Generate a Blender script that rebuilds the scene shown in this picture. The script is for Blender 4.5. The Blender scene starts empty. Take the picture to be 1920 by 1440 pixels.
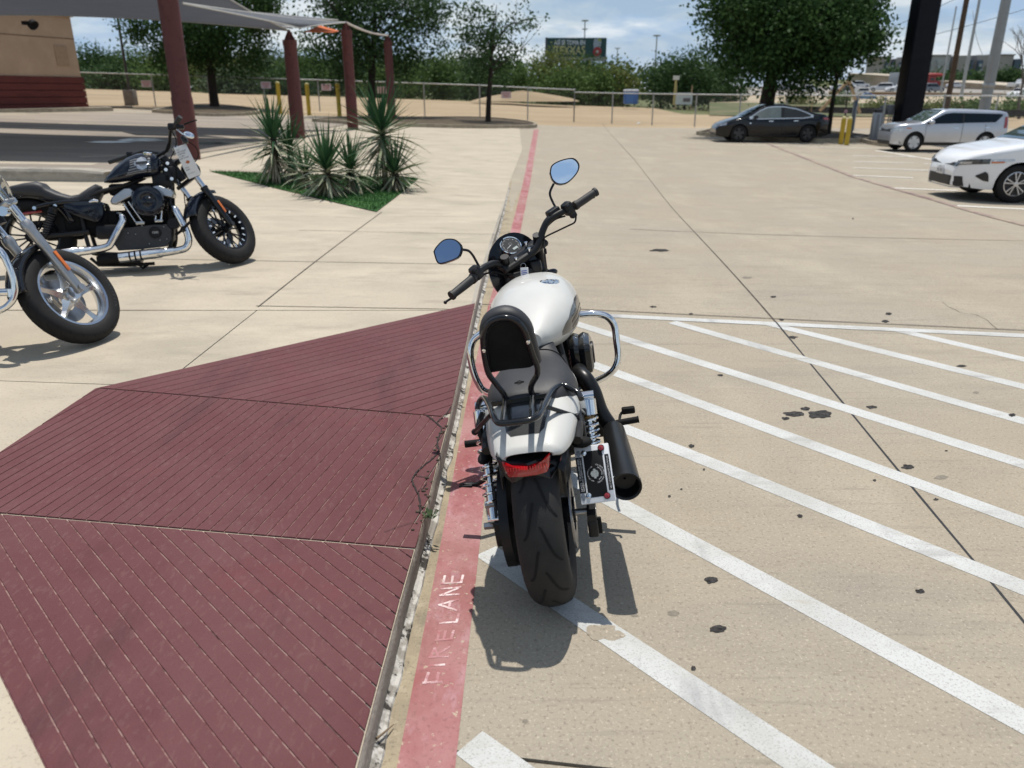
import bpy, bmesh, math, random
from math import sin, cos, pi, radians as R, atan2, sqrt
from mathutils import Vector as V, Matrix, Euler, noise as mnoise
random.seed(7)
S = bpy.context.scene
COL = S.collection
# ------------------------------------------------------------------ camera, light, exposure
F_PX, CX, CY, HOR, CAM_H = 1450.0, 960.0, 720.0, 174.0, 1.57
PITCH = math.atan((CY - HOR) / F_PX)
cam_d = bpy.data.cameras.new("camera"); cam = bpy.data.objects.new("camera", cam_d); COL.objects.link(cam)
cam.location = (0, 0, CAM_H); cam.rotation_euler = (pi/2 - PITCH, 0, 0)
cam_d.sensor_width = 36.0; cam_d.lens = 36.0 * F_PX / 1920.0
cam_d.clip_start = 0.05; cam_d.clip_end = 5000
cam_d.dof.use_dof = True; cam_d.dof.focus_distance = 3.1; cam_d.dof.aperture_fstop = 3.2
S.camera = cam
SUN_EL, SUN_AZ = R(74), R(4)          # azimuth measured from +Y (ahead of the camera) towards +X
w = bpy.data.worlds.new("World"); S.world = w; w.use_nodes = True
nt = w.node_tree; nt.nodes.clear()
def wn(t, **k):
    n = nt.nodes.new(t)
    for a, b in k.items(): setattr(n, a, b)
    return n
wo = wn('ShaderNodeOutputWorld'); bg = wn('ShaderNodeBackground'); bg.inputs['Strength'].default_value = 0.085
sky = wn('ShaderNodeTexSky', sky_type='NISHITA', sun_disc=False, sun_elevation=SUN_EL, sun_rotation=SUN_AZ, air_density=1.0, dust_density=0.9, ozone_density=1.2)
tc = wn('ShaderNodeTexCoord'); sep = wn('ShaderNodeSeparateXYZ'); nt.links.new(tc.outputs['Generated'], sep.inputs[0])
def mth(op, a, b=None, c=None):
    n = wn('ShaderNodeMath', operation=op)
    for i, x in enumerate((a, b, c)):
        if x is None: continue
        if isinstance(x, (int, float)): n.inputs[i].default_value = x
        else: nt.links.new(x, n.inputs[i])
    return n.outputs[0]
zc = mth('ADD', mth('MAXIMUM', sep.outputs['Z'], 0.0), 0.30)
px_ = mth('DIVIDE', sep.outputs['X'], zc); py_ = mth('DIVIDE', sep.outputs['Y'], zc)
cmb = wn('ShaderNodeCombineXYZ'); nt.links.new(px_, cmb.inputs[0]); nt.links.new(py_, cmb.inputs[1])
cn = wn('ShaderNodeTexNoise', noise_dimensions='3D'); cn.inputs['Scale'].default_value = 1.05; cn.inputs['Detail'].default_value = 9; cn.inputs['Roughness'].default_value = 0.56; cn.inputs['Distortion'].default_value = 0.35
nt.links.new(cmb.outputs[0], cn.inputs['Vector'])
cr = wn('ShaderNodeValToRGB'); cr.color_ramp.elements[0].position = 0.44; cr.color_ramp.elements[0].color = (0, 0, 0, 1); cr.color_ramp.elements[1].position = 0.58; cr.color_ramp.elements[1].color = (1, 1, 1, 1)
nt.links.new(cn.outputs['Fac'], cr.inputs[0])
cn2 = wn('ShaderNodeTexNoise'); cn2.inputs['Scale'].default_value = 1.0; cn2.inputs['Detail'].default_value = 7; cn2.inputs['Roughness'].default_value = 0.55; cn2.inputs['Distortion'].default_value = 0.3
mp2 = wn('ShaderNodeMapping'); mp2.inputs['Scale'].default_value = (7.5, 7.5, 26); mp2.inputs['Location'].default_value = (1.7, 0.4, 0.3); nt.links.new(tc.outputs['Generated'], mp2.inputs[0]); nt.links.new(mp2.outputs[0], cn2.inputs['Vector'])
cr2 = wn('ShaderNodeValToRGB'); cr2.color_ramp.elements[0].position = 0.40; cr2.color_ramp.elements[0].color = (4.6, 6.4, 8.9, 1); cr2.color_ramp.elements[1].position = 0.60; cr2.color_ramp.elements[1].color = (10.2, 10.8, 11.4, 1); e_ = cr2.color_ramp.elements.new(0.50); e_.color = (6.6, 8.0, 9.6, 1)
nt.links.new(cn2.outputs['Fac'], cr2.inputs[0])
mx = wn('ShaderNodeMixRGB'); low = mth('MULTIPLY', mth('MAXIMUM', mth('SUBTRACT', 1.0, mth('MULTIPLY', mth('MAXIMUM', sep.outputs['Z'], 0.0), 3.4)), 0.0), 0.92)
nt.links.new(mth('MAXIMUM', mth('MULTIPLY', cr.outputs[0], 0.9), low), mx.inputs[0])
skt = wn('ShaderNodeMixRGB', blend_type='MULTIPLY'); skt.inputs[0].default_value = 1.0; skt.inputs[2].default_value = (0.97, 0.98, 1.0, 1)
nt.links.new(sky.outputs[0], skt.inputs[1])
nt.links.new(skt.outputs[0], mx.inputs[1]); nt.links.new(cr2.outputs[0], mx.inputs[2])
nt.links.new(mx.outputs[0], bg.inputs[0]); nt.links.new(bg.outputs[0], wo.inputs[0])
sd = bpy.data.lights.new("sun", 'SUN'); sun = bpy.data.objects.new("sun", sd); COL.objects.link(sun)
sd.energy = 4.3; sd.angle = R(0.55); sd.color = (1.0, 0.955, 0.89)
_sv = V((sin(SUN_AZ)*cos(SUN_EL), cos(SUN_AZ)*cos(SUN_EL), sin(SUN_EL)))
sun.rotation_euler = _sv.to_track_quat('Z', 'Y').to_euler()
S.view_settings.view_transform = 'Standard'; S.view_settings.look = 'None'; S.view_settings.exposure = 0.0; S.view_settings.gamma = 1.0
try: S.view_settings.use_curve_mapping = False
except Exception: pass
# ------------------------------------------------------------------ terrain and pixel helpers
def sst(a, b, x):
    t = max(0.0, min(1.0, (x - a) / (b - a))); return t*t*(3 - 2*t)
def zg(X, Y):
    lat = min(1.8, -0.03*X) if X < 0 else -0.26*(1 - math.exp(-0.1*X/0.26*1.0)) if X < 60 else -0.26
    z = lat*sst(4.5, 14, Y)
    if Y > 40: z += 0.011*(min(Y, 115) - 40)*(1 - sst(2, 26, X))
    return z
def ray(x, y):
    u = (x - CX)/F_PX; v = (y - CY)/F_PX
    return V((u, cos(PITCH) - v*sin(PITCH), -sin(PITCH) - v*cos(PITCH)))
def at(x, y, Y):
    d = ray(x, y); t = Y/d.y; return V((d.x*t, Y, CAM_H + d.z*t))
def atz(x, y, z):
    d = ray(x, y); t = (z - CAM_H)/d.z; return V((d.x*t, d.y*t, z))
def gnd(x, y, dz=0.0):
    p = atz(x, y, dz)
    for _ in range(40):
        z = zg(p.x, p.y) + dz; q = atz(x, y, z)
        p = p*0.5 + q*0.5
    p.z = zg(p.x, p.y) + dz
    return p
PH = 0.13                                # height of the raised walk above the lot
def plat(x, y): return atz(x, y, PH)
# ------------------------------------------------------------------ materials
MATS = {}
def pm(name, col, rough=0.6, metal=0.0, var=0.12, scale=6.0, bump=0.0, bscale=120.0, coat=0.0, spec=0.5, col2=None, lo=0.35, hi=0.7, detail=6.0, rvar=0.0, stretch=None):
    if name in MATS: return MATS[name]
    m = bpy.data.materials.new(name); m.use_nodes = True; n = m.node_tree; b = n.nodes['Principled BSDF']
    MATS[name] = m
    b.inputs['Roughness'].default_value = rough; b.inputs['Metallic'].default_value = metal
    b.inputs['Coat Weight'].default_value = coat; b.inputs['Coat Roughness'].default_value = 0.03; b.inputs['Specular IOR Level'].default_value = spec
    g = n.nodes.new('ShaderNodeNewGeometry'); src = g.outputs['Position']
    if stretch:
        mp = n.nodes.new('ShaderNodeMapping'); mp.inputs['Scale'].default_value = stretch; n.links.new(src, mp.inputs[0]); src = mp.outputs[0]
    t = n.nodes.new('ShaderNodeTexNoise'); t.inputs['Scale'].default_value = scale; t.inputs['Detail'].default_value = detail; t.inputs['Roughness'].default_value = 0.62
    n.links.new(src, t.inputs['Vector'])
    r = n.nodes.new('ShaderNodeValToRGB'); r.color_ramp.elements[0].position = lo; r.color_ramp.elements[1].position = hi
    c = V(col[:3]); c2 = V(col2[:3]) if col2 else c*(1 + var)
    if not col2: c = c*(1 - var)
    r.color_ramp.elements[0].color = (*c, 1); r.color_ramp.elements[1].color = (*c2, 1)
    n.links.new(t.outputs['Fac'], r.inputs[0]); n.links.new(r.outputs[0], b.inputs['Base Color'])
    if rvar:
        mr = n.nodes.new('ShaderNodeMapRange'); mr.inputs[3].default_value = max(0.02, rough - rvar); mr.inputs[4].default_value = min(1, rough + rvar)
        n.links.new(t.outputs['Fac'], mr.inputs[0]); n.links.new(mr.outputs[0], b.inputs['Roughness'])
    if bump:
        t2 = n.nodes.new('ShaderNodeTexNoise'); t2.inputs['Scale'].default_value = bscale; t2.inputs['Detail'].default_value = 5; n.links.new(src, t2.inputs['Vector'])
        bp = n.nodes.new('ShaderNodeBump'); bp.inputs['Strength'].default_value = bump; bp.inputs['Distance'].default_value = 0.02
        n.links.new(t2.outputs['Fac'], bp.inputs['Height']); n.links.new(bp.outputs[0], b.inputs['Normal'])
    return m
def layered(name, base, layers, rough=0.85, bump=0.15, bscale=160.0, spec=0.3, slabvar=0.0):
    """base colour under several noise-masked colours: (colour, scale, lo, hi, amount, stretch, detail)"""
    m = bpy.data.materials.new(name); m.use_nodes = True; n = m.node_tree; b = n.nodes['Principled BSDF']; MATS[name] = m
    b.inputs['Roughness'].default_value = rough; b.inputs['Specular IOR Level'].default_value = spec
    g = n.nodes.new('ShaderNodeNewGeometry'); cur = None
    for i, (col, scale, lo, hi, amt, st, det) in enumerate(layers):
        mp = n.nodes.new('ShaderNodeMapping'); mp.inputs['Scale'].default_value = st or (1, 1, 1); mp.inputs['Location'].default_value = (i*3.7, i*1.9, 0)
        n.links.new(g.outputs['Position'], mp.inputs[0])
        t = n.nodes.new('ShaderNodeTexNoise'); t.inputs['Scale'].default_value = scale; t.inputs['Detail'].default_value = det; t.inputs['Roughness'].default_value = 0.65
        n.links.new(mp.outputs[0], t.inputs['Vector'])
        r = n.nodes.new('ShaderNodeMapRange'); r.inputs[1].default_value = lo; r.inputs[2].default_value = hi; r.inputs[3].default_value = 0; r.inputs[4].default_value = amt
        n.links.new(t.outputs['Fac'], r.inputs[0])
        x = n.nodes.new('ShaderNodeMixRGB'); n.links.new(r.outputs[0], x.inputs[0]); x.inputs[2].default_value = (*col, 1)
        if cur is None: x.inputs[1].default_value = (*base, 1)
        else: n.links.new(cur, x.inputs[1])
        cur = x.outputs[0]
    if slabvar:
        oi = n.nodes.new('ShaderNodeObjectInfo'); mr = n.nodes.new('ShaderNodeMapRange'); mr.inputs[3].default_value = 1 - slabvar; mr.inputs[4].default_value = 1 + slabvar; n.links.new(oi.outputs['Random'], mr.inputs[0]); vm = n.nodes.new('ShaderNodeVectorMath'); vm.operation = 'SCALE'; n.links.new(cur, vm.inputs[0]); n.links.new(mr.outputs[0], vm.inputs['Scale']); cur = vm.outputs[0]
    n.links.new(cur, b.inputs['Base Color'])
    if bump:
        t2 = n.nodes.new('ShaderNodeTexNoise'); t2.inputs['Scale'].default_value = bscale; t2.inputs['Detail'].default_value = 4; n.links.new(g.outputs['Position'], t2.inputs['Vector'])
        bp = n.nodes.new('ShaderNodeBump'); bp.inputs['Strength'].default_value = bump; bp.inputs['Distance'].default_value = 0.01
        n.links.new(t2.outputs['Fac'], bp.inputs['Height']); n.links.new(bp.outputs[0], b.inputs['Normal'])
    return m
def glass(name, col=(0.75, 0.85, 0.85), rough=0.02, trans=1.0):
    m = pm(name, col, rough, 0, 0.02); b = m.node_tree.nodes['Principled BSDF']; b.inputs['Transmission Weight'].default_value = trans; b.inputs['IOR'].default_value = 1.1
    return m
# ------------------------------------------------------------------ mesh builder
class MB:
    def __init__(s): s.v = []; s.f = []; s.sm = []; s.mi = []
    def add(s, vs, fs, smooth=False, mi=0):
        o = len(s.v); s.v += [V(p) for p in vs]
        for f in fs: s.f.append([i + o for i in f]); s.sm.append(smooth); s.mi.append(mi)
        return s
    def box(s, c, d, M=None, mi=0):
        hx, hy, hz = d[0]/2, d[1]/2, d[2]/2
        vs = [V((x, y, z)) for x in (-hx, hx) for y in (-hy, hy) for z in (-hz, hz)]
        vs = [(M @ p if M else p) + V(c) for p in vs]
        return s.add(vs, [(0, 1, 3, 2), (4, 6, 7, 5), (0, 4, 5, 1), (2, 3, 7, 6), (0, 2, 6, 4), (1, 5, 7, 3)], False, mi)
    def rbox(s, c, d, r=0.01, M=None, mi=0, n=3):
        """box with rounded edges along its local z outline, bevelled top and bottom"""
        hx, hy, hz = d[0]/2, d[1]/2, d[2]/2; r = min(r, hx*.99, hy*.99, hz*.99); ol = []
        for cx, cy, a0 in ((hx - r, hy - r, 0), (-hx + r, hy - r, pi/2), (-hx + r, -hy + r, pi), (hx - r, -hy + r, 1.5*pi)):
            for k in range(n + 1):
                a = a0 + k*pi/2/n; ol.append((cx, cy, cos(a), sin(a)))
        rings = []
        for z, q in ((-hz, 0), (-hz + r*.3, .7), (-hz + r, 1), (hz - r, 1), (hz - r*.3, .7), (hz, 0)):
            rings.append([V((x + ca*r*q, y + sa*r*q, z)) for x, y, ca, sa in ol])
        rings = [[(M @ p if M else p) + V(c) for p in rg] for rg in rings]
        return s.loft(rings, True, True, smooth=True, mi=mi)
    def loft(s, rings, closed=True, caps=False, smooth=True, mi=0):
        n = len(rings[0]); vs = [p for r in rings for p in r]; fs = []
        for i in range(len(rings) - 1):
            for j in range(n if closed else n - 1):
                k = (j + 1) % n; fs.append((i*n + j, i*n + k, (i + 1)*n + k, (i + 1)*n + j))
        if caps:
            fs.append(tuple(range(n - 1, -1, -1))); fs.append(tuple((len(rings) - 1)*n + j for j in range(n)))
        return s.add(vs, fs, smooth, mi)
    def tube(s, pts, r, n=10, caps=True, smooth_path=0, mi=0, flat=None):
        pts = [V(p) for p in pts]
        if smooth_path: pts, r = spline(pts, smooth_path, r)
        rs = r if isinstance(r, (list, tuple)) else [r]*len(pts)
        rings = []; up = None
        for i, p in enumerate(pts):
            t = (pts[min(i + 1, len(pts) - 1)] - pts[max(i - 1, 0)]).normalized()
            if up is None: up = t.orthogonal().normalized()
            up = (up - t*up.dot(t))
            up = up.normalized() if up.length > 1e-6 else t.orthogonal().normalized()
            b = t.cross(up)
            rings.append([p + (up*cos(2*pi*k/n) + b*sin(2*pi*k/n))*rs[i] for k in range(n)])
        return s.loft(rings, True, caps, True, mi)
    def lathe(s, prof, c=(0, 0, 0), ax=(0, 0, 1), n=24, smooth=True, mi=0, a0=0.0, a1=2*pi):
        """prof: (radius, height) along axis ax through c"""
        ax = V(ax).normalized(); u = ax.orthogonal().normalized(); b = ax.cross(u); c = V(c); full = abs(a1 - a0 - 2*pi) < 1e-6
        m = n if full else n + 1
        rings = [[c + ax*h + (u*cos(a0 + (a1 - a0)*k/n) + b*sin(a0 + (a1 - a0)*k/n))*r for k in range(m)] for r, h in prof]
        return s.loft(rings, full, False, smooth, mi)
    def cyl(s, a, b, r, n=16, r2=None, mi=0):
        return s.tube([a, b], [r, r if r2 is None else r2], n, True, 0, mi)
    def sphere(s, c, r, n=12, m=8, M=None, mi=0):
        r = V((r, r, r)) if isinstance(r, (int, float)) else V(r); rings = []
        for i in range(m + 1):
            t = -pi/2 + pi*i/m; q = max(cos(t), 1e-3)
            ring = [V((r.x*q*cos(2*pi*k/n), r.y*q*sin(2*pi*k/n), r.z*sin(t))) for k in range(n)]
            rings.append([(M @ p if M else p) + V(c) for p in ring])
        return s.loft(rings, True, True, True, mi)
    def prism(s, poly, d, mi=0, smooth=False):
        """3D planar polygon swept by vector d"""
        n = len(poly); a = [V(p) for p in poly]; b = [p + V(d) for p in a]
        fs = [tuple(range(n - 1, -1, -1)), tuple(range(n, 2*n))] + [(i, (i + 1) % n, n + (i + 1) % n, n + i) for i in range(n)]
        return s.add(a + b, fs, smooth, mi)
    def poly(s, pts, mi=0): return s.add(pts, [tuple(range(len(pts)))], False, mi)
    def build(s, name, mat, parent=None, world=False, bevel=0.0, solid=0.0, subsurf=0, sharp=None, recalc=True):
        me = bpy.data.meshes.new(name); vs = s.v
        if world and parent is not None:
            iv = parent.matrix_basis.inverted()
            q = parent.parent
            if q is not None: iv = (q.matrix_basis @ parent.matrix_basis).inverted()
            vs = [iv @ p for p in vs]
        me.from_pydata([tuple(p) for p in vs], [], s.f)
        me.polygons.foreach_set('use_smooth', s.sm); 
        for m in (mat if isinstance(mat, (list, tuple)) else [mat]): me.materials.append(m)
        me.polygons.foreach_set('material_index', s.mi); me.update()
        bm = bmesh.new(); bm.from_mesh(me)
        if recalc: bmesh.ops.recalc_face_normals(bm, faces=bm.faces)
        if any(s.sm):
            for e in bm.edges:
                if len(e.link_faces) == 2 and e.calc_face_angle(0) > R(sharp or 42): e.smooth = False
        bm.to_mesh(me); bm.free()
        o = bpy.data.objects.new(name, me); COL.objects.link(o); o.parent = parent
        if solid: q = o.modifiers.new('solid', 'SOLIDIFY'); q.thickness = solid; q.offset = 0
        if bevel: q = o.modifiers.new('bevel', 'BEVEL'); q.width = bevel; q.segments = 2; q.limit_method = 'ANGLE'; q.angle_limit = R(40)
        if subsurf: q = o.modifiers.new('sub', 'SUBSURF'); q.levels = subsurf; q.render_levels = subsurf
        return o
def spline(pts, k, r=None):
    pts = [V(p) for p in pts]; out = []; ro = []; n = len(pts); rs = r if isinstance(r, (list, tuple)) else [r]*n
    for i in range(n - 1):
        p0, p1, p2, p3 = pts[max(i - 1, 0)], pts[i], pts[i + 1], pts[min(i + 2, n - 1)]
        for j in range(k):
            t = j/k; out.append(0.5*((2*p1) + (p2 - p0)*t + (2*p0 - 5*p1 + 4*p2 - p3)*t*t + (3*p1 - p0 - 3*p2 + p3)*t**3))
            ro.append((rs[i]*(1 - t) + rs[i + 1]*t) if rs[i] is not None else None)
    out.append(pts[-1]); ro.append(rs[-1]); return out, ro
def tag(o, label=None, cat=None, group=None, kind=None):
    if label: o['label'] = label
    if cat: o['category'] = cat
    if group: o['group'] = group
    if kind: o['kind'] = kind
    return o
def thing(name, label, cat, loc=(0, 0, 0), rot=(0, 0, 0), group=None):
    o = bpy.data.objects.new(name, None); COL.objects.link(o); o.location = loc; o.rotation_euler = rot; o.empty_display_size = 0.1
    o.matrix_basis = Matrix.LocRotScale(V(loc), Euler(rot), V((1, 1, 1)))
    return tag(o, label, cat, group)
def struct(o): o['kind'] = 'structure'; return o
KIDS = {}
def kids(o): return [c for c in bpy.data.objects if c.parent is o]
def copy_tree(o, loc=None, rotz=None, label=None, group=None, scale=None):
    def cp(a, par):
        c = a.copy(); COL.objects.link(c); c.parent = par
        for k in kids_of.get(a.name, ()): cp(k, c)
        return c
    kids_of = {}
    for q in bpy.data.objects:
        if q.parent: kids_of.setdefault(q.parent.name, []).append(q)
    c = cp(o, None)
    if loc is not None: c.location = loc
    if rotz is not None: c.rotation_euler = (0, 0, rotz)
    if scale is not None: c.scale = (scale,)*3 if isinstance(scale, (int, float)) else scale
    if label: c['label'] = label
    if group: c['group'] = group
    return c
def text_mesh(txt, size, M, ext=0.0, bold=0.0, name='lettering'):
    """lettering as a mesh; M maps text plane (x right, y up) to the target frame"""
    cu = bpy.data.curves.new('t', 'FONT'); cu.body = txt; cu.size = size; cu.align_x = 'CENTER'; cu.align_y = 'CENTER'; cu.resolution_u = 2; cu.extrude = ext; cu.offset = bold
    o = bpy.data.objects.new('t', cu); COL.objects.link(o); dg = bpy.context.evaluated_depsgraph_get()
    me = bpy.data.meshes.new_from_object(o.evaluated_get(dg)); bpy.data.objects.remove(o); bpy.data.curves.remove(cu)
    mb = MB(); mb.add([M @ v.co for v in me.vertices], [tuple(p.vertices) for p in me.polygons]); bpy.data.meshes.remove(me)
    return mb
def clip(poly, p, n):
    """keep the part of a 2D convex polygon with (q-p).n >= 0"""
    out = []
    for i in range(len(poly)):
        a, b = poly[i], poly[(i + 1) % len(poly)]; da = (a[0] - p[0])*n[0] + (a[1] - p[1])*n[1]; db = (b[0] - p[0])*n[0] + (b[1] - p[1])*n[1]
        if da >= 0: out.append(a)
        if (da > 0 > db) or (da < 0 < db):
            t = da/(da - db); out.append((a[0] + (b[0] - a[0])*t, a[1] + (b[1] - a[1])*t))
    return out
def cut(polys, a, b, gap=0.0):
    """split polygons by the line a-b, leaving a gap"""
    d = V((b[0] - a[0], b[1] - a[1])).normalized(); n = (-d.y, d.x); out = []
    for q in polys:
        for s in (1, -1):
            nn = (n[0]*s, n[1]*s); r = clip(q, (a[0] + nn[0]*gap/2, a[1] + nn[1]*gap/2), nn)
            if len(r) > 2: out.append(r)
    return out
# ================================================================== THE GROUND
PH = 0.115
def zl(X, Y): return zg(X, Y)
def zp(X, Y): return zg(X, Y) + max(0.006, PH*(1 - sst(6.0, 14.3, Y)))
def onto(x, y, zf, dz=0.0):
    p = atz(x, y, zf(0, 5) + dz)
    for _ in range(50):
        q = atz(x, y, zf(p.x, p.y) + dz); p = p*0.5 + q*0.5
    return V((p.x, p.y, zf(p.x, p.y) + dz))
concrete = layered('lot_concrete', (0.330, 0.283, 0.213), [
    ((0.32, 0.285, 0.23), 0.55, 0.42, 0.66, 0.9, None, 7), ((0.385, 0.335, 0.255), 1.4, 0.48, 0.68, 0.8, (1, .45, 1), 8), ((0.24, 0.215, 0.18), 0.9, 0.57, 0.74, 0.75, (.5, 1.6, 1), 9),
    ((0.27, 0.235, 0.185), 3.5, 0.50, 0.74, 0.7, (.35, 1.3, 1), 9), ((0.17, 0.14, 0.11), 75, 0.54, 0.66, 0.6, None, 4), ((0.56, 0.49, 0.39), 105, 0.56, 0.68, 0.55, None, 4), ((0.20, 0.175, 0.14), 15, 0.57, 0.70, 0.5, (.12, 1.6, 1), 7)], rough=0.9, bump=0.25, bscale=140, slabvar=.05)
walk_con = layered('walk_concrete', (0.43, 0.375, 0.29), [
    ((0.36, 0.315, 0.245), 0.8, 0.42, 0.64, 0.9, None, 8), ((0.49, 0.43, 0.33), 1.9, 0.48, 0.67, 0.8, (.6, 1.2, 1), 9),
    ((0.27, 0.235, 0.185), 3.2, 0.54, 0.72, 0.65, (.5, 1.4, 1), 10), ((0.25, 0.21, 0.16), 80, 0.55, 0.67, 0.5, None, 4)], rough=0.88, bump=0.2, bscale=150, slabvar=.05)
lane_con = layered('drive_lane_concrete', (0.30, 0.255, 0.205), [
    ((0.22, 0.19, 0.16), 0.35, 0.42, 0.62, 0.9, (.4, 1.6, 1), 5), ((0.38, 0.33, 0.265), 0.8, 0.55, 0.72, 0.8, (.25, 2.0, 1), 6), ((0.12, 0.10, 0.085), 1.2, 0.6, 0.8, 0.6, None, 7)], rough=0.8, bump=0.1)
white_p = layered('worn_white_paint', (0.53, 0.535, 0.515), [
    ((0.43, 0.43, 0.40), 2.2, 0.45, 0.62, 0.85, None, 6), ((0.26, 0.245, 0.22), 150, 0.53, 0.64, 0.6, None, 4), ((0.24, 0.23, 0.205), 2.6, 0.56, 0.68, 0.55, (.5, 2.2, 1), 9), ((0.40, 0.37, 0.31), 9, 0.60, 0.7, 0.75, (.4, 1.3, 1), 8), ((0.29, 0.29, 0.285), 1.3, 0.565, 0.64, 0.62, (1.6, .35, 1), 6)], rough=0.8, bump=0.15, bscale=180)
white_far = layered('stall_paint', (0.74, 0.72, 0.66), [((0.5, 0.45, 0.36), 3.0, 0.5, 0.7, 0.7, None, 6)], rough=0.8, bump=0)
red_p = layered('faded_red_paint', (0.29, 0.088, 0.090), [
    ((0.40, 0.185, 0.19), 2.6, 0.40, 0.60, 0.9, None, 9), ((0.25, 0.062, 0.066), 5.0, 0.52, 0.66, 0.7, (1, .6, 1), 9), ((0.50, 0.30, 0.34), 9, 0.54, 0.66, 0.65, (1, .4, 1), 9), ((0.17, 0.06, 0.06), 70, 0.55, 0.66, 0.5, None, 3), ((0.36, 0.25, 0.21), 1.1, 0.40, 0.70, 0.55, None, 8), ((0.45, 0.37, 0.27), 38, 0.61, 0.66, 0.85, None, 6), ((0.42, 0.33, 0.25), 5, 0.66, 0.71, 0.8, None, 9)], rough=0.82, bump=0.15)
ramp_red = layered('red_ramp_coating', (0.111, 0.035, 0.038), [
    ((0.132, 0.052, 0.054), 1.6, 0.42, 0.66, 0.8, None, 8), ((0.088, 0.026, 0.030), 4.0, 0.55, 0.72, 0.7, None, 8), ((0.175, 0.095, 0.088), 60, 0.55, 0.66, 0.32, (1, .4, 1), 5), ((0.165, 0.034, 0.04), 2.4, 0.58, 0.72, 0.35, None, 8), ((0.06, 0.022, 0.024), 1.3, 0.57, 0.7, 0.6, (2.5, .5, 1), 8)], rough=0.75, bump=0.35, bscale=110, slabvar=.03)
groove_m = layered('ramp_groove_dust', (0.17, 0.07, 0.07), [((0.30, 0.20, 0.175), 26, 0.46, 0.58, 0.85, None, 6), ((0.05, 0.02, 0.02), 9, 0.55, 0.65, 0.7, None, 4)], rough=0.9, bump=0)
curb_m = layered('curb_concrete', (0.36, 0.33, 0.28), [((0.20, 0.19, 0.165), 3.0, 0.45, 0.65, 0.8, (1, .4, 3), 8), ((0.48, 0.45, 0.39), 18, 0.58, 0.68, 0.7, None, 6), ((0.06, 0.055, 0.05), 40, 0.64, 0.7, 0.8, None, 5)], rough=0.92, bump=0.4, bscale=70)
gutter_m = layered('gutter_concrete', (0.36, 0.30, 0.205), [((0.28, 0.235, 0.165), 5.0, 0.42, 0.60, 0.85, None, 9), ((0.43, 0.37, 0.27), 14, 0.55, 0.68, 0.7, None, 6), ((0.10, 0.09, 0.075), 5, 0.56, 0.68, 0.75, (1, .5, 1), 10), ((0.16, 0.135, 0.10), 80, 0.55, 0.66, 0.6, None, 3)], rough=0.9, bump=0.35, bscale=90)
mortar_m = layered('crumbled_mortar', (0.50, 0.48, 0.44), [((0.24, 0.22, 0.19), 18, 0.44, 0.56, 0.9, None, 8), ((0.03, 0.027, 0.023), 16, 0.53, 0.58, 0.95, None, 8)], rough=0.95, bump=0.5, bscale=60)
tar_m = pm('black_sealant', (0.012, 0.012, 0.012), 0.55, 0, .4, 30)
joint_m = pm('joint_dirt', (0.09, 0.075, 0.06), 0.95, 0, .6, 12)
earth_m = layered('bare_earth', (0.38, 0.285, 0.175), [((0.29, 0.22, 0.135), 0.12, 0.42, 0.62, 0.9, (.35, 1.6, 1), 6), ((0.46, 0.36, 0.235), 0.3, 0.5, 0.7, 0.8, (.4, 1, 1), 7), ((0.20, 0.19, 0.09), 0.7, 0.62, 0.75, 0.5, None, 7)], rough=0.95, bump=0)
grassland_m = layered('rough_grassland', (0.10, 0.12, 0.045), [((0.20, 0.17, 0.085), 0.05, 0.45, 0.65, 0.9, None, 6), ((0.05, 0.075, 0.025), 0.2, 0.5, 0.7, 0.8, None, 7)], rough=0.95, bump=0)
def sheet(name, mat, convex, zf, step, dz=0.0, parent=None):
    """sheet over a list of convex 2D polygons following zf"""
    mb = MB()
    for poly in convex:
        area = sum(poly[i][0]*poly[(i + 1) % len(poly)][1] - poly[(i + 1) % len(poly)][0]*poly[i][1] for i in range(len(poly)))
        if area < 0: poly = poly[::-1]
        xs = [p[0] for p in poly]; ys = [p[1] for p in poly]; x0 = math.floor(min(xs)/step)*step; y0 = math.floor(min(ys)/step)*step
        for i in range(int((max(xs) - x0)/step) + 1):
            for j in range(int((max(ys) - y0)/step) + 1):
                c = [(x0 + i*step, y0 + j*step), (x0 + (i + 1)*step, y0 + j*step), (x0 + (i + 1)*step, y0 + (j + 1)*step), (x0 + i*step, y0 + (j + 1)*step)]
                for k in range(len(poly)):
                    a, b = poly[k], poly[(k + 1) % len(poly)]
                    c = clip(c, a, (-(b[1] - a[1]), b[0] - a[0]))
                    if len(c) < 3: break
                if len(c) >= 3: mb.add([V((x, y, zf(x, y) + dz)) for x, y in c], [tuple(range(len(c)))], True)
    o = mb.build(name, mat, parent, recalc=False); bm = bmesh.new(); bm.from_mesh(o.data); bmesh.ops.remove_doubles(bm, verts=bm.verts, dist=1e-4); bm.to_mesh(o.data); bm.free()
    return o
def ribbon(pts_l, pts_r, zf, dz, name, mat, parent=None, sub=6, thick=0.0):
    """strip between two 2D polylines"""
    mb = MB(); L = []; Rr = []
    for i in range(len(pts_l) - 1):
        for k in range(sub):
            t = k/sub; L.append(V(pts_l[i][:2])*(1 - t) + V(pts_l[i + 1][:2])*t); Rr.append(V(pts_r[i][:2])*(1 - t) + V(pts_r[i + 1][:2])*t)
    L.append(V(pts_l[-1][:2])); Rr.append(V(pts_r[-1][:2]))
    vs = [V((p.x, p.y, zf(p.x, p.y) + dz)) for p in L] + [V((p.x, p.y, zf(p.x, p.y) + dz)) for p in Rr]; n = len(L)
    mb.add(vs, [(i, i + 1, n + i + 1, n + i) for i in range(n - 1)], False)
    return mb.build(name, mat, parent)
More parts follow.
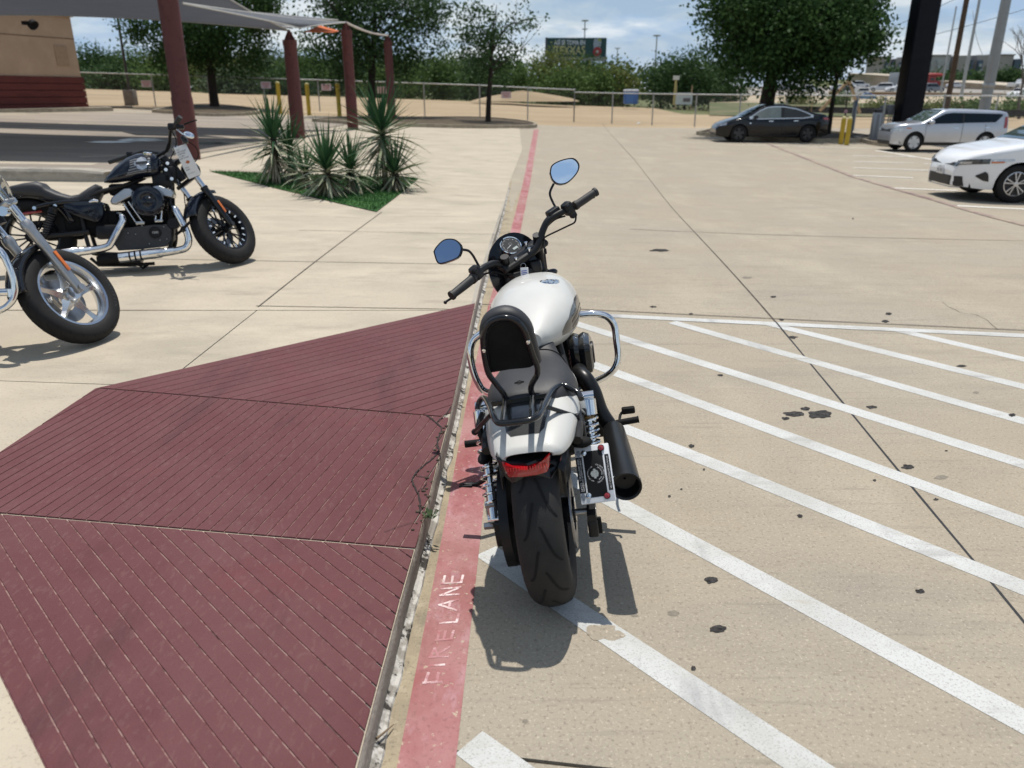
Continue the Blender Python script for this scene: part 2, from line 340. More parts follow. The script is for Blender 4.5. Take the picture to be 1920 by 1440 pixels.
def line_strip(a, b, wd, zf, dz, name, mat, parent=None, sub=10, wob=0.0):
    a = V(a[:2]); b = V(b[:2]); d = (b - a).normalized(); n = V((-d.y, d.x))*wd/2; k = max(1, int((b - a).length/0.5)) if wob or sub > 1 else 1
    L = []; Q = []
    for i in range(k + 1):
        p = a + (b - a)*i/k; j = mnoise.noise(V((p.x*3, p.y*3, 1.3)))*wob; j2 = mnoise.noise(V((p.x*3, p.y*3, 7.3)))*wob
        L.append(p + n*(1 + j)); Q.append(p - n*(1 + j2))
    return ribbon(L, Q, zf, dz, name, mat, parent, 1)
# ---- far ground
struct(sheet('ground', grassland_m, [[(-500, 40), (600, 40), (900, 1500), (-900, 1500)], [(-500, -30), (600, -30), (600, 40), (-500, 40)]], zg, 25.0, -0.30))
struct(sheet('dirt_field', earth_m, [[(-75, 44), (13, 44), (16, 92), (-75, 92)], [(13, 44), (60, 38), (62, 66), (13, 70)]], zg, 2.0, -0.02))
# ---- the curb line and the lot
CURB = [onto(x, y, zl) for x, y in ((560, 1980), (692, 1440), (755, 1183), (789, 1054), (812, 961), (851, 795), (900, 560), (935, 430), (956, 344))]
def curb_x(Y):
    for a, b in zip(CURB, CURB[1:]):
        if a.y <= Y <= b.y: return a.x + (b.x - a.x)*(Y - a.y)/(b.y - a.y)
    return CURB[0].x if Y < CURB[0].y else CURB[-1].x
lot = struct(sheet('parking_lot', concrete, [[(-0.62, 4.93), (40, 4.93), (40, 44.5), (-0.62, 44.5)], [(-40, 14), (-0.62, 14), (-0.62, 44.5), (-40, 47.5)]], zg, 1.0))
sub_ = sheet('joint_base', joint_m, [[(-0.6, -2.5), (9, -2.5), (9, 5.2), (-0.6, 5.2)]], lambda x, y: -0.03, 3.0, 0, lot)
J = [onto(x, y, zl) for x, y in ((1190, 300), (1260, 380), (1455, 605), (1700, 895), (1925, 1172))]
T1 = [onto(x, y, zl) for x, y in ((1085, 580), (1925, 620))]
B1 = [onto(x, y, zl) for x, y in ((705, 1393), (1100, 1438))]
slabs = cut([[(-0.36, -2.5), (9, -2.5), (9, 4.925), (-0.36, 4.925)]], J[2], J[4], 0.009)
slabs = [q for s_ in slabs for q in cut([s_], B1[0], B1[1], 0.012)]
for q in slabs:
    mb = MB(); mb.prism([V((x, y, -0.05)) for x, y in q], (0, 0, 0.05)); mb.build('slab', concrete, lot)
line_strip(J[2], J[4] + (J[4] - J[3])*0.2, 0.0105, lambda x, y: 0.0, 0.0008, 'joint_sealant', tar_m, lot, wob=0.9)
line_strip(J[0], J[2], 0.012, zl, 0.004, 'joint_line', joint_m, lot)
line_strip(T1[0] - (T1[1] - T1[0])*0.3, T1[1], 0.012, zl, 0.004, 'joint_line', joint_m, lot)
for a, b in (((1130, 232), (1190, 300)), ((1180, 430), (1920, 452)), ((1000, 262), (1920, 300)), ((700, 262), (1000, 268))):
    line_strip(onto(*a, zl), onto(*b, zl), 0.016, zl, 0.005, 'joint_line', joint_m, lot)
# red fire-lane stripe in two runs, gutter strip between curb and stripe
SL = [onto(x, y, zl) for x, y in ((640, 1900), (744, 1440), (820, 1054), (841, 940), (874, 760), (915, 575), (957, 436), (981, 342), (1001, 243))]
SR = [onto(x, y, zl) for x, y in ((812, 1900), (853.5, 1440), (896, 1054), (908, 940), (927, 760), (951, 575), (975.5, 436), (994.5, 342), (1010, 243))]
tag(ribbon(SL, SR, lambda x, y: zl(x, y) + .0015 + .003*sst(5, 8, y), 0.0, 'red_stripe', red_p, lot, 8), 'long faded red fire lane stripe along the curb')
gl = [V((curb_x(p.y) + 0.0, p.y, 0)) for p in SL[:-2]] + [V((curb_x(SL[-2].y), SL[-2].y, 0))]
ribbon(gl, SL[:-1], lambda x, y: zl(x, y) + .0007 + .0015*sst(5, 8, y), 0.0, 'gutter', gutter_m, lot, 8)
# hatch stripes
def hstripe(a, b, wd=0.097, ext0=0.0, ext1=0.0):
    a = onto(*a, zl); b = onto(*b, zl); d = (b - a).normalized(); a = a - d*ext0; b = b + d*ext1
    xs = lambda Y: SR[0].x + 0.003 if Y < SR[0].y else next((p.x + (q.x - p.x)*(Y - p.y)/(q.y - p.y) for p, q in zip(SR, SR[1:]) if p.y <= Y <= q.y), SR[-1].x)
    while a.x < xs(a.y) + 0.02 and a.x < b.x: a = a + d*0.02
    line_strip(a, b, wd, zl, 0.0013, 'hatch_stripe', white_p, lot, wob=0.10)
line_strip(onto(1060, 588, zl), onto(1925, 630, zl), 0.095, zl, 0.0022, 'hatch_border', white_p, lot, wob=0.1)
hstripe((1669, 616), (1920, 674), 0.097, 0, 1.2); hstripe((1440, 607), (1920, 725), 0.097, 0, 1.2); hstripe((1260, 604), (1920, 790), 0.097, 0, 1.2)
hstripe((1200, 644.5), (1920, 871), 0.097, 0.9, 1); hstripe((1200, 716), (1920, 980), 0.097, 1.2, 1); hstripe((1200, 815), (1912, 1100), 0.097, 1.3, 1)
hstripe((1209, 971), (1560, 1160), 0.10, 1.2, 1.2); hstripe((1086, 1151), (1436, 1386), 0.10, 1.2, 1); hstripe((880, 1392), (935, 1432), 0.10, 0.4, 1)
# patches where the paint has flaked off the stripe by the rear tyre
mb = MB()
for cx, cy, rx, ry in ((1125, 1185, 26, 14), (1150, 1192, 20, 9), (1140, 1178, 14, 7)):
    pts = []
    for k in range(22):
        t = 2*pi*k/22; q = 1 + 0.35*mnoise.noise(V((cos(t)*1.7 + cx, sin(t)*1.7, 2.0))); pts.append(onto(cx + rx*q*cos(t), cy + ry*q*sin(t), zl, 0.0015 + (cx-1100)*2e-6))
    mb.poly(pts)
tag(mb.build('flaked_paint', concrete, lot), kind='stuff')
# stencilled words
def stencil(letters, zf, dz):
    mb = MB()
    for txt, cxp, cyp, x2, y2, size in letters:
        p = onto(cxp, cyp, zf, dz); q = onto(x2, y2, zf, dz); u = (q - p); u.z = 0; u.normalize(); n = V((-u.y, u.x, 0))
        M = Matrix(((u.x, n.x, 0, p.x), (u.y, n.y, 0, p.y), (0, 0, 1, p.z), (0, 0, 0, 1)))
        t = text_mesh(txt, size, M); mb.v_off = len(mb.v); mb.add(t.v, t.f)
    return mb
letter_p = layered('worn_stencil_paint', (0.70, 0.56, 0.55), [((0.40, 0.185, 0.19), 7, 0.46, 0.56, 0.95, (1, 1, 1), 8), ((0.36, 0.13, 0.13), 60, 0.54, 0.60, 0.8, None, 4), ((0.80, 0.74, 0.70), 5, 0.55, 0.7, 0.8, None, 5)], rough=0.85, bump=0)
lb = MB(); SN = [0]
def stroke(px, wd=0.0085):
    pts = [onto(x, y, zl, 0.0022 + SN[0]*5e-6) for x, y in px]; SN[0] += 1
    for a, b in zip(pts, pts[1:]):
        SN[0] += 1; a = a + V((0, 0, SN[0]*8e-6)); b = b + V((0, 0, SN[0]*8e-6)); d = (b - a).normalized(); n = V((-d.y, d.x, 0))*wd/2; lb.add([a - n - d*wd/2, a + n - d*wd/2, b + n + d*wd/2, b - n + d*wd/2], [(0, 1, 2, 3)])
# letters run up the stripe: bottom of each letter faces right
for px in ([(795, 1280), (827, 1278)], [(798, 1277), (803, 1262)], [(819, 1277), (822, 1262)],                       # F
           [(806, 1248), (832, 1246)],                                                                              # I
           [(806, 1232), (838, 1230)], [(808, 1230), (815, 1216), (821, 1229)], [(822, 1226), (842, 1213)],          # R
           [(818, 1200), (846, 1198)], [(820, 1199), (824, 1184)], [(832, 1198), (835, 1184)], [(846, 1198), (850, 1183)], # E
           [(826, 1168), (856, 1166)], [(856, 1166), (860, 1152)],                                                   # L
           [(856, 1144), (824, 1134), (858, 1124)], [(842, 1140), (844, 1128)],                                      # A
           [(826, 1116), (860, 1114)], [(826, 1116), (862, 1102)], [(828, 1104), (862, 1101)],                        # N
           [(830, 1094), (864, 1092)], [(831, 1093), (834, 1080)], [(847, 1093), (849, 1081)], [(865, 1091), (868, 1079)]): # E
    stroke(px)
tag(lb.build('stencil_lettering', letter_p, lot), 'worn white FIRE LANE stencil on the red stripe')
# tar and oil spots
mb = MB(); stain_m = pm('tar_spots', (0.05, 0.047, 0.045), 0.85, 0, .7, 60, spec=.1); rng = random.Random(3)
spots = [(1334, 1087, 12, 6), (1346, 1179, 14, 7), (1490, 776, 18, 5), (1536, 777, 22, 8), (1511, 766, 8, 3), (1473, 784, 7, 3), (1634, 763, 8, 3), (1702, 875, 12, 4), (1486, 632, 7, 2.5), (1351, 703, 5, 2), (1297, 836, 5, 3), (1666, 588, 6, 2), (1898, 778, 7, 3), (1237, 469, 18, 2), (1225, 575, 6, 1.5), (1500, 967, 5, 3), (1465, 599, 5, 1.5), (1300, 1253, 5, 4), (1450, 556, 5, 1.5), (1128, 659, 6, 2), (1725, 1108, 8, 4), (1755, 936, 4, 2), (1640, 900, 3, 2), (1320, 880, 2, 2), (1255, 930, 3, 2), (1803, 686, 9, 2), (1660, 602, 7, 2)]
for _ in range(4):
    spots.append((rng.uniform(1080, 1910), rng.uniform(340, 1400), rng.uniform(1.2, 4), rng.uniform(.8, 2)))
for cx, cy, rx, ry in spots:
    if cx < 1130 and cy > 560: continue
    pts = []
    for k in range(24):
        t = 2*pi*k/24; q = 1 + 0.5*mnoise.noise(V((cos(t)*1.5 + cx, sin(t)*1.5 + cy, 2.0))) + .28*mnoise.noise(V((cos(t)*4.5 + cx, sin(t)*4.5 + cy, 5.0))); pts.append(onto(cx + rx*q*cos(t), cy + ry*q*sin(t), lambda x, y: zl(x, y) + .0018 + .003*sst(5, 9, y), cx*2e-7))
    mb.poly(pts)
tag(mb.build('tar_spots', stain_m, lot), kind='stuff')
mb = MB()
for cx, cy, rx, ry in ((1262, 1150, 11, 5), (1190, 1154, 6, 3), (1765, 895, 12, 4), (1830, 736, 6, 2), (1400, 520, 9, 2), (985, 1352, 5, 4)):
    pts = []
    for k in range(24):
        t = 2*pi*k/24; q = 1 + 0.5*mnoise.noise(V((cos(t)*1.5 + cx, sin(t)*1.5 + cy, 2.0))); pts.append(onto(cx + rx*q*cos(t), cy + ry*q*sin(t), lambda x, y: zl(x, y) + .0006 + .003*sst(5, 9, y), cx*2e-7))
    mb.poly(pts)
tag(mb.build('faint_stains', pm('faint_stain', (0.21, 0.185, 0.145), .9, 0, .2, 60), lot), kind='stuff')
for px, wd in (([(1765, 566), (1800, 585), (1835, 592), (1872, 618)], .003), ):
    fine = spline([onto(x, y, zl, .0012) for x, y in px], 8)[0]; m_ = MB(); L = []; Q = []
    for i, p in enumerate(fine):
        t = (fine[min(i + 1, len(fine) - 1)] - fine[max(i - 1, 0)]).normalized(); n = V((-t.y, t.x, 0)); k = wd*(.4 + .9*abs(mnoise.noise(p*14))); j = n*.02*mnoise.noise(p*9); L.append(p + n*k + j); Q.append(p - n*k + j)
    m_.add(L + Q, [(i, i + 1, len(L) + i + 1, len(L) + i) for i in range(len(L) - 1)]); m_.build('crack', joint_m, lot)
# ---- the raised walk with its curb face
walk = struct(sheet('raised_walk', walk_con, [[(curb_x(y0) - 0.0, y0), (curb_x(y1) - 0.0, y1), (-9.5, y1), (-9.5, y0)] for y0, y1 in zip([5.36, 6.2, 7, 8, 9, 10.5, 12], [6.2, 7, 8, 9, 10.5, 12, 14.4])] + [[(-9.5, 14.4), (-0.06, 14.4), (.30, 24), (.36, 40), (-6.3, 40), (-9.5, 19)]], zp, 0.5))
wb = sheet('joint_base', joint_m, [[(-10, -2.5), (-0.4, -2.5), (-0.37, 5.4), (-10, 5.4)]], lambda x, y: PH - 0.03, 3.0, 0, walk)
JL = [plat(345, 690), plat(715, 400)]; JL = [atz(345, 690, PH), atz(560, 520, PH)]
JA = [atz(0, 714, PH), atz(180, 720, PH)]
edge = [(curb_x(y), y) for y in (-2.5, 0.5, 1.46, 1.985, 2.4, 3.3, 5.352)]
ws = cut([[(-10, -2.5)] + edge + [(-10, 5.352)]], JL[0], JL[1], 0.008)
def side(q, a, b): c = V((sum(p[0] for p in q)/len(q), sum(p[1] for p in q)/len(q))); return (b.x - a.x)*(c.y - a.y) - (b.y - a.y)*(c.x - a.x)
ws2 = []
for q in ws: ws2 += cut([q], JA[0], JA[1], 0.008) if side(q, JL[0], JL[1]) > 0 else [q]
for q in ws2:
    mb = MB(); mb.prism([V((x, y, PH - 0.06)) for x, y in q], (0, 0, 0.06)); mb.build('slab', walk_con, walk)
for a, b in (((480, 574), (893, 581)), ((716, 398), (484, 576)), ((190, 484), (930, 497)), ((560, 432), (938, 440))):
    line_strip(onto(*a, zp), onto(*b, zp), 0.010, zp, 0.004, 'joint_line', joint_m, walk)
# curb face: thick slab edge with an uneven arris, and the crumbled mortar line at its foot
mb = MB(); ys = [-2.4 + 0.09*i for i in range(186)]; rings = []
for y in ys:
    x = curb_x(y); zt = zp(x, y); n1 = mnoise.noise(V((y*9, 0, 3)))*0.006; n2 = mnoise.noise(V((y*23, 5, 3)))*0.004
    rings.append([V((x + 0.004 + n2, y, zg(x, y) - 0.03)), V((x + 0.003 + n1, y, zg(x, y) + (zt - zg(x, y))*0.6)), V((x + 0.002 + n1, y, zt - 0.012)), V((x - 0.006 + n1, y, zt + 0.0005)), V((x - 0.03, y, zt + 0.0005)), V((x - 0.05, y, zt - 0.05))])
mb.loft(rings, False, False, True); mb.build('curb', curb_m, walk)
mb = MB(); rings = []
for i in range(340):
    y = 0.3 + i*0.04; x = curb_x(y); z = zg(x, y); wv = 0.020 + 0.012*mnoise.noise(V((y*7, 1, 1))) ; hgt = 0.010 + 0.006*mnoise.noise(V((y*15, 2, 1)))
    if y > 11: hgt *= .5
    rings.append([V((x + 0.004, y, z + hgt + 0.008)), V((x + 0.004 + wv*.5, y, z + hgt)), V((x + 0.004 + wv, y, z + hgt*.8)), V((x + 0.012 + wv, y, z - 0.01))])
mb.loft(rings, False, False, False); mb.build('mortar_line', mortar_m, walk)
# ---- the grooved red ramp: three panels of strips
def P2(x, y): p = atz(x, y, PH); return (p.x, p.y)
c_in = lambda x, y: (P2(x, y)[0], P2(x, y)[1])
tl, tr = P2(190, 727), P2(893, 569); m1l, m1r = P2(182, 728), P2(842, 783); m2l, m2r = P2(-150, 950), P2(787, 1030); bl = P2(88, 1446)
edge_pts = [(curb_x(y) - 0.022, y) for y in (5.3, 4.0, 3.2, 2.75, 2.3, 1.985, 1.7, 1.46, 0.9)]
ramp = struct(thing('ramp', None, None, (m1l[0], m1l[1], PH)))
rbase = MB()
def strips(poly, d, pitch, gap, top, seed):
    n = V((-d[1], d[0])).normalized(); pr = [p[0]*n.x + p[1]*n.y for p in poly]; lo, hi = min(pr), max(pr); k = int((hi - lo)/pitch) + 1
    rbase.prism([V((x, y, PH + 0.0005)) for x, y in clip(poly, (curb_x(1.5) - .02, 1.5), (-3.1, curb_x(4.6) - curb_x(1.5)))], (0, 0, 0.0025))
    for i in range(k):
        a = lo + i*pitch + gap/2; b = lo + (i + 1)*pitch - gap/2
        q = clip(clip(poly, (n.x*a, n.y*a), (n.x, n.y)), (n.x*b, n.y*b), (-n.x, -n.y))
        if len(q) < 3: continue
        yr = max(q, key=lambda p: p[0])[1]; yr = min(max(yr, .8), 5.2); e0 = (curb_x(yr) - 0.003, yr); e1 = (curb_x(yr + .05) - 0.003, yr + .05); dd_ = (e1[0] - e0[0], e1[1] - e0[1]); q = clip(q, e0, (-dd_[1], dd_[0]))
        if len(q) < 3: continue
        ar = abs(sum(q[j][0]*q[(j + 1) % len(q)][1] - q[(j + 1) % len(q)][0]*q[j][1] for j in range(len(q))))/2
        if ar < 0.0008: continue
        mb = MB(); mb.prism([V((x, y, PH + 0.001)) for x, y in q], (0, 0, top)); mb.build('ramp_strip', ramp_red, ramp, world=True, bevel=0.0014)
def clip_edge(poly):
    for a, b in zip(edge_pts, edge_pts[1:]):
        pass
    e0 = (curb_x(1.5) + 0.06, 1.5); e1 = (curb_x(4.6) + 0.06, 4.6); d = (e1[0] - e0[0], e1[1] - e0[1])
    return clip(poly, e0, (-d[1], d[0]))
far_r = (curb_x(tr[1]) + .2, tr[1] + 0.05)
strips(clip_edge([m1l, (m1r[0] + .4, m1r[1] + (m1r[1] - m1l[1])/(m1r[0] - m1l[0])*.4), (tr[0] + .4, tr[1] + (tr[1] - tl[1])/(tr[0] - tl[0])*.4), tl]), (tr[0] - tl[0], tr[1] - tl[1]), 0.076, 0.0042, 0.0050, 1)
gm0, gm1 = P2(35, 905), P2(320, 735)
strips(clip_edge([m2l, (m2r[0] + .4, m2r[1] + (m2r[1] - m2l[1])/(m2r[0] - m2l[0])*.4), (m1r[0] + .4, m1r[1] + (m1r[1] - m1l[1])/(m1r[0] - m1l[0])*.4 - .012), (m1l[0], m1l[1] - .012)]), (gm1[0] - gm0[0], gm1[1] - gm0[1]), 0.0535, 0.0042, 0.0050, 2)
mo = (m2l[0], m2l[1] - .012); e2 = (m2r[0] + .4, m2r[1] + (m2r[1] - m2l[1])/(m2r[0] - m2l[0])*.4 - .012)
dd = (bl[0] - mo[0], bl[1] - mo[1]); q = clip_edge([mo, (mo[0] + dd[0]*2.4, mo[1] + dd[1]*2.4), (curb_x(0) + .4, mo[1] + dd[1]*2.4), e2])
gb0, gb1 = P2(105, 1000), P2(365, 1440)
strips(q, dd, 0.0535, 0.0042, 0.0050, 3)
rbase.build('groove_bed', groove_m, ramp, world=True)
# broken edge of the ramp: cracks, a dirt-filled gap, weed
def crack(px, wd, zf=None, dz=0.0094, name='crack', mat=None, parent=None, world=True):
    pts = [atz(x, y, PH + dz) for x, y in px]; mb = MB(); L = []; Q = []
    fine, _ = spline(pts, 7)
    for i, p in enumerate(fine):
        t = (fine[min(i + 1, len(fine) - 1)] - fine[max(i - 1, 0)]).normalized(); n = V((-t.y, t.x, 0)); k = wd*(0.6 + 0.9*abs(mnoise.noise(V((p.x*30, p.y*30, 4)))))
        j = n*0.006*mnoise.noise(V((p.x*60, p.y*60, 9))); L.append(p + n*k + j); Q.append(p - n*k + j)
    m_ = len(L); mb.add(L + Q, [(i, i + 1, m_ + i + 1, m_ + i) for i in range(m_ - 1)]); return mb.build(name, mat or crack_m, parent, world=world)
crack_m = pm('crack_dirt', (0.03, 0.022, 0.02), .95, 0, .5, 40)
for px, wd in (([(800, 778), (818, 792), (828, 804), (820, 828), (822, 845), (808, 862), (790, 876), (776, 892), (774, 905), (784, 925), (788, 945), (786, 960)], 0.0042), ([(818, 792), (836, 776), (846, 762)], 0.0028), ([(776, 892), (798, 893), (808, 888)], 0.002), ([(784, 920), (794, 914), (800, 904)], 0.002), ([(720, 996), (750, 986), (780, 978)], 0.0014)):
    crack(px, wd, parent=ramp)
mb = MB()
for i in range(26):
    y = rng.uniform(2.35, 3.3); x = curb_x(y) - rng.uniform(0.0, 0.03); r = rng.uniform(0.003, 0.008); mb.sphere((x, y, PH + 0.008), (r*1.3, r, r*.7), 6, 4)
tag(mb.build('crumbled_soil', pm('dark_soil', (0.075, 0.055, 0.04), .95, 0, .4, 50), ramp, world=True), kind='stuff')
weed = thing('weed', 'small green weed sprouting from the broken edge of the red ramp', 'weed', tuple(atz(806, 968, PH)))
mb = MB()
for i in range(26):
    a = rng.uniform(0, 2*pi); l = rng.uniform(.015, .045); d = V((cos(a)*.7, sin(a)*.7, rng.uniform(.4, 1.1))).normalized(); p = V((rng.uniform(-.014, .014), rng.uniform(-.03, .03), 0)); n = V((-sin(a), cos(a), 0))*0.005
    mb.add([p, p + d*l*.6 + n, p + d*l + V((0, 0, -.006)), p + d*l*.6 - n], [(0, 1, 2, 3)])
mb.build('leaf_cluster', pm('weed_green', (0.06, 0.10, 0.035), .7, 0, .3, 60), weed)
dry_m = pm('dry_leaf', (0.42, 0.27, 0.07), .8, 0, .3, 60)
for lx, ly, lab in ((868, 731, 'curled yellow dead leaf lying in the gutter left of the motorcycle engine guard'), (865, 757, 'brownish dead leaf in the gutter just below the yellow one')):
    t = tag(MB().add([V((-.02, 0, .004)), V((0, -.010, .012)), V((.022, 0, .006)), V((0, .011, .002))], [(0, 1, 2), (0, 2, 3)]).build('dead_leaf', dry_m), lab, 'leaf'); t.location = onto(lx, ly, zl, .018)
tw = MB(); pts = [onto(706, 1385, zl, .03), onto(722, 1372, zl, .022), onto(738, 1358, zl, .012)]; c0 = pts[0].copy(); tw.tube([p - c0 for p in pts], [.004, .003, .0015], 6); t = tag(tw.build('twig', pm('twig_brown', (.18, .13, .08), .9)), 'thin dry twig leaning on the curb by the fire lane lettering', 'twig'); t.location = c0
# ---- drive lane under the canopies, islands
def px2(x, y, zf=zl): p = onto(x, y, zf); return (p.x, p.y)
lane_px = [(-260, 345), (197, 338), (372, 297), (480, 272), (640, 247), (660, 232), (420, 216), (160, 211), (-200, 226)]
lp = [px2(*p) for p in lane_px]
lane = struct(sheet('drive_lane', lane_con, [[lp[0], lp[1], lp[7], lp[8]], [lp[1], lp[2], lp[6], lp[7]], [lp[2], lp[3], lp[4], lp[5], lp[6]]], lambda x, y: zg(x, y) + max(0.0, PH*(1 - sst(6.0, 14.3, y))), 0.8, 0.02))
puddle_m = pm('wet_patch', (0.13, 0.12, 0.11), 0.22, 0, .1, 2)
mb = MB()
for cx, cy, rx, ry in ((268, 262, 44, 3.0), (205, 266, 45, 1.6), (395, 268, 34, 2.2)):
    mb.poly([onto(cx + rx*(1 + .2*sin(3*t_))*cos(t_), cy + ry*sin(t_), lambda x, y: zg(x, y) + max(0.0, PH*(1 - sst(6.0, 14.3, y))), 0.026) for t_ in [2*pi*k/26 for k in range(26)]])
mb.build('puddle', puddle_m, lane)
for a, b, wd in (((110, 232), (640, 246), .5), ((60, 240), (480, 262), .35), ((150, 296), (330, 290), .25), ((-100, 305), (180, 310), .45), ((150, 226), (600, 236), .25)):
    line_strip(onto(*a, zl), onto(*b, zl), wd, lambda x, y: zg(x, y) + max(0.0, PH*(1 - sst(6.0, 14.3, y))), 0.023, 'sun_gap_band', walk_con, lane)  # sunlight between the sails, put in as strips of paler concrete
mulch_m = layered('mulch', (0.075, 0.055, 0.035), [((0.14, 0.11, 0.065), 4, .45, .65, .9, None, 8), ((0.03, 0.022, 0.015), 12, .5, .7, .8, None, 6)], rough=.95, bump=.6, bscale=30)
island_con = pm('island_kerb_concrete', (0.36, 0.31, 0.23), .9, 0, .25, 3)
def island(px, hgt=0.16, kw=0.16, name='planting_island'):
    pts = [onto(x, y, zl) for x, y in px]; c = sum(pts, V())/len(pts); inn = []
    pts = spline(pts + [pts[0]], 5)[0][:-1]
    for p in pts:
        d = (c - p); inn.append(p + d.normalized()*min(kw, d.length*.5))
    n = len(pts); mb = MB(); o = [p + V((0, 0, -.05)) for p in pts]; t = [p + V((0, 0, hgt)) for p in pts]; ti = [p + V((0, 0, hgt)) for p in inn]; bi = [p + V((0, 0, hgt - .05)) for p in inn]
    mb.loft([o, t, ti, bi], True, False, False); k = mb.build(name, island_con); struct(k)
    m2 = MB(); rings = [bi, [p*.5 + c*.5 + V((0, 0, hgt*.5 + .04)) for p in inn], [p*.12 + c*.88 + V((0, 0, hgt*.6 + .06)) for p in inn]]; m2.loft(rings, True, True, True); m2.build('mulch_bed', mulch_m, k); return k
island([(285, 211), (330, 203), (400, 199), (470, 206), (486, 214), (400, 219)])
island([(585, 229), (640, 224), (760, 224), (900, 224), (985, 231), (1003, 240), (900, 241), (700, 236)])
island([(1305, 253), (1360, 243), (1500, 247), (1600, 256), (1640, 264), (1560, 268), (1400, 262)])
island([(1600, 262), (1650, 256), (1700, 264), (1690, 275), (1640, 273)], .14)
# long kerb at the left edge of the walk
kb = [onto(x, y, zp) for x, y in ((-160, 342), (0, 339), (150, 341), (196, 341), (214, 334))]
mb = MB(); rings = []
for i, p in enumerate(kb):
    hgt = (.19, .19, .19, .15, .015)[i]; rings.append([p + V((0, 0, -.03)), p + V((0, .005, hgt*.8)), p + V((0, .03, hgt)), p + V((0.05, .34, hgt)), p + V((0.05, .36, -.03))])
mb.loft(rings, False, True, False); struct(mb.build('kerb', curb_m))
# turf triangle
turf_m = layered('artificial_turf', (0.028, 0.095, 0.016), [((0.045, 0.13, 0.025), 2.0, .45, .6, .8, None, 6), ((0.012, 0.05, 0.008), 30, .5, .7, .8, None, 4)], rough=.9, bump=.6, bscale=160)
tp = [px2(x, y, zp) for x, y in ((393, 321.5), (706, 398), (785, 335))]
turf = struct(sheet('turf_bed', turf_m, [tp], zp, 0.25, 0.012))
mb = MB(); rg = random.Random(11)
for i in range(9000):
    a, b = rg.random(), rg.random()
    if a + b > 1: a, b = 1 - a, 1 - b
    x = tp[0][0] + (tp[1][0] - tp[0][0])*a + (tp[2][0] - tp[0][0])*b; y = tp[0][1] + (tp[1][1] - tp[0][1])*a + (tp[2][1] - tp[0][1])*b; z = zp(x, y) + .012; t = rg.uniform(0, 6.28); l = rg.uniform(.02, .045)
    mb.add([V((x - cos(t)*.006, y - sin(t)*.006, z)), V((x + cos(t)*.006, y + sin(t)*.006, z)), V((x + rg.uniform(-.02, .02), y + rg.uniform(-.02, .02), z + l))], [(0, 1, 2)])
tag(mb.build('turf_blades', pm('turf_blade', (0.03, 0.11, 0.015), .7, 0, .4, 3), turf), kind='stuff')
# stall lines and the purple lane line on the right
for a, b in (((1600, 292), (1712, 294)), ((1600, 303), (1712, 306)), ((1600, 315), (1745, 320)), ((1600, 329.5), (1712, 334)), ((1640, 282), (1750, 300)), ((1674, 353), (1795, 358)), ((1795, 386.5), (1925, 393)), ((1733, 307.5), (1790, 308)), ((1720, 285), (1920, 292)), ((1390, 272), (1700, 280))):
    line_strip(onto(*a, zl), onto(*b, zl), 0.13, zl, 0.008, 'stall_line', white_far, lot)
pk = [onto(x, y, zl) for x, y in ((1440, 270), (1600, 332), (1675, 354), (1760, 378), (1840, 402), (1925, 424))]
lane_red = layered('faded_lane_red', (0.22, 0.15, 0.15), [((0.36, 0.29, 0.22), 3, .4, .58, .95, None, 8)], rough=.85, bump=0)
for a, b in zip(pk, pk[1:]): line_strip(a, b, 0.115, zl, 0.0095, 'lane_line', lane_red, lot)
# ================================================================== THE WHITE MOTORCYCLE
gloss_bk = pm('gloss_black_paint', (0.010, 0.011, 0.013), 0.14, 0, .1, 4, coat=0.3, spec=.35)
satin_bk = pm('satin_black', (0.011, 0.011, 0.012), 0.38, 0, .25, 8, spec=.3)
matte_bk = pm('matte_black', (0.009, 0.009, 0.009), 0.75, 0, .3, 15, spec=.2)
vinyl_m = pm('seat_vinyl', (0.026, 0.026, 0.028), 0.52, 0, .2, 6, bump=.12, bscale=700)
rubber_m = pm('tyre_rubber', (0.020, 0.020, 0.0205), 0.75, 0, .35, 7, bump=.12, bscale=260, col2=(0.038, 0.036, 0.033), spec=.25)
rubber_d = pm('dark_tyre_rubber', (.010, .010, .0105), .7, 0, .3, 7, bump=.12, bscale=260, col2=(.019, .018, .017), spec=.25)
groove_bk = pm('tread_groove', (0.004, 0.004, 0.004), 0.9)
chrome_m = pm('chrome', (0.78, 0.79, 0.80), 0.06, 1.0, .03, 3)
alloy_m = pm('cast_alloy', (0.52, 0.53, 0.54), 0.32, 1.0, .1, 8, rvar=.08)
steel_m = pm('dull_steel', (0.36, 0.36, 0.36), 0.35, 1.0, .2, 20)
pearl_m = pm('pearl_white_paint', (0.56, 0.555, 0.52), 0.5, 0, .05, 3, coat=0.55)
grey_dec = pm('charcoal_graphic', (0.060, 0.062, 0.062), 0.25, 0.3, .12, 6, coat=0.8)
red_lens = pm('red_lens', (0.42, 0.006, 0.010), 0.06, 0, .15, 25, coat=1.0); red_lens.node_tree.nodes['Principled BSDF'].inputs['Transmission Weight'].default_value = .15
red_ref = pm('red_reflector', (0.30, 0.012, 0.016), 0.12, 0, .2, 300, coat=1)
amber_m = pm('amber_reflector', (0.62, 0.15, 0.02), 0.2, 0, .15, 200, coat=.6)
white_tx = pm('white_print', (0.72, 0.72, 0.72), 0.6)
mirror_m = pm('mirror_glass', (0.70, 0.78, 0.88), 0.01, 1.0, .01, 3)
exh_m = pm('black_exhaust', (0.009, 0.009, 0.009), 0.36, 0, .3, 5, rvar=.08, spec=.35)
card_m = pm('white_card', (0.74, 0.74, 0.73), .6, 0, .03, 8)
blue_tx = pm('blue_print', (0.07, 0.10, 0.42), .6)
grey_tx = pm('grey_print', (0.10, 0.10, 0.11), .6)
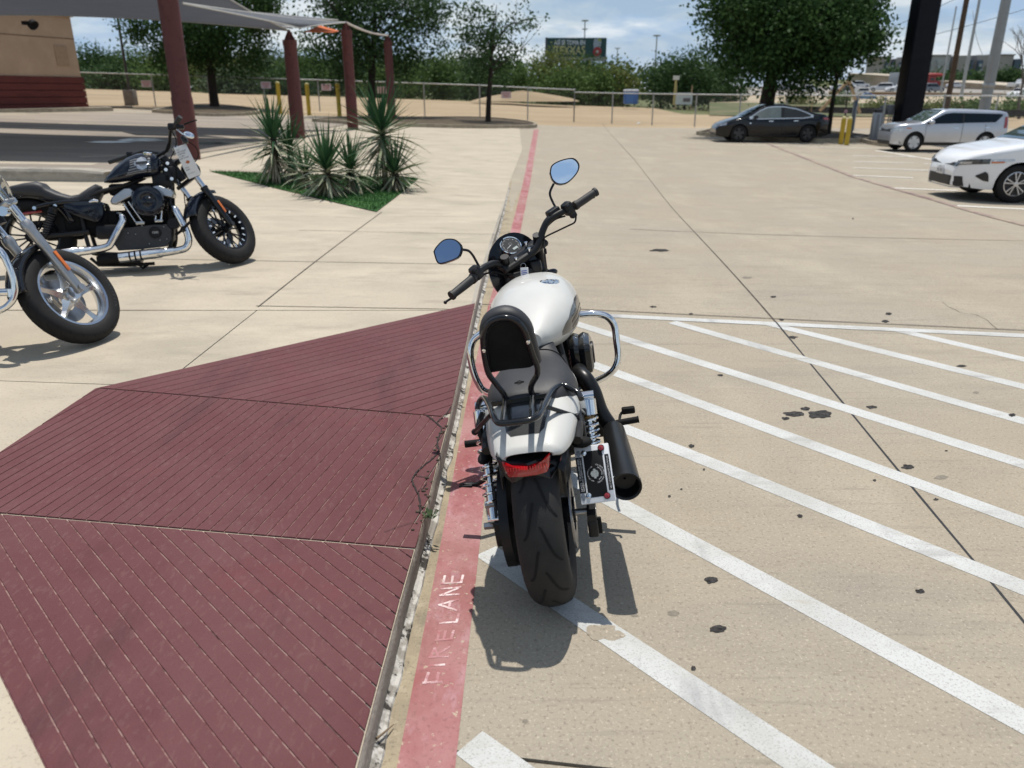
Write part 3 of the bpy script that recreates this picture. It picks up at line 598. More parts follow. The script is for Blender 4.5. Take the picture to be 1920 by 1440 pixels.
B_O = V((.155, 2.205, 0.0)); B_LEAN, B_YAW = R(9.2), R(4.0)
bike = thing('motorcycle', 'pearl white motorcycle with black padded backrest on its side stand by the fire lane', 'motorcycle', B_O, (0, -B_LEAN, -B_YAW))
BM = Euler((0, -B_LEAN, -B_YAW)).to_matrix(); BMI = BM.inverted()
def ub(x, y, Y):
    c = BMI @ (V((0, 0, CAM_H)) - B_O); d = BMI @ ray(x, y); t = (Y - c.y)/d.y; return c + d*t
def ubx(x, y, X):
    c = BMI @ (V((0, 0, CAM_H)) - B_O); d = BMI @ ray(x, y); t = (X - c.x)/d.x; return c + d*t
# ---- wheels
def tyre_mb(Rr, w, rim, c=(0, 0, 0), n=64, crown=1.0):
    """round profile tyre about the x axis"""
    prof = []; h = Rr - rim
    for k in range(15):
        t = -pi*0.5 + pi*k/14; xs = sin(t)*w/2; q = cos(t)**(0.62*crown) if cos(t) > 1e-6 else 0
        prof.append((rim + h*0.30 + h*0.70*q, xs))
    prof = [(rim - .004, -w*.36), (rim + h*.10, -w*.44)] + prof + [(rim + h*.10, w*.44), (rim - .004, w*.36)]
    m = MB(); m.lathe(prof, c, (1, 0, 0), n); return m
def tyre_r(Rr, w, rim, xs, crown=1.0):
    t = math.asin(max(-1, min(1, xs/(w/2)))); return rim + (Rr - rim)*(.30 + .70*max(cos(t), 0)**(0.62*crown))
def groove_mb(Rr, w, rim, c, count, path, wd=0.0045, crown=1.0, lift=0.0012):
    """grooves: path is list of (x fraction, angle offset) repeated around; thin dark strips lying in the tread surface"""
    m = MB(); c = V(c)
    for k in range(count):
        a0 = 2*pi*k/count
        for pth in path:
            pts = []
            fine = spline([V((p[0], p[1], 0)) for p in pth], 4)[0] if len(pth) > 2 else [V((pth[0][0] + (pth[1][0] - pth[0][0])*i/8, pth[0][1] + (pth[1][1] - pth[0][1])*i/8, 0)) for i in range(9)]
            for q in fine:
                x = q.x*w/2; r = tyre_r(Rr, w, rim, x, crown) + lift; a = a0 + q.y; pts.append((V((x, -r*cos(a), r*sin(a))), a, r))
            L = []; Q = []
            for i, (p, a, r) in enumerate(pts):
                tg = (pts[min(i + 1, len(pts) - 1)][0] - pts[max(i - 1, 0)][0]).normalized(); nr = V((p.x*.9, -cos(a)*.06, sin(a)*.06)); nr = V((p.x/(w*.5)*.5, -cos(a), sin(a))).normalized(); sd = tg.cross(nr).normalized()
                tp_ = 1.0 if 0 < i < len(pts) - 1 else .45
                L.append(c + p + sd*wd*.5*tp_); Q.append(c + p - sd*wd*.5*tp_)
            n = len(L); m.add(L + Q, [(i, i + 1, n + i + 1, n + i) for i in range(n - 1)])
    return m
def rim_mb(rim, w, c, lip=0.012):
    m = MB(); hw = w*.37
    m.lathe([(rim - .005, -hw + .01), (rim + .006, -hw), (rim + .004, -hw - .006), (rim - .010, -hw - .004), (rim - .022, -hw + .02), (rim - .030, 0), (rim - .022, hw - .02), (rim - .010, hw + .004), (rim + .004, hw + .006), (rim + .006, hw), (rim - .005, hw - .01)], c, (1, 0, 0), 48)
    return m
RR = 0.296
ctr = (0, 0, RR)
rw = rim_mb(.19, .14, ctr)
for k in range(7):
    for s in (-.16, .16):
        a = 2*pi*k/7 + s*.4; b = 2*pi*k/7 + s
        rw.tube([(0, cos(a)*.045, RR + sin(a)*.045), (.0, cos(b)*.166, RR + sin(b)*.166)], [.013, .009], 6)
rw.cyl((-.10, 0, RR), (.10, 0, RR), .042); wheel = rw.build('rear_wheel', gloss_bk, bike)
ty = tyre_mb(RR, .146, .19, ctr); ty.build('tyre', rubber_m, wheel)
groove_mb(RR, .146, .19, ctr, 13, [[(.06, .37), (.18, .34), (.52, .10), (.84, -.03)], [(-.06, .62), (-.14, .56), (-.40, .32), (-.60, .25)]], .0080).build('tread_groove', groove_bk, wheel)
m = MB(); m.lathe([(.155, -.125), (.160, -.122), (.160, -.100), (.120, -.098), (.06, -.10), (.05, -.13), (.11, -.127), (.155, -.125)], ctr, (1, 0, 0), 40); m.build('belt_pulley', satin_bk, bike)
m = MB(); m.lathe([(.125, .088), (.125, .093), (.07, .093), (.07, .088), (.125, .088)], ctr, (1, 0, 0), 36); m.build('brake_disc', steel_m, bike)
m = MB(); m.cyl((-.19, 0, RR - .012), (.165, 0, RR - .012), .011); m.build('axle', steel_m, bike)
m = MB()
for s in (-1, 1):
    x = s*.15; m.loft([[V((x + a*.014, y, z + b*.026*k)) for a, b in ((-1, -1), (1, -1), (1, 1), (-1, 1))] for y, z, k in ((-.06, RR - .015, .8), (.06, RR - .012, 1), (.25, RR + .02, .9), (.52, RR + .06, 1))], True, True, False)
    m.rbox((x, -.035, RR - .045), (.032, .055, .06), .006)
m.box((0, .5, RR + .06), (.3, .05, .06)); m.build('swingarm', satin_bk, bike)
m = MB(); p_ = ub(1117, 985, -.03); m.rbox(p_, (.04, .02, .055), .004); m.tube([p_ + V((0, 0, .02)), (.15, .0, RR - .03)], .009); m.cyl(p_ + V((0, -.012, 0)), p_ + V((0, -.02, 0)), .008, 6); m.build('fender_bracket', matte_bk, bike)
# lower belt guard
m = MB(); m.loft([[V((x, -cos(a)*r, RR + sin(a)*r)) for x, r in ((-.128, .168), (-.098, .168), (-.098, .173), (-.128, .173))] for a in [R(-35 + 9*k) for k in range(20)]], True, True, True); m.build('belt_guard', satin_bk, bike)
# front wheel, fork, fender turned with the handlebar
RAKE, STEER = R(27), R(40)
def st(p, dl=STEER):
    P0 = V((0, 1.46, .28)); k = V((0, -sin(RAKE), cos(RAKE))); q = V(p) - P0
    return P0 + q*cos(dl) + k.cross(q)*sin(dl) + k*k.dot(q)*(1 - cos(dl))
def stm(mb): mb.v = [st(p) for p in mb.v]; return mb
fc = (0, 1.535, .296)
fw = rim_mb(.216, .10, fc)
for k in range(7):
    a = 2*pi*k/7; fw.tube([(0, 1.535 + cos(a)*.035, .296 + sin(a)*.035), (0, 1.535 + cos(a)*.195, .296 + sin(a)*.195)], [.014, .010], 6)
fw.cyl((-.07, 1.535, .296), (.07, 1.535, .296), .03); fwo = stm(fw).build('front_wheel', gloss_bk, bike)
stm(tyre_mb(.296, .10, .216, fc)).build('tyre', rubber_m, fwo)
for s in (-1, 1):
    m = MB(); m.tube([(s*.095, 1.55, .30), (s*.095, 1.40, .60)], .024); m.tube([(s*.095, 1.40, .58), (s*.095, 1.19, .97)], .019); stm(m).build('fork_leg', satin_bk, bike)
m = MB(); m.rbox((0, 1.21, .925), (.26, .07, .03), .012, Matrix.Rotation(RAKE, 3, 'X')); m.rbox((0, 1.29, .76), (.26, .08, .035), .012, Matrix.Rotation(RAKE, 3, 'X')); stm(m).build('fork_clamp', satin_bk, bike)
m = MB()
rings = []
for k in range(15):
    a = R(20 + 9.5*k); rings.append([V((x, 1.535 - cos(a)*r, .296 + sin(a)*r)) for x, r in ((-.062, .30), (-.055, .325), (-.02, .338), (.02, .338), (.055, .325), (.062, .30))])
m.loft(rings, False, False, True); stm(m).build('front_fender', pearl_m, bike, solid=.004)
# ---- frame, engine, generic machinery
m = MB()
for s in (-1, 1):
    m.tube([(s*.03, 1.16, .80), (s*.10, 1.05, .55), (s*.13, .98, .28), (s*.13, .80, .20), (s*.13, .45, .22), (s*.12, .36, .36), (s*.11, .30, .58)], .016, 8, smooth_path=4)
    m.tube([(s*.04, 1.12, .80), (s*.07, .75, .70), (s*.12, .35, .60), (s*.145, .05, .585), (s*.14, -.06, .565)], .016, 8, smooth_path=4)
m.build('frame', satin_bk, bike)
m = MB(); m.rbox((0, .72, .33), (.24, .46, .20), .05); m.rbox((0, .60, .42), (.20, .25, .16), .04); m.rbox((0, .56, .52), (.2, .22, .14), .03)
for cy, tilt in ((.66, 25), (.88, -30)):
    Mx = Matrix.Rotation(R(tilt), 3, 'X')
    for k in range(8): m.rbox(V((0, cy, .40)) + Mx @ V((0, 0, .03 + .022*k)), (.17, .15, .009), .02, Mx)
    m.rbox(V((0, cy, .40)) + Mx @ V((0, 0, .225)), (.18, .17, .05), .03, Mx)
m.cyl((.10, .72, .33), (.15, .72, .33), .085); m.cyl((-.10, .72, .33), (-.155, .72, .33), .095)
m.build('engine', satin_bk, bike)
m = MB(); m.rbox((0, 1.10, .48), (.22, .05, .30), .02); m.build('radiator', matte_bk, bike)
# ---- rear fender body and tail
def interp(tab, y):
    if y <= tab[0][0]: return tab[0][1:]
    for a, b in zip(tab, tab[1:]):
        if a[0] <= y <= b[0]:
            t = (y - a[0])/(b[0] - a[0]); t = t*t*(3 - 2*t)*.35 + t*.65; return tuple(p + (q - p)*t for p, q in zip(a[1:], b[1:]))
    return tab[-1][1:]
TAIL = [(-.182, .074, .600, .586), (-.175, .092, .611, .582), (-.155, .106, .622, .578), (-.12, .119, .634, .577), (-.06, .134, .649, .577), (.02, .147, .665, .577), (.10, .155, .677, .578), (.2, .157, .686, .58), (.34, .150, .690, .58)]
def tail_pt(y, t, off=0.0):
    hw, zt, zs = interp(TAIL, y); c, s_ = cos(t), sin(t); x = hw*math.copysign(abs(c)**.62, c); z = zs + (zt - zs)*max(s_, 0)**.8
    n = V((c/hw, 0, max(s_, .02)/(zt - zs + .02))).normalized(); return V((x, y, z)) + n*off
def tail_y(x, y, off): 
    hw, zt, zs = interp(TAIL, y); q = min(.999, abs(x)/hw)**(1/.62); t = math.acos(q); return tail_pt(y, t if x >= 0 else pi - t, off)
m = MB(); ys = [-.182, -.180, -.174, -.164, -.148, -.12, -.09, -.04, .02, .1, .2, .34]; rings = []
for y in ys:
    hw, zt, zs = interp(TAIL, y)
    rings.append([V((hw*.97, y + .004, zs - .005))] + [tail_pt(y, pi*k/22) for k in range(23)] + [V((-hw*.97, y + .004, zs - .005))])
rings.insert(0, [V((p.x*.93, -.177, p.z - .003 if 0 < k < 24 else p.z)) for k, p in enumerate(rings[0])])
m.loft(rings, False, False, True); tail = m.build('tail_cowl', pearl_m, bike)
m = MB(); rings = []
for i in range(13):
    y = .17 - .295*i/12; l, r = -.098 + .036*i/12, .084 - .036*i/12
    if i == 12: l, r = l + .012, r - .012
    rings.append([tail_y(l + (r - l)*k/10, y, .0012) for k in range(11)])
m.loft(rings, False, False, True); m.build('graphic_panel', grey_dec, tail)
m = MB(); rings = []
for y, hw, zt, zb in ((.30, .10, .60, .50), (.10, .105, .605, .47), (0, .105, .605, .46), (-.06, .105, .58, .46), (-.13, .10, .56, .47), (-.17, .092, .55, .48)):
    rings.append([V((hw, y, zb)), V((hw, y, zt - .03)), V((hw*.7, y, zt)), V((-hw*.7, y, zt)), V((-hw, y, zt - .03)), V((-hw, y, zb))])
m.loft(rings, False, False, True); m.build('rear_fender', satin_bk, bike, solid=.004)
# light housing and lens, facing back
HO = [(928, 856), (945, 866), (985, 868), (1030, 853), (1050, 833), (1058, 842), (1046, 878), (1034, 899), (1012, 905), (960, 907), (945, 893), (934, 872)]
front = [ub(x, y, -.185 if i not in (3, 4, 5) else -.14) for i, (x, y) in enumerate(HO)]
m = MB(); back = [V((p.x*.92, p.y + .10, p.z + .012)) for p in front]; m.loft([back, front], True, True, False); hous = m.build('light_housing', gloss_bk, bike, bevel=.004)
LN = [(941, 868), (960, 875), (990, 876), (1015, 868), (1031, 852), (1031, 872), (1027, 884), (1010, 889), (980, 893), (953, 894), (947, 884)]
lf = [ub(x, y, -.198) for x, y in LN]; c = sum(lf, V())/len(lf)
m = MB(); m.loft([[p + V((0, .012, 0)) for p in lf], lf, [c + (p - c)*.86 + V((0, -.010, 0)) for p in lf], [c + (p - c)*.45 + V((0, -.014, 0)) for p in lf]], True, True, True); lens = m.build('tail_light', red_lens, bike)
m = MB()
for k in range(15):
    x = 952 + k*5.2; a = ub(x, 879 - k*.6, -.214); b = ub(x + .8, 885 - k*.6, -.214); m.tube([a, b], .0016, 5)
m.build('lens_rib', pm('lens_rib_red', (.7, .05, .05), .1, 0, .1, 5, coat=1), lens)
for x, y, yy in ((1047, 856, -.13),):
    m = MB(); m.sphere(ub(x, y, yy), (.010, .020, .016), 10, 6); m.build('side_reflector', red_lens, bike)
# ---- tank
TANK = [(.43, .040, .775, .72), (.46, .070, .79, .70), (.52, .105, .815, .675), (.60, .145, .842, .655), (.70, .174, .862, .645), (.82, .184, .872, .645), (.95, .174, .869, .655), (1.05, .146, .860, .675), (1.12, .108, .845, .70), (1.155, .06, .82, .74)]
def tank_pt(y, t, off=0.0):
    hw, zt, zb = interp(TANK, y); zc = zb + (zt - zb)*.46; c, s_ = cos(t), sin(t); e = .80
    x = hw*math.copysign(abs(c)**e, c); z = zc + ((zt - zc) if s_ >= 0 else (zc - zb))*math.copysign(abs(s_)**.86, s_)
    n = V((c/hw, 0, s_/(zt - zc))).normalized(); return V((x, y, z)) + n*off
m = MB(); ys = [.43, .435, .445, .46, .48, .52, .56, .6, .65, .7, .76, .82, .88, .95, 1.0, 1.05, 1.09, 1.12, 1.14, 1.155]
m.loft([[tank_pt(y, 2*pi*k/40) for k in range(40)] for y in ys], True, True, True); tank = m.build('fuel_tank', pearl_m, bike)
for s in (1, -1):
    m = MB(); rings = []; ribs = []
    for i in range(17):
        u = i/16; y = .535 + .46*u; lo = -.30 + .1*u + .75*max(0, .12 - u)**1 ; hi = lo + .02 + .78*sin(pi*min(1, u*1.05 + .02))**.55*(1 - .35*u)
        rings.append([tank_pt(y, (lo + (hi - lo)*k/8) if s > 0 else pi - (lo + (hi - lo)*k/8), .0013) for k in range(9)]); ribs.append((y, lo, hi))
    m.loft(rings, False, False, True); g = m.build('tank_graphic', grey_dec, tank)
    m = MB()
    for f0, f1 in ((.18, .34), (.44, .54)):
        m.loft([[tank_pt(y, (lo + (hi - lo)*f) if s > 0 else pi - (lo + (hi - lo)*f), .0022) for f in (f0, f1)] for y, lo, hi in ribs[3:15]], False, False, True)
    m.build('tank_stripe', gloss_bk, tank)
cp = ub(1030, 530, .83); nrm = V((.10, .12, 1)).normalized()
m = MB(); m.lathe([(.0405, -.012), (.0405, .004), (.038, .009), (.030, .011), (.029, .009), (.016, .0095), (.014, .013), (.001, .0135)], cp, nrm, 32); m.build('filler_cap', chrome_m, tank)
# ---- seat
SEAT = [(.045, .06, .668, .62), (.06, .10, .690, .61), (.10, .138, .706, .60), (.18, .154, .712, .595), (.26, .153, .708, .59), (.33, .142, .704, .59), (.39, .122, .708, .60), (.45, .098, .730, .62), (.50, .082, .757, .65), (.55, .066, .785, .69)]
def seat_pt(y, t, off=0.0):
    hw, zt, zb = interp(SEAT, y); c, s_ = cos(t), sin(t); x = hw*math.copysign(abs(c)**.6, c); z = zb + (zt - zb)*max(0, s_)**.62 - (.006*sin(pi*min(1, max(0, (y - .3)/.15))))*0; n = V((c*.3/hw, 0, s_/(zt - zb + .03))).normalized(); return V((x, y, z)) + n*off
m = MB(); ys = [.045, .05, .06, .08, .11, .15, .2, .26, .31, .35, .39, .42, .45, .48, .51, .55]
m.loft([[seat_pt(y, pi*k/26) for k in range(27)] for y in ys], False, False, True); m.add([seat_pt(.045, pi*k/26) for k in range(27)], [tuple(range(27))]); seat = m.build('seat', vinyl_m, bike)
m = MB(); m.tube([seat_pt(.395 + .02*sin(pi*k/26), pi*k/26, .0015) for k in range(1, 26)], .0022, 6); m.build('seat_seam', matte_bk, seat)
m = MB(); e0 = ub(974, 726, .11)
em = [(-1, .25), (-.55, .25), (-.42, .62), (.0, .9), (.42, .62), (.55, .25), (1, .25), (1, -.25), (.55, -.25), (.42, -.62), (0, -.9), (-.42, -.62), (-.55, -.25), (-1, -.25)]
def on_seat(x, y):
    hw, zt, zb = interp(SEAT, y); q = min(.999, abs(x)/hw)**(1/.6); t = math.acos(q); return seat_pt(y, t if x >= 0 else pi - t, .0012)
ol = [on_seat(e0.x + .015*a, .125 + .013*b + .0) for a, b in em]; m.tube(ol + [ol[0]], .0011, 5, caps=False); m.tube([on_seat(e0.x - .013, .125), on_seat(e0.x + .013, .125)], .0012, 5); m.build('embossed_emblem', groove_bk, seat)
# ---- backrest and rack
def bp(x, y): 
    t = (y - 583)/(745 - 583); return ub(x, y, .015 + .055*t)
m = MB(); OUT = [(908, 699), (903, 672), (899, 640), (899, 620), (906, 603), (922, 590), (945, 584), (966, 588), (984, 600), (997, 618), (1005, 645), (1013, 676), (1014, 684), (1002, 687), (955, 693), (923, 699)]
o = [bp(x, y) for x, y in OUT]; c = sum(o, V())/len(o); fw_ = V((0, .05, .012))
o = spline(o + [o[0]], 3)[0][:-1]
m.loft([[c + (p - c)*.90 for p in o], [p - (p - c)*.02 + fw_*.14 for p in o], [p + (p - c)*.015 + fw_*.45 for p in o], [p + fw_*.8 for p in o], [c + (p - c)*.8 + fw_ for p in o]], True, True, True); m.build('backrest_pad', vinyl_m, bike, sharp=80)
m = MB(); IN = [(921, 698), (916, 660), (915, 632), (922, 613), (936, 604), (950, 602), (966, 606), (978, 622), (988, 650), (1001, 684), (955, 692)]
i_ = [bp(x, y) + V((0, -.004, 0)) for x, y in IN]; m.prism(spline(i_ + [i_[0]], 4)[0][:-1], (0, .006, 0)); m.build('back_plate', matte_bk, bike)
TB = [(950, 745), (944, 733), (930, 715), (917, 697), (910, 668), (907, 640), (909, 620), (921, 601), (945, 593), (967, 598), (982, 614), (992, 640), (1000, 664), (1008, 685), (1007, 700), (998, 716), (996, 728), (1000, 738)]
m = MB(); m.tube([bp(x, y) + V((0, -.016 if 600 < y < 735 or True else 0, 0)) for x, y in TB], .0095, 10, smooth_path=4); m.build('backrest_frame', gloss_bk, bike)
for x, y in ((991, 636), (909, 652)):
    m = MB(); p = bp(x, y) + V((0, -.026, 0)); m.lathe([(.0001, -.006), (.006, -.005), (.0065, -.002), (.0065, .004)], p, (0, 1, .1), 12); m.build('frame_bolt', chrome_m, bike)
def rk(lst): return [ub(x, y, Y) for x, y, Y in lst]
m = MB()
m.tube(rk([(1090, 748, .06), (1083, 736, .09), (1062, 724, .11), (1050, 723, .11), (1035, 733, .06), (1022, 757, -.06), (1013, 775, -.15), (1004, 783, -.185), (985, 789, -.2), (945, 794, -.2), (932, 791, -.19), (925, 779, -.15), (918, 762, -.05), (911, 749, .04), (905, 746, .09), (898, 755, .10), (895, 768, .09)]), .0095, 10, smooth_path=4)
m.build('luggage_rack', gloss_bk, bike)
m = MB(); a, b = ub(919, 757, .055), ub(1030, 739, .055); ud = V((0, 0, .012)); bw = V((0, .009, -.002))
m.loft([[p + ud*.5 + bw, p + ud*.5 - bw, p - ud*.9 - bw, p - ud*.9 + bw] for p in (a, (a + b)/2, b)], True, True, False)
m.tube([ub(947, 750, .05), ub(943, 792, -.195)], .0095, 8); m.tube([ub(998, 741, .05), ub(997, 786, -.19)], .0095, 8); m.build('rack_bar', gloss_bk, bike, bevel=.002)
m = MB(); a, b = ub(1022, 762, -.06), ub(1082, 781, .03); m.tube([a, b], .0075, 6); m.sphere(b, .011, 8, 6); m.build('rack_strut', satin_bk, bike); m = MB(); a, b = ub(919, 779, -.12), ub(890, 810, .02); m.tube([a, b], .0075, 6); m.sphere(b, .011, 8, 6); m.build('rack_strut', satin_bk, bike)
# ---- shocks
def shock(name, top, bot, cover, mat):
    top, bot = V(top), V(bot); d = bot - top; L = d.length; d.normalize(); u = d.orthogonal().normalized(); v = d.cross(u)
    m = MB(); m.cyl(top, bot, .010); m.cyl(top + d*L*.35, top + d*L*.62, .016); m.cyl(top + d*L*.72, bot, .019); m.cyl(bot - V((.02, 0, 0)), bot + V((.02, 0, 0)), .014); m.cyl(top - V((.02, 0, 0)), top + V((.025, 0, 0)), .017, 12); s_ = m.build('shock_absorber', chrome_m, bike)
    m = MB(); pts = []
    for k in range(8*14 + 1):
        a = 2*pi*k/14; t = .24 + .62*k/(8*14); pts.append(top + d*L*t + (u*cos(a) + v*sin(a))*.0275)
    m.tube(pts, .0045, 6); m.build('spring', chrome_m, s_)
    if cover: m = MB(); m.tube([top + d*L*.03, top + d*L*.045, top + d*L*.24, top + d*L*.25], [.020, .030, .030, .026], 20); m.build('spring_cover', chrome_m, s_)
    m = MB(); m.cyl(top + d*L*.26, top + d*L*.31, .019); m.build('bump_stop', pm('tan_bump_stop', (.32, .18, .05), .6), s_)
shock('r', ub(1099, 743, .17), ub(1116, 885, .09), True, chrome_m)
shock('l', ub(903, 762, .14), ub(927, 972, -.03), True, chrome_m)
# ---- exhaust, muffler
m = MB(); mf, me_ = ub(1150, 806, .42), ub(1175, 913, .0); d = (me_ - mf).normalized(); L = (me_ - mf).length
m.tube([mf - d*.01, mf, mf + d*.012, mf + d*L*.55, mf + d*L*.555, mf + d*(L - .02), mf + d*(L - .019), mf + d*L], [.030, .036, .041, .046, .0465, .0475, .050, .0495], 28, caps=False)
m.tube([mf + d*L, mf + d*(L - .004), mf + d*(L - .05), mf + d*(L - .055)], [.0495, .042, .036, .004], 28, caps=False); muf = m.build('muffler', exh_m, bike)
m = MB()
for k in range(3):
    a = 2*pi*k/3 + .6; u = d.orthogonal().normalized(); v = d.cross(u); p = mf + d*(L - .016) + (u*cos(a) + v*sin(a))*.0485; m.sphere(p, .0035, 6, 4)
m.build('muffler_screw', steel_m, muf)
m = MB(); m.tube([(.10, .86, .42), (.15, .76, .50), ub(1085, 700, .56), ub(1097, 711, .50), ub(1112, 735, .48), ub(1126, 772, .47), ub(1146, 802, .45), mf + d*.01], [.026, .028, .031, .032, .031, .030, .029, .029], 16, smooth_path=6); m.build('exhaust_pipe', exh_m, bike)
# ---- air cleaner on the right
m = MB(); Mx = Matrix.Rotation(R(90), 3, 'Y') @ Matrix.Rotation(R(0), 3, 'Z')
c = ub(1079, 664, .76); m.rbox(c, (.135, .20, .05), .035, Mx); m.build('air_cleaner_base', gloss_bk, bike)
m = MB(); c2 = c + V((.040, 0, 0)); m.rbox(c2, (.134, .20, .060), .032, Mx, n=5); ac = m.build('air_cleaner_cover', gloss_bk, bike)
m = MB(); m.lathe([(.045, .028), (.045, .034), (.038, .036), (.001, .036)], c2, (1, 0, 0), 20); m.build('cover_disc', satin_bk, ac)
# ---- engine guard
m = MB(); m.tube(rk([(1050, 596, 1.0), (1090, 590, 1.0), (1120, 589, 1.0), (1140, 595, 1.0), (1152, 612, 1.0), (1156, 640, .99), (1159, 668, .98), (1154, 688, .97), (1140, 703, .97), (1115, 716, .97), (1070, 735, .97)]), .0155, 14, smooth_path=4)
m.tube(rk([(1000, 598, 1.0), (920, 616, 1.0), (900, 627, 1.0), (887, 640, 1.0), (882, 660, .99), (886, 690, .98), (896, 717, .97), (912, 735, .97), (960, 742, .97)]), .0155, 14, smooth_path=4)
m.build('engine_guard', chrome_m, bike)
# ---- foot controls
m = MB(); a, b = ub(1147, 795, .50), ub(1198, 786, .50); m.cyl(a, b, .0125, 14); m.cyl(a + (b - a)*.96, b, .0135, 14); m.build('footpeg', matte_bk, bike)
m = MB(); m.tube(rk([(1120, 800, .5), (1147, 795, .5)]), .014, 8); m.tube(rk([(1140, 805, .48), (1158, 812, .46), (1168, 828, .45), (1170, 842, .43)]), [.008, .007, .006, .005], 8, smooth_path=3); m.rbox(ub(1130, 800, .52), (.05, .05, .07), .01); m.build('peg_bracket', satin_bk, bike)
m = MB(); p = ub(1178, 769, .78); m.rbox(p, (.055, .03, .028), .007); m.tube([p + V((-.015, 0, 0)), ub(1163, 778, .77), ub(1162, 797, .68), ub(1166, 808, .62)], .006, 8, smooth_path=3); m.build('brake_pedal', matte_bk, bike)
m = MB(); a, b = ub(906, 829, .40), ub(872, 833, .40); m.cyl(a, b, .0135, 14); m.tube([a, a + V((.06, .04, 0))], .011, 8); m.build('footpeg', matte_bk, bike)
m = MB(); a = ub(908, 859, .02); m.sphere(a, (.022, .040, .014), 12, 8); m.tube([a, (-.10, .06, .50)], .007, 8); m.build('turn_signal', matte_bk, bike)
m = MB(); a = ub(1091, 829, .02); m.sphere(a, (.034, .026, .017), 12, 8); m.tube([a, (.10, .06, .55)], .008, 8); m.build('turn_signal', matte_bk, bike)
m = MB(); k0 = ub(868, 908, .705); m.tube([(-.11, .66, .22), ub(916, 893, .69), ub(905, 902, .70), ub(892, 908, .705), k0], [.012, .011, .010, .009, .006], 8, smooth_path=3); m.rbox(k0 + V((.012, 0, -.006)), (.06, .035, .012), .005); m.build('side_stand', satin_bk, bike)
# rider-side machinery on the left: belt cover, hardware lumps
m = MB(); m.rbox((-.135, .52, .42), (.05, .16, .14), .03); m.rbox((-.13, .20, .47), (.03, .20, .06), .012); m.tube(rk([(905, 775, .10), (897, 800, .06), (905, 825, .05), (916, 860, .03)]), .010, 8, smooth_path=3); m.tube(rk([(928, 930, .0), (935, 985, -.02), (950, 1010, -.03)]), .012, 8, smooth_path=3); m.build('side_cover', satin_bk, bike)
for x, y in ((927, 945), (925, 985)):
    m = MB(); p = ub(x, y, -.02); m.cyl(p, p + V((-.03, 0, 0)), .012, 6); m.build('axle_nut', steel_m, bike)
m = MB(); m.rbox((.14, .22, .47), (.035, .22, .10), .015); m.rbox((.15, .10, .53), (.03, .10, .08), .01); m.tube(rk([(1072, 770, .10), (1088, 790, .08), (1080, 812, .05), (1068, 820, 0)]), .011, 8, smooth_path=3); m.build('side_cover', satin_bk, bike)
# ---- licence plate assembly on the right
PQ = [ub(1079, 838, .03), ub(1142, 831, .03), ub(1154, 938, -.07), ub(1087, 948, -.07)]
pc = sum(PQ, V())/4; ux = ((PQ[1] - PQ[0]) + (PQ[2] - PQ[3])).normalized(); uy = ((PQ[0] - PQ[3]) + (PQ[1] - PQ[2])); uy = (uy - ux*uy.dot(ux)).normalized(); un = ux.cross(uy)
pw = ((PQ[1] - PQ[0]).length + (PQ[2] - PQ[3]).length)/2; ph = ((PQ[0] - PQ[3]).length + (PQ[1] - PQ[2]).length)/2
def pp(u, v, o=0.0): return pc + ux*u*pw*.5 + uy*v*ph*.5 + un*o
PM3 = Matrix((ux, uy, un)).transposed()
m = MB(); m.rbox(pc, (pw, ph, .006), .010, PM3); plate = m.build('license_plate', pm('white_plate_frame', (.82, .83, .85), .35, 0, .02, 4), bike)
m = MB(); m.rbox(pp(.02, 0, .0032), (pw*.56, ph*.80, .0015), .006, PM3); m.build('plate_field', pm('plate_black', (.014, .014, .015), .6, spec=.2), plate)
def ptext(txt, u, v, size, o=.0052, ang=-90, sx=1.0, mat=white_tx, wid=None, name='plate_lettering'):
    M = Matrix.Translation(pp(u, v, o)) @ PM3.to_4x4() @ Matrix.Rotation(R(ang), 4, 'Z'); t = text_mesh(txt, size, Matrix())
    if wid:
        xs = [p.x for p in t.v]; k = wid/(max(xs) - min(xs)); 
        for p in t.v: p.x *= k
    t.v = [M @ p for p in t.v]; return t.build(name, mat, plate)
for u, t1 in ((-.80, None), (.80, None)):
    m = MB(); m.box(pp(u, 0, .0034), (pw*.18 if u < 0 else pw*.12, ph*.62, .001), PM3); m.build('plate_band', pm('plate_black', (.014, .014, .015), .6), plate)
ptext('CALIENTE HARLEY-DAVIDSON', -.735, 0, .0068, wid=ph*.56); ptext('SAN ANTONIO, TEXAS', -.86, 0, .0085, wid=ph*.56); ptext('WWW.CALIENTEHARLEY.COM', .80, 0, .0080, wid=ph*.56)
def arc_text(txt, r, a0, a1, size):
    tb = MB()
    for i, ch in enumerate(txt):
        if ch == ' ': continue
        a = R(a0 + (a1 - a0)*i/(len(txt) - 1)); t = text_mesh(ch, size, Matrix()); M = Matrix.Translation(pp(.02, .0, .0046) + ux*r*cos(a) + uy*r*sin(a)) @ PM3.to_4x4() @ Matrix.Rotation(a - pi/2, 4, 'Z'); tb.add([M @ p for p in t.v], t.f)
    tb.build('plate_lettering', white_tx, plate)
arc_text('CALIENTE HARLEY-DAVIDSON', .0285, 78, -78, .0062); arc_text('SAN ANTONIO, TEXAS', .0215, 62, -62, .0055); arc_text('WWW.CALIENTEHARLEY.COM', .0235, 250, 110, .0045)
SH = [(-1, .30), (-.75, .30), (-.62, .80), (0, 1.0), (.62, .80), (.75, .30), (1, .30), (1, -.30), (.72, -.30), (.5, -.8), (0, -1.1), (-.5, -.8), (-.72, -.30), (-1, -.30)]
m = MB(); m.prism([pp(.0, 0, .0041) + ux*a*.0125 + uy*b*.0150 for b, a in SH], un*.0012); m.build('plate_emblem', pm('emblem_grey', (.30, .33, .32), .5, 0, .35, 260), plate)
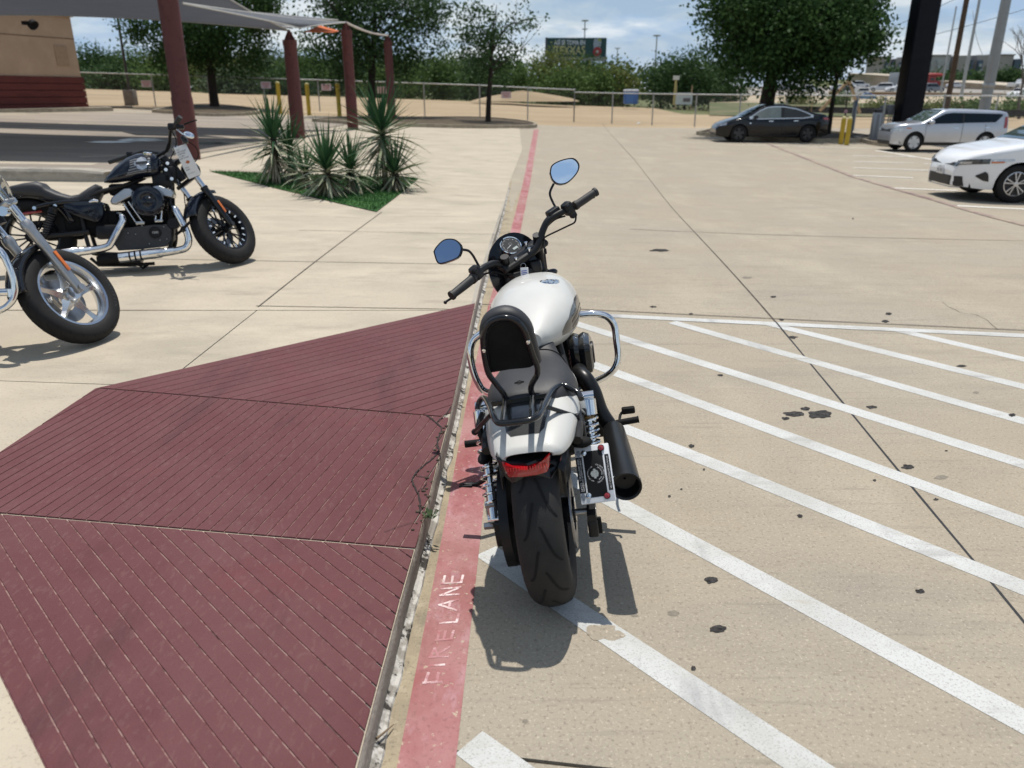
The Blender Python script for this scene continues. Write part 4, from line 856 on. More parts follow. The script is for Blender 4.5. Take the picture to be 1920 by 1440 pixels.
m = MB(); m.box(pp(.0, 0, .0056), (.0050, .030, .0006), PM3); m.build('emblem_bar', pm('emblem_pale', (.34, .36, .36), .6, 0, .35, 260), plate)
for u, v in ((.55, .86), (.52, -.80)):
    m = MB(); p = pp(u, v, .003); m.lathe([(.0105, 0), (.0105, .004), (.0095, .005)], p, un, 20); m.build('reflector_rim', matte_bk, plate); m = MB(); m.lathe([(.0092, .003), (.0085, .006), (.001, .0075)], p, un, 20); m.build('plate_reflector', red_ref, plate)
for u, v in ((-.48, .75), (-.52, -.72)):
    m = MB(); p = pp(u, v, .003); m.lathe([(.0085, 0), (.0085, .002), (.006, .003), (.0055, .007), (.001, .0075)], p, un, 12); m.build('plate_bolt', chrome_m, plate)
    m = MB(); m.prism([pp(u - .30, v - .02, .0035) + ux*b*.0070 + uy*a*.0115 for b, a in SH], un*.002); m.build('corner_emblem', steel_m, plate)
m = MB(); m.tube([pp(-.4, .3, -.012), (.15, .06, .42), (.14, .08, .36)], .012, 8); m.rbox(pp(0, 0, -.008), (pw*.7, ph*.7, .006), .005, PM3); m.build('plate_bracket', matte_bk, bike)
# ---- cockpit: headlight cowl, gauge, handlebar, mirrors
m = MB(); cc = ub(968, 500, 1.235); MC = Matrix.Rotation(STEER*.6, 3, 'Z') @ Matrix.Rotation(R(-10), 3, 'X')
rings = []
for k in range(9):
    t = k/8*pi/2; r = cos(t); rings.append([cc + MC @ V((cos(a)*.132*max(r, .02)*(1 if abs(cos(a)) < 2 else 1), .105*sin(t), sin(a)*(.152 if sin(a) > 0 else .165)*max(r, .02))) for a in [2*pi*j/36 for j in range(36)]])
m.loft(rings, True, True, True); m.build('headlight_cowl', gloss_bk, bike, solid=.003)
m = MB(); rings = []
for r, d_ in ((.131, .004), (.118, .012), (.05, .03)):
    rings.append([cc + MC @ V((cos(a)*r, d_, sin(a)*r*(1.14 if sin(a) > 0 else 1.25))) for a in [2*pi*j/36 for j in range(36)]])
m.loft(rings, True, False, True); m.add(rings[-1], [tuple(range(36))]); m.build('cowl_inner', matte_bk, bike)
gp = ub(957.5, 461, 1.225); gz = ((BMI @ V((0, -1, .95)).normalized()) + st((0, 0, 0))*0).normalized(); gz = (MC @ V((0, -1, .75))).normalized()
m = MB(); m.lathe([(.046, -.05), (.049, -.01), (.049, .006), (.046, .009), (.043, .006)], gp, gz, 36); gauge = m.build('speedometer', chrome_m, bike)
m = MB(); m.lathe([(.0435, .004), (.001, .0042)], gp, gz, 36); m.build('dial_face', pm('dial_dark', (.018, .020, .025), .6, 0, .1, 9, spec=.2), gauge)
gy = (V((0, 0, 1)) - gz*gz.z).normalized(); gx = gy.cross(gz)
m = MB()
for k in range(25):
    a = R(222 - 264*k/24); d_ = gx*cos(a) + gy*sin(a); l = .007 if k % 3 == 0 else .0035; p = gp + gz*.0052; s_ = d_.cross(gz)*.0006
    m.add([p + d_*.039 + s_, p + d_*.039 - s_, p + d_*(.039 - l) - s_, p + d_*(.039 - l) + s_], [(0, 1, 2, 3)])
m.build('dial_ticks', white_tx, gauge)
m = MB(); d_ = gx*cos(R(215)) + gy*sin(R(215)); s_ = d_.cross(gz)*.0012; p = gp + gz*.0060; m.add([p + s_, p - s_, p + d_*.028 - s_*.5, p + d_*.028 + s_*.5], [(0, 1, 2, 3)]); m.build('needle', white_tx, gauge)
m = MB(); m.box(gp + gz*.0056 + gx*.014 - gy*.020, (.026, .011, .001), Matrix((gx, gy, gz)).transposed() @ Matrix.Rotation(R(22), 3, 'Z')); m.build('lcd_window', pm('lcd_grey', (.35, .40, .38), .3), gauge)
for r0, r1 in ((.0065, .0075),):
    m = MB(); m.lathe([(r0, .0058), (r1, .0058)], gp + gy*.006, gz, 16); m.build('dial_emblem', pm('emblem_grey', (.3, .33, .32)), gauge)
m = MB(); ba, bb_ = ub(957, 492, 1.16), ub(997, 466, 1.21); m.rbox((ba + bb_)/2, ((bb_ - ba).length + .03, .034, .026), .010, (bb_ - ba).to_track_quat('X', 'Z').to_matrix()); cl = m.build('handlebar_clamp', gloss_bk, bike)
m = MB()
for x, y, Y in ((952, 487, 1.17), (968, 490, 1.15), (993, 472, 1.19), (987, 461, 1.21)): m.lathe([(.0075, -.01), (.0075, .012), (.004, .0125), (.0035, .010), (.0005, .010)], ub(x, y, Y) + V((0, 0, .006)), (0, -.3, 1), 12)
m.build('clamp_bolt', chrome_m, cl)
m = MB(); hb = rk([(893, 512, 1.00), (903, 505, 1.03), (913, 499, 1.07), (928, 494, 1.11), (945, 500, 1.14), (958, 502, 1.15), (985, 484, 1.18), (1003, 469, 1.20), (1012, 452, 1.22), (1018, 432, 1.24), (1028, 413, 1.26), (1045, 402, 1.28), (1063, 393, 1.30)]); m.tube(hb, .0155, 12, smooth_path=5); m.build('handlebar', satin_bk, bike)
for (x0, y0, Y0), (x1, y1, Y1) in (((889, 519, .985), (846, 555, .885)), ((1078, 386, 1.305), (1118, 359, 1.36))):
    a, b = ub(x0, y0, Y0), ub(x1, y1, Y1); d_ = (b - a).normalized(); m = MB(); L = (b - a).length
    m.tube([a, a + d_*.012, a + d_*.014, b - d_*.012, b - d_*.010, b], [.021, .021, .0175, .0175, .0205, .0205], 18); m.build('hand_grip', pm('grip_rubber', (.022, .022, .022), .6, 0, .2, 30), bike)
for x, y, Y, ang, s_ in ((893, 511, 1.0, 38, -1), (1065, 391, 1.30, 30, 1)):
    m = MB(); p = ub(x, y, Y); MR = Matrix.Rotation(R(35), 3, 'Z') @ Matrix.Rotation(R(-25), 3, 'Y'); m.rbox(p, (.045, .052, .062), .014, MR); m.rbox(p + V((0, -.022, .012)), (.02, .02, .016), .004, MR); m.rbox(p + V((.0, -.026, -.012)), (.014, .012, .012), .003, MR); m.rbox(p + V((s_*.018, .005, -.03)), (.03, .03, .03), .008, MR); m.build('switch_housing', satin_bk, bike)
m = MB(); m.rbox(ub(1037, 398, 1.29), (.062, .042, .034), .008, Matrix.Rotation(R(35), 3, 'Z') @ Matrix.Rotation(R(-18), 3, 'Y')); m.build('brake_reservoir', satin_bk, bike)
m = MB(); m.tube(rk([(898, 520, 1.04), (880, 535, 1.0), (858, 552, .95), (842, 562, .92), (834, 567, .90)]), [.008, .007, .006, .005, .005], 8, smooth_path=3); m.sphere(ub(835, 567, .90), .008, 8, 6); m.build('clutch_lever', satin_bk, bike)
m = MB(); m.tube(rk([(1060, 400, 1.33), (1085, 388, 1.38), (1112, 370, 1.42)]), [.008, .006, .005], 8, smooth_path=3); m.sphere(ub(1113, 369, 1.42), .008, 8, 6); m.build('brake_lever', satin_bk, bike)
m = MB()
m.tube(rk([(1080, 402, 1.30), (1078, 416, 1.29), (1066, 423, 1.27), (1045, 433, 1.24), (1020, 446, 1.22), (1008, 462, 1.20)]), .0042, 6, smooth_path=4)
m.tube(rk([(1020, 440, 1.24), (1021, 470, 1.18), (1023, 490, 1.15), (1025, 510, 1.10), (1022, 535, 1.02)]), .0038, 6, smooth_path=4); m.rbox(ub(1022.5, 471, 1.18), (.012, .012, .026), .004)
m.tube(rk([(1060, 405, 1.28), (1040, 412, 1.27), (1022, 430, 1.25), (1008, 455, 1.22), (1000, 478, 1.19)]), .0042, 6, smooth_path=4)
m.tube(rk([(906, 515, 1.03), (925, 510, 1.08), (945, 515, 1.12), (955, 520, 1.16)]), .0042, 6, smooth_path=4); m.build('control_cable', matte_bk, bike)
m = MB()
m.rbox(ub(975, 512, 1.16), (.11, .06, .03), .01, Matrix.Rotation(STEER, 3, 'Z')); m.rbox(ub(975, 525, 1.18), (.13, .05, .06), .015, Matrix.Rotation(STEER, 3, 'Z')); m.rbox(ub(1005, 500, 1.2), (.05, .05, .06), .012); m.build('upper_fork_clamp', satin_bk, bike)
m = MB(); p = ub(1034, 511, 1.24); m.sphere(p, (.018, .034, .017), 12, 8, Matrix.Rotation(R(-50), 3, 'Z')); m.tube([p, ub(1012, 512, 1.24)], .008, 8); m.build('turn_signal', gloss_bk, bike)
def mirror(px, Y, stem_px, tiltz, tiltx):
    pts = [ub(x, y, Y) for x, y in px]; c = sum(pts, V())/len(pts); nrm = (BMI @ (Matrix.Rotation(R(tiltz), 3, 'Z') @ V((0, -cos(R(tiltx)), sin(R(tiltx)))))).normalized()
    camd = (BMI @ (V((0, 0, CAM_H)) - B_O)) - c; rays = []
    for p in pts:                                         # lay the outline on the mirror's own tilted plane
        d = p - (camd + c); t = nrm.dot(c - (camd + c))/nrm.dot(d); rays.append((camd + c) + d*t)
    pts = spline(rays + [rays[0]], 4)[0][:-1]; m = MB()
    m.loft([[c + (p - c)*.92 + nrm*.001 for p in pts], [p + nrm*.003 for p in pts], [p*1.0 - nrm*.010 for p in pts], [c + (p - c)*.75 - nrm*.026 for p in pts], [c + (p - c)*.2 - nrm*.030 for p in pts]], True, True, True); h_ = m.build('mirror', gloss_bk, bike)
    m = MB(); m.add([c + (p - c)*.905 + nrm*.0022 for p in pts], [tuple(range(len(pts)))]); m.build('mirror_glass', mirror_m, h_)
    m = MB(); m.tube(rk(stem_px), .0055, 8, smooth_path=4); m.build('mirror_stem', satin_bk, bike)
mirror([(813, 472), (818, 463), (830, 451), (842, 447.5), (856, 450), (866, 462), (864, 477), (855, 486), (828, 495), (819, 491)], .985, [(866, 468, .99), (878, 470, 1.01), (886, 478, 1.02), (893, 490, 1.03), (899, 501, 1.03)], -22, 22)
mirror([(1030.5, 325), (1033, 312), (1043, 304), (1060, 298), (1076, 297), (1086, 308), (1084, 322), (1072, 337), (1060, 345), (1046, 346), (1035, 338)], 1.385, [(1038, 345, 1.38), (1031, 362, 1.35), (1036, 378, 1.33), (1045, 394, 1.31)], 6, 24)
for px in ((870, 469),): pass
# key tag hanging from the ignition
kt = thing('key_tag', 'small white paper tag with blue print hanging by the ignition of the white motorcycle', 'tag', B_O + BM @ ub(984, 517, 1.07), (0, -B_LEAN, -B_YAW)); kt.matrix_basis = Matrix.LocRotScale(B_O + BM @ ub(984, 517, 1.07), Euler((0, -B_LEAN, -B_YAW)), V((1, 1, 1)))
m = MB(); m.rbox((0, 0, 0), (.034, .003, .072), .002, Matrix.Rotation(R(5), 3, 'Y')); m.build('tag_card', card_m, kt)
m = MB()
for k, l in enumerate((.024, .026, .018, .022, .016, .024)): m.box((0, -.0022, .022 - .008*k), (l, .0006, .0035))
m.build('tag_print', blue_tx, kt); m = MB(); m.lathe([(.010, -.001), (.012, 0), (.010, .001), (.010, -.001)], (0, 0, .044), (0, 1, 0), 16); m.build('key_ring', steel_m, kt)
# ================================================================== THE TWO MOTORCYCLES ON THE WALK
navy_m = pm('midnight_paint', (0.007, 0.010, 0.018), 0.12, 0, .1, 4, coat=.4, spec=.35)
grey_case = pm('charcoal_case', (0.032, 0.034, 0.038), 0.55, 0, .15, 30)
class Bike:
    def __init__(s, name, label, front, rear, wb, lean):
        F = onto(front[0], front[1], zp); Q = onto(rear[0], rear[1], zp); d = F - Q; s.yaw = atan2(d.x, d.y); h = V((sin(s.yaw), cos(s.yaw), 0)); s.O = (F + Q)/2 - h*wb/2; s.O.z = F.z; s.wb = wb; s.lean = R(lean)
        s.root = thing(name, label, 'motorcycle', s.O, (0, -s.lean, -s.yaw)); s.M = Euler((0, -s.lean, -s.yaw)).to_matrix(); s.MI = s.M.inverted()
    def x(s, px, py, X):
        c = s.MI @ (V((0, 0, CAM_H)) - s.O); d = s.MI @ ray(px, py); t = (X - c.x)/d.x; return c + d*t
    def l(s, lst): return [s.x(a, b, c) for a, b, c in lst]
    def part(s, mb, name, mat, par=None, **k): return mb.build(name, mat, par or s.root, **k)
def steer_fn(wb, Rf, rake, ang, trail=.09):
    P0 = V((0, wb - .02, Rf)); k = V((0, -sin(rake), cos(rake)))
    def f(p):
        q = V(p) - P0 - V((0, -.05, 0)); return P0 + V((0, -.05, 0)) + q*cos(ang) + k.cross(q)*sin(ang) + k*k.dot(q)*(1 - cos(ang))
    return f
def smesh(mb, f): mb.v = [f(p) for p in mb.v]; return mb
def wheel_spokes(m, c, r0, r1, n, w, rad):
    for k in range(n):
        for s_ in (-1, 1):
            a = 2*pi*(k + .22*s_)/n; b = 2*pi*(k + .30*s_)/n; m.tube([(s_*w*.2, c[1] + cos(a)*r0, c[2] + sin(a)*r0), (0, c[1] + cos(b)*r1, c[2] + sin(b)*r1)], [rad, rad*.8], 6)
TREAD = [[(.05, 0), (.30, .10), (.34, .16), (.70, .22)], [(-.05, .2), (-.30, .30), (-.34, .36), (-.70, .42)], [(.78, .02), (.95, .06)], [(-.78, .22), (-.95, .26)]]
# ---------------------------------------------------------------- black motorcycle with chrome pipes
b2 = Bike('motorcycle', 'black cruiser with chrome exhaust pipes and a price card, parked beyond the red ramp', (432, 497), (75, 515), 1.515, 9)
T = b2.root; x2 = b2.x
sf = steer_fn(1.515, .325, R(30), R(52))
c0 = (0, 0, .32); w_ = rim_mb(.205, .15, c0); wheel_spokes(w_, c0, .05, .19, 9, .10, .008); w_.cyl((-.10, 0, .32), (.10, 0, .32), .045); wo_ = w_.build('rear_wheel', gloss_bk, T); tyre_mb(.32, .15, .205, c0).build('tyre', rubber_d, wo_)
c1 = (0, 1.515, .325); w_ = rim_mb(.205, .13, c1); wheel_spokes(w_, c1, .045, .19, 9, .10, .0085); w_.cyl((-.08, 1.515, .325), (.08, 1.515, .325), .04); wo_ = smesh(w_, sf).build('front_wheel', gloss_bk, T); smesh(tyre_mb(.325, .13, .205, c1), sf).build('tyre', rubber_d, wo_)
smesh(groove_mb(.325, .13, .205, c1, 26, TREAD, .0045), sf).build('tread_groove', groove_bk, wo_)
m = MB()
for k in range(18): a = 2*pi*(k + .25)/18; m.box((.048, 1.515 + cos(a)*.178, .325 + sin(a)*.178), (.006, .012, .028), Matrix.Rotation(a - pi/2, 3, 'X'))
smesh(m, sf).build('rim_highlight', chrome_m, wo_)
m = MB(); m.lathe([(.145, -.06), (.145, -.064), (.08, -.064), (.08, -.06), (.145, -.06)], c1, (1, 0, 0), 36); smesh(m, sf).build('brake_disc', steel_m, T)
for s_ in (1, -1):
    m = MB(); m.tube([(s_*.105, 1.13, .99), (s_*.105, 1.34, .63)], .0235, 14); smesh(m, sf).build('fork_tube', chrome_m, T)
    m = MB(); m.tube([(s_*.105, 1.325, .655), (s_*.105, 1.335, .637), (s_*.105, 1.337, .634), (s_*.105, 1.50, .355), (s_*.105, 1.525, .31)], [.034, .034, .030, .029, .022], 14); m.cyl((s_*.085, 1.515, .325), (s_*.135, 1.515, .325), .020, 12); smesh(m, sf).build('fork_slider', gloss_bk, T)
    m = MB(); m.rbox((s_*.138, 1.44, .475), (.006, .022, .115), .004, Matrix.Rotation(R(30), 3, 'X')); smesh(m, sf).build('side_reflector', amber_m, T)
m = MB(); rings = []
for k in range(13):
    a = R(98 + 6.2*k); rings.append([V((xx, 1.515 - cos(pi - a)*-r if False else 1.515 + cos(a)*r, .325 + sin(a)*r)) for xx, r in ((-.078, .315), (-.075, .345), (-.045, .362), (0, .366), (.045, .362), (.075, .345), (.078, .315))])
m.loft(rings, False, False, True); smesh(m, sf).build('front_fender', navy_m, T, solid=.004)
m = MB()
for z_, y_ in ((.90, 1.19), (.755, 1.275)): m.rbox((0, y_, z_), (.28, .07, .035), .012, Matrix.Rotation(R(30), 3, 'X'))
m.tube([(0, 1.12, .92), (0, 1.22, .75)], .035, 12); smesh(m, sf).build('fork_clamp', satin_bk, T)
m = MB(); m.sphere((0, 1.33, .87), (.078, .085, .078), 18, 12); smesh(m, sf).build('headlight', gloss_bk, T)
# tank
TK2 = [(.595, .02, .765, .74), (.63, .062, .805, .735), (.70, .098, .875, .738), (.80, .125, .945, .75), (.88, .134, .972, .762), (.96, .130, .978, .772), (1.02, .110, .965, .782), (1.05, .07, .935, .80)]
def tk2(y, t, off=0.0):
    hw, zt, zb = interp(TK2, y); zc = zb + (zt - zb)*.36; c, s_ = cos(t), sin(t); xx = hw*math.copysign(abs(c)**.8, c); z = zc + ((zt - zc)*abs(s_)**.95 if s_ >= 0 else -(zc - zb)*abs(s_)**.7); n = V((c/hw, 0, s_/(zt - zc))).normalized(); return V((xx, y, z)) + n*off
m = MB(); m.loft([[tk2(y, 2*pi*k/36) for k in range(36)] for y in (.595, .60, .615, .63, .66, .70, .75, .80, .84, .88, .92, .96, .99, 1.02, 1.04, 1.05)], True, True, True); tank2 = m.build('fuel_tank', navy_m, T)
for s_ in (1, -1):
    m = MB(); A_ = lambda t: t if s_ > 0 else pi - t
    for k in range(7):
        f0 = -.30 + k*.15; m.loft([[tk2(y, A_(f0 + d), .0012) for d in (0, .09)] for y in (.79 + .012*k, .83, .87, .91, .95, .99)], False, False, True)
    tag(m.build('tank_stripes', pm('silver_stripe', (.22, .225, .23), .45, .3, .1, 40), tank2), kind='stuff')
    m = MB(); SHX = [(-1, .30), (-.72, .30), (-.5, .8), (0, 1.1), (.5, .8), (.72, .30), (1, .30), (1, -.30), (.75, -.30), (.62, -.8), (0, -1.0), (-.62, -.8), (-.75, -.30), (-1, -.30)]
    def onT(a, b, o): return tk2(.925 + a*.058, A_(.33 + b*.40), o)
    ring0 = [onT(a, b, .004) for a, b in SHX]; c_ = onT(0, 0, .006); m.loft([[onT(a, b, .0) for a, b in SHX], ring0, [c_ + (p - c_)*.88 for p in ring0]], True, True, False); e_ = m.build('tank_emblem', alloy_m, tank2)
    m = MB(); m.loft([[onT(a, b, .0085) for b in (-.17, .17)] for a in (-.8, -.4, 0, .4, .8)], False, False, False); m.build('emblem_band', grey_case, tank2)
m = MB(); m.lathe([(.036, -.01), (.036, .008), (.030, .012), (.001, .013)], tk2(.97, pi*.5 - .35, 0), (.2, .1, 1), 20); m.build('filler_cap', chrome_m, tank2)
# seat, fender
ST2 = [(-.14, .03, .715, .64), (-.10, .09, .735, .66), (.0, .115, .755, .64), (.09, .118, .765, .625), (.135, .115, .752, .615), (.165, .118, .715, .595), (.24, .125, .672, .575), (.33, .128, .642, .545), (.40, .126, .652, .545), (.48, .115, .705, .56), (.53, .095, .732, .585), (.565, .05, .715, .635)]
m = MB(); rings = []
for y in [-.14, -.13, -.10, -.05, 0, .05, .09, .115, .135, .15, .165, .2, .24, .28, .33, .37, .40, .44, .48, .51, .53, .55, .565]:
    hw, zt, zb = interp(ST2, y); rings.append([V((hw*math.copysign(abs(cos(a))**.55, cos(a)), y, zb + (zt - zb)*(.5 + .5*math.copysign(abs(sin(a))**.6, sin(a))))) for a in [2*pi*k/24 for k in range(24)]])
m.loft(rings, True, True, True); m.build('seat', vinyl_m, T)
m = MB(); rings = []
for k in range(16):
    a = R(28 + 9*k); rings.append([V((xx, -cos(a)*-1*r*-1, .32 + sin(a)*r)) for xx, r in ((-.09, .315), (-.088, .355), (-.06, .375), (0, .382), (.06, .375), (.088, .355), (.09, .315))])
m.loft(rings, False, False, True); m.build('rear_fender', navy_m, T, solid=.004)
m = MB(); m.tube(b2.l([(62, 390, .125), (85, 384, .135), (118, 379, .14), (150, 377, .13)]), [.016, .019, .019, .014], 10); m.build('fender_strut', gloss_bk, T)
for px in ((64, 390), (103, 386)):
    m = MB(); p = x2(*px, .16); m.cyl(p - V((.02, 0, 0)), p, .014, 12); m.build('strut_bolt', chrome_m, T)
m = MB(); a, b = x2(41, 401, .10), x2(79, 396, .10); m.tube([a, b], .011, 8, flat=1); m.build('side_reflector', red_ref, T)
m = MB(); p = x2(23, 391, .17); m.sphere(p, (.022, .065, .024), 12, 8); m.tube([p, p + V((-.12, .02, .01))], .008, 6); m.build('turn_signal', gloss_bk, T)
top, bot = x2(103, 386, .155), x2(82, 447, .15); d = bot - top; L = d.length; d.normalize(); u = d.orthogonal().normalized(); v = d.cross(u)
m = MB(); m.cyl(top, bot, .018); m.cyl(bot - d*.04, bot, .026, 12); m.cyl(top + d*.02, top + d*.055, .036, 16); sa = m.build('shock_absorber', satin_bk, T)
m = MB(); m.tube([top + d*L*(.16 + .70*k/140) + (u*cos(2*pi*k/14) + v*sin(2*pi*k/14))*(.036 - .006*k/140) for k in range(141)], .0062, 6); m.build('spring', gloss_bk, sa)
m = MB(); pts = b2.l([(117, 384, .15), (122, 379, .15), (160, 377, .15), (186, 378, .15), (193, 386, .15), (194, 402, .15), (186, 415, .15), (176, 416, .15), (148, 407, .15), (124, 396, .15)]); pts = spline(pts + [pts[0]], 3)[0][:-1]; c_ = sum(pts, V())/len(pts)
m.loft([[p - V((.09, 0, 0)) for p in pts], [p - V((.014, 0, 0)) for p in pts], [c_ + (p - c_)*.95 - V((.002, 0, 0)) for p in pts], [c_ + (p - c_)*.6 + V((.006, 0, 0)) for p in pts]], True, True, True); m.build('oil_tank', navy_m, T)
m = MB(); m.tube(b2.l([(166, 379, .14), (176, 376, .155), (184, 377, .15)]), [.006, .016, .012], 10); m.build('cover_trim', chrome_m, T)
m = MB(); m.loft([[V((-.11, y, z + dz)) for dz in (-.03, .03)] for y, z in ((-.06, .42), (.1, .425), (.35, .40), (.42, .38))], False, False, False); m.build('belt_guard', grey_case, T, solid=.012)
m = MB()
for s_ in (-1, 1):
    m.tube([(s_*.14, 0, .32), (s_*.14, .25, .325), (s_*.13, .45, .34)], .022, 8)
    m.tube([(s_*.02, 1.14, .84), (s_*.08, 1.10, .55), (s_*.12, 1.08, .25), (s_*.12, .98, .15), (s_*.12, .5, .15), (s_*.11, .42, .25), (s_*.10, .40, .56)], .0165, 8, smooth_path=4)
    m.tube([(s_*.02, 1.12, .88), (s_*.04, .8, .73), (s_*.09, .55, .66), (s_*.10, .38, .57), (s_*.11, .15, .56)], .016, 8, smooth_path=4)
m.tube([(0, 1.08, .94), (0, 1.18, .76)], .036, 12); m.build('frame', satin_bk, T)
m = MB(); m.rbox((0, .42, .45), (.16, .36, .26), .04); m.rbox((-.02, .60, .40), (.16, .36, .22), .04); m.rbox((-.04, .22, .36), (.12, .3, .16), .03); m.rbox((0, .82, .68), (.10, .40, .10), .03); m.rbox((-.02, .90, .46), (.2, .34, .2), .04); m.build('transmission', matte_bk, T)
m = MB(); rings = []
for k in range(10):
    a = R(100 + 9*k); rings.append([V((xx, cos(a)*r, .32 + sin(a)*r)) for xx, r in ((-.088, .33), (-.06, .36), (.06, .36), (.088, .33))])
m.loft(rings, False, False, True); m.build('inner_fender', matte_bk, T, solid=.004)
# engine
m = MB(); pts = b2.l([(198, 430, .15), (245, 426, .15), (288, 421, .15), (312, 421, .15), (322, 430, .15), (322, 450, .15), (312, 462, .15), (262, 468, .15), (222, 470, .15), (214, 458, .15)]); c_ = sum(pts, V())/len(pts)
m.loft([[p - V((.29, 0, 0)) for p in pts], [p - V((.008, 0, 0)) for p in pts], [c_ + (p - c_)*.97 for p in pts]], True, True, False); eng = m.build('engine', grey_case, T)
m = MB(); m.lathe([(.047, -.005), (.047, .010), (.043, .014), (.043, .011), (.001, .011)], x2(291, 436, .152), (1, 0, 0), 28); m.build('timer_cover', satin_bk, eng)
p = x2(291, 436, .1655); Mt = Matrix.Translation(p) @ Matrix(((0, 0, 1), (1, 0, 0), (0, 1, 0))).to_4x4(); t_ = text_mesh('1200', .026, Mt); t_.build('cover_lettering', white_tx, eng)
m = MB(); m.lathe([(.050, -.06), (.050, .015), (.045, .022), (.001, .022)], x2(325, 419, .13), (1, 0, 0), 24); m.build('oil_filter', satin_bk, eng)
for px in ((266, 423), (307, 425), (254, 439), (280, 457), (300, 450), (313, 448), (240, 437)):
    m = MB(); m.sphere(x2(*px, .153), (.004, .006, .006), 8, 5); m.build('case_bolt', steel_m, eng)
def cyl_stack(base, top, nf, name):
    base, top = V(base), V(top); d = (top - base).normalized(); q = V((0, 0, 1)).rotation_difference(d).to_matrix(); m = MB(); L = (top - base).length
    m.rbox((base + top)/2, (.13, .11, L), .03, q)
    for k in range(nf): m.rbox(base + d*L*(.12 + .85*k/nf), (.19, .155, .007), .04, q)
    return m.build(name, satin_bk, eng)
cyl_stack((0, .88, .42), (0, .765, .63), 9, 'cylinder'); cyl_stack((0, .92, .42), (0, 1.055, .62), 9, 'cylinder')
for poly in ([(206, 378), (209, 370), (232, 353), (244, 352), (250, 358), (249, 367), (216, 384), (209, 383)], [(284, 349), (296, 347), (322, 356), (325, 364), (324, 371), (300, 367)]):
    m = MB(); pts = b2.l([(a, b, .095) for a, b in poly]); c_ = sum(pts, V())/len(pts); m.loft([[p - V((.19, 0, 0)) for p in pts], [p - V((.012, 0, 0)) for p in pts], [c_ + (p - c_)*.90 for p in pts]], True, True, False); m.build('rocker_box', alloy_m, eng, bevel=.006)
for a, b in (((232, 382), (258, 422)), ((241, 378), (267, 415)), ((304, 374), (302, 414)), ((292, 400), (291, 414))):
    m = MB(); m.tube([x2(*a, .125), x2(*b, .135)], .0085, 10); m.build('pushrod_tube', chrome_m, eng)
m = MB(); m.rbox(x2(263, 418, .14), (.03, .075, .028), .01); m.build('tappet_block', alloy_m, eng); m = MB(); m.rbox(x2(298, 414, .14), (.03, .07, .026), .01); m.build('tappet_block', alloy_m, eng)
m = MB(); m.lathe([(.085, -.10), (.12, -.085), (.127, -.06), (.127, -.025), (.118, -.002), (.09, .006), (.055, .004), (.045, -.002), (.030, .004), (.001, .006)], x2(276, 377, .205), (1, 0, 0), 40); ac2 = m.build('air_cleaner', navy_m, T)
m = MB(); m.sphere(x2(280, 370, .212), (.006, .008, .008), 10, 6); m.build('cleaner_bolt', chrome_m, ac2)
m = MB(); m.tube(b2.l([(322, 390, .11), (329, 394, .15), (341, 416, .175), (351, 437, .18), (354, 452, .18), (349, 464, .18), (336, 469, .18), (318, 472, .18)]), [.026, .030, .030, .030, .031, .031, .031, .031], 16, smooth_path=5); m.build('exhaust_pipe', chrome_m, T)
m = MB(); a, b = x2(326, 470.5, .18), x2(224, 483.5, .18); d = (b - a).normalized(); L = (b - a).length; m.tube([a, a + d*.015, a + d*L*.22, a + d*L*.24, b], [.032, .034, .036, .043, .045], 20); mu = m.build('muffler', chrome_m, T)
m = MB(); m.tube([b - d*.005, b + d*.13, b + d*.17], [.042, .041, .036], 20); m.build('muffler_tip', matte_bk, mu)
m = MB(); u = V((1, 0, 0)); v = d.cross(u)
for k in range(3):
    cc_ = a + d*(L*(.60 + .10*k)); m.tube([cc_ + (u*cos(t_) + v*sin(t_))*.0445 for t_ in [-.9 + 1.8*i/12 for i in range(13)]], .0075, 6)
tag(m.build('shield_slots', matte_bk, mu), kind='stuff')
m = MB(); m.tube(b2.l([(222, 404, .10), (228, 406, .14), (230, 414, .165), (222, 430, .185), (208, 456, .19), (203, 462, .19), (190, 466, .19), (168, 469.5, .19)]), [.026, .029, .030, .030, .031, .031, .031, .031], 16, smooth_path=5); m.build('exhaust_pipe', chrome_m, T)
m = MB(); a, b = x2(172, 469, .19), x2(60, 482, .19); d = (b - a).normalized(); L = (b - a).length; m.tube([a, a + d*.01, a + d*L*.2, a + d*L*.22, b], [.032, .035, .036, .043, .045], 20); m.build('muffler', chrome_m, T)
m = MB(); m.tube(b2.l([(170, 484, .12), (185, 497, .12), (240, 497, .12), (290, 494, .12)]), .014, 8); m.tube(b2.l([(262, 497, .05), (268, 503, .05), (277, 496, .05)]), .012, 8); m.rbox(x2(225, 492, .05), (.15, .35, .05), .02); m.build('lower_frame', satin_bk, T)
m = MB(); m.tube([(-.10, .80, .20), (-.20, .78, .10), (-.27, .74, .045)], .012, 8); m.build('side_stand', satin_bk, T)
m = MB(); a = x2(341, 432, .20); m.cyl(a, a + V((.13, .03, .02)), .017, 12); m.tube(b2.l([(330, 440, .17), (341, 432, .2), (356, 416, .22)]), .012, 8); m.build('footpeg', matte_bk, T)
m = MB(); m.rbox(x2(205, 435, .10), (.12, .20, .12), .03); m.build('sprocket_cover', satin_bk, T)
m = MB(); m.rbox(x2(306, 338, .02), (.10, .17, .13), .03); m.rbox(x2(318, 328, .03), (.08, .1, .14), .02); m.build('electrics_cover', satin_bk, T)
for px in ((322, 335), (314, 306), (311, 318)):
    m = MB(); p = x2(*px, .09); m.cyl(p - V((.02, 0, 0)), p, .014, 12); m.build('cover_bolt', chrome_m, T)
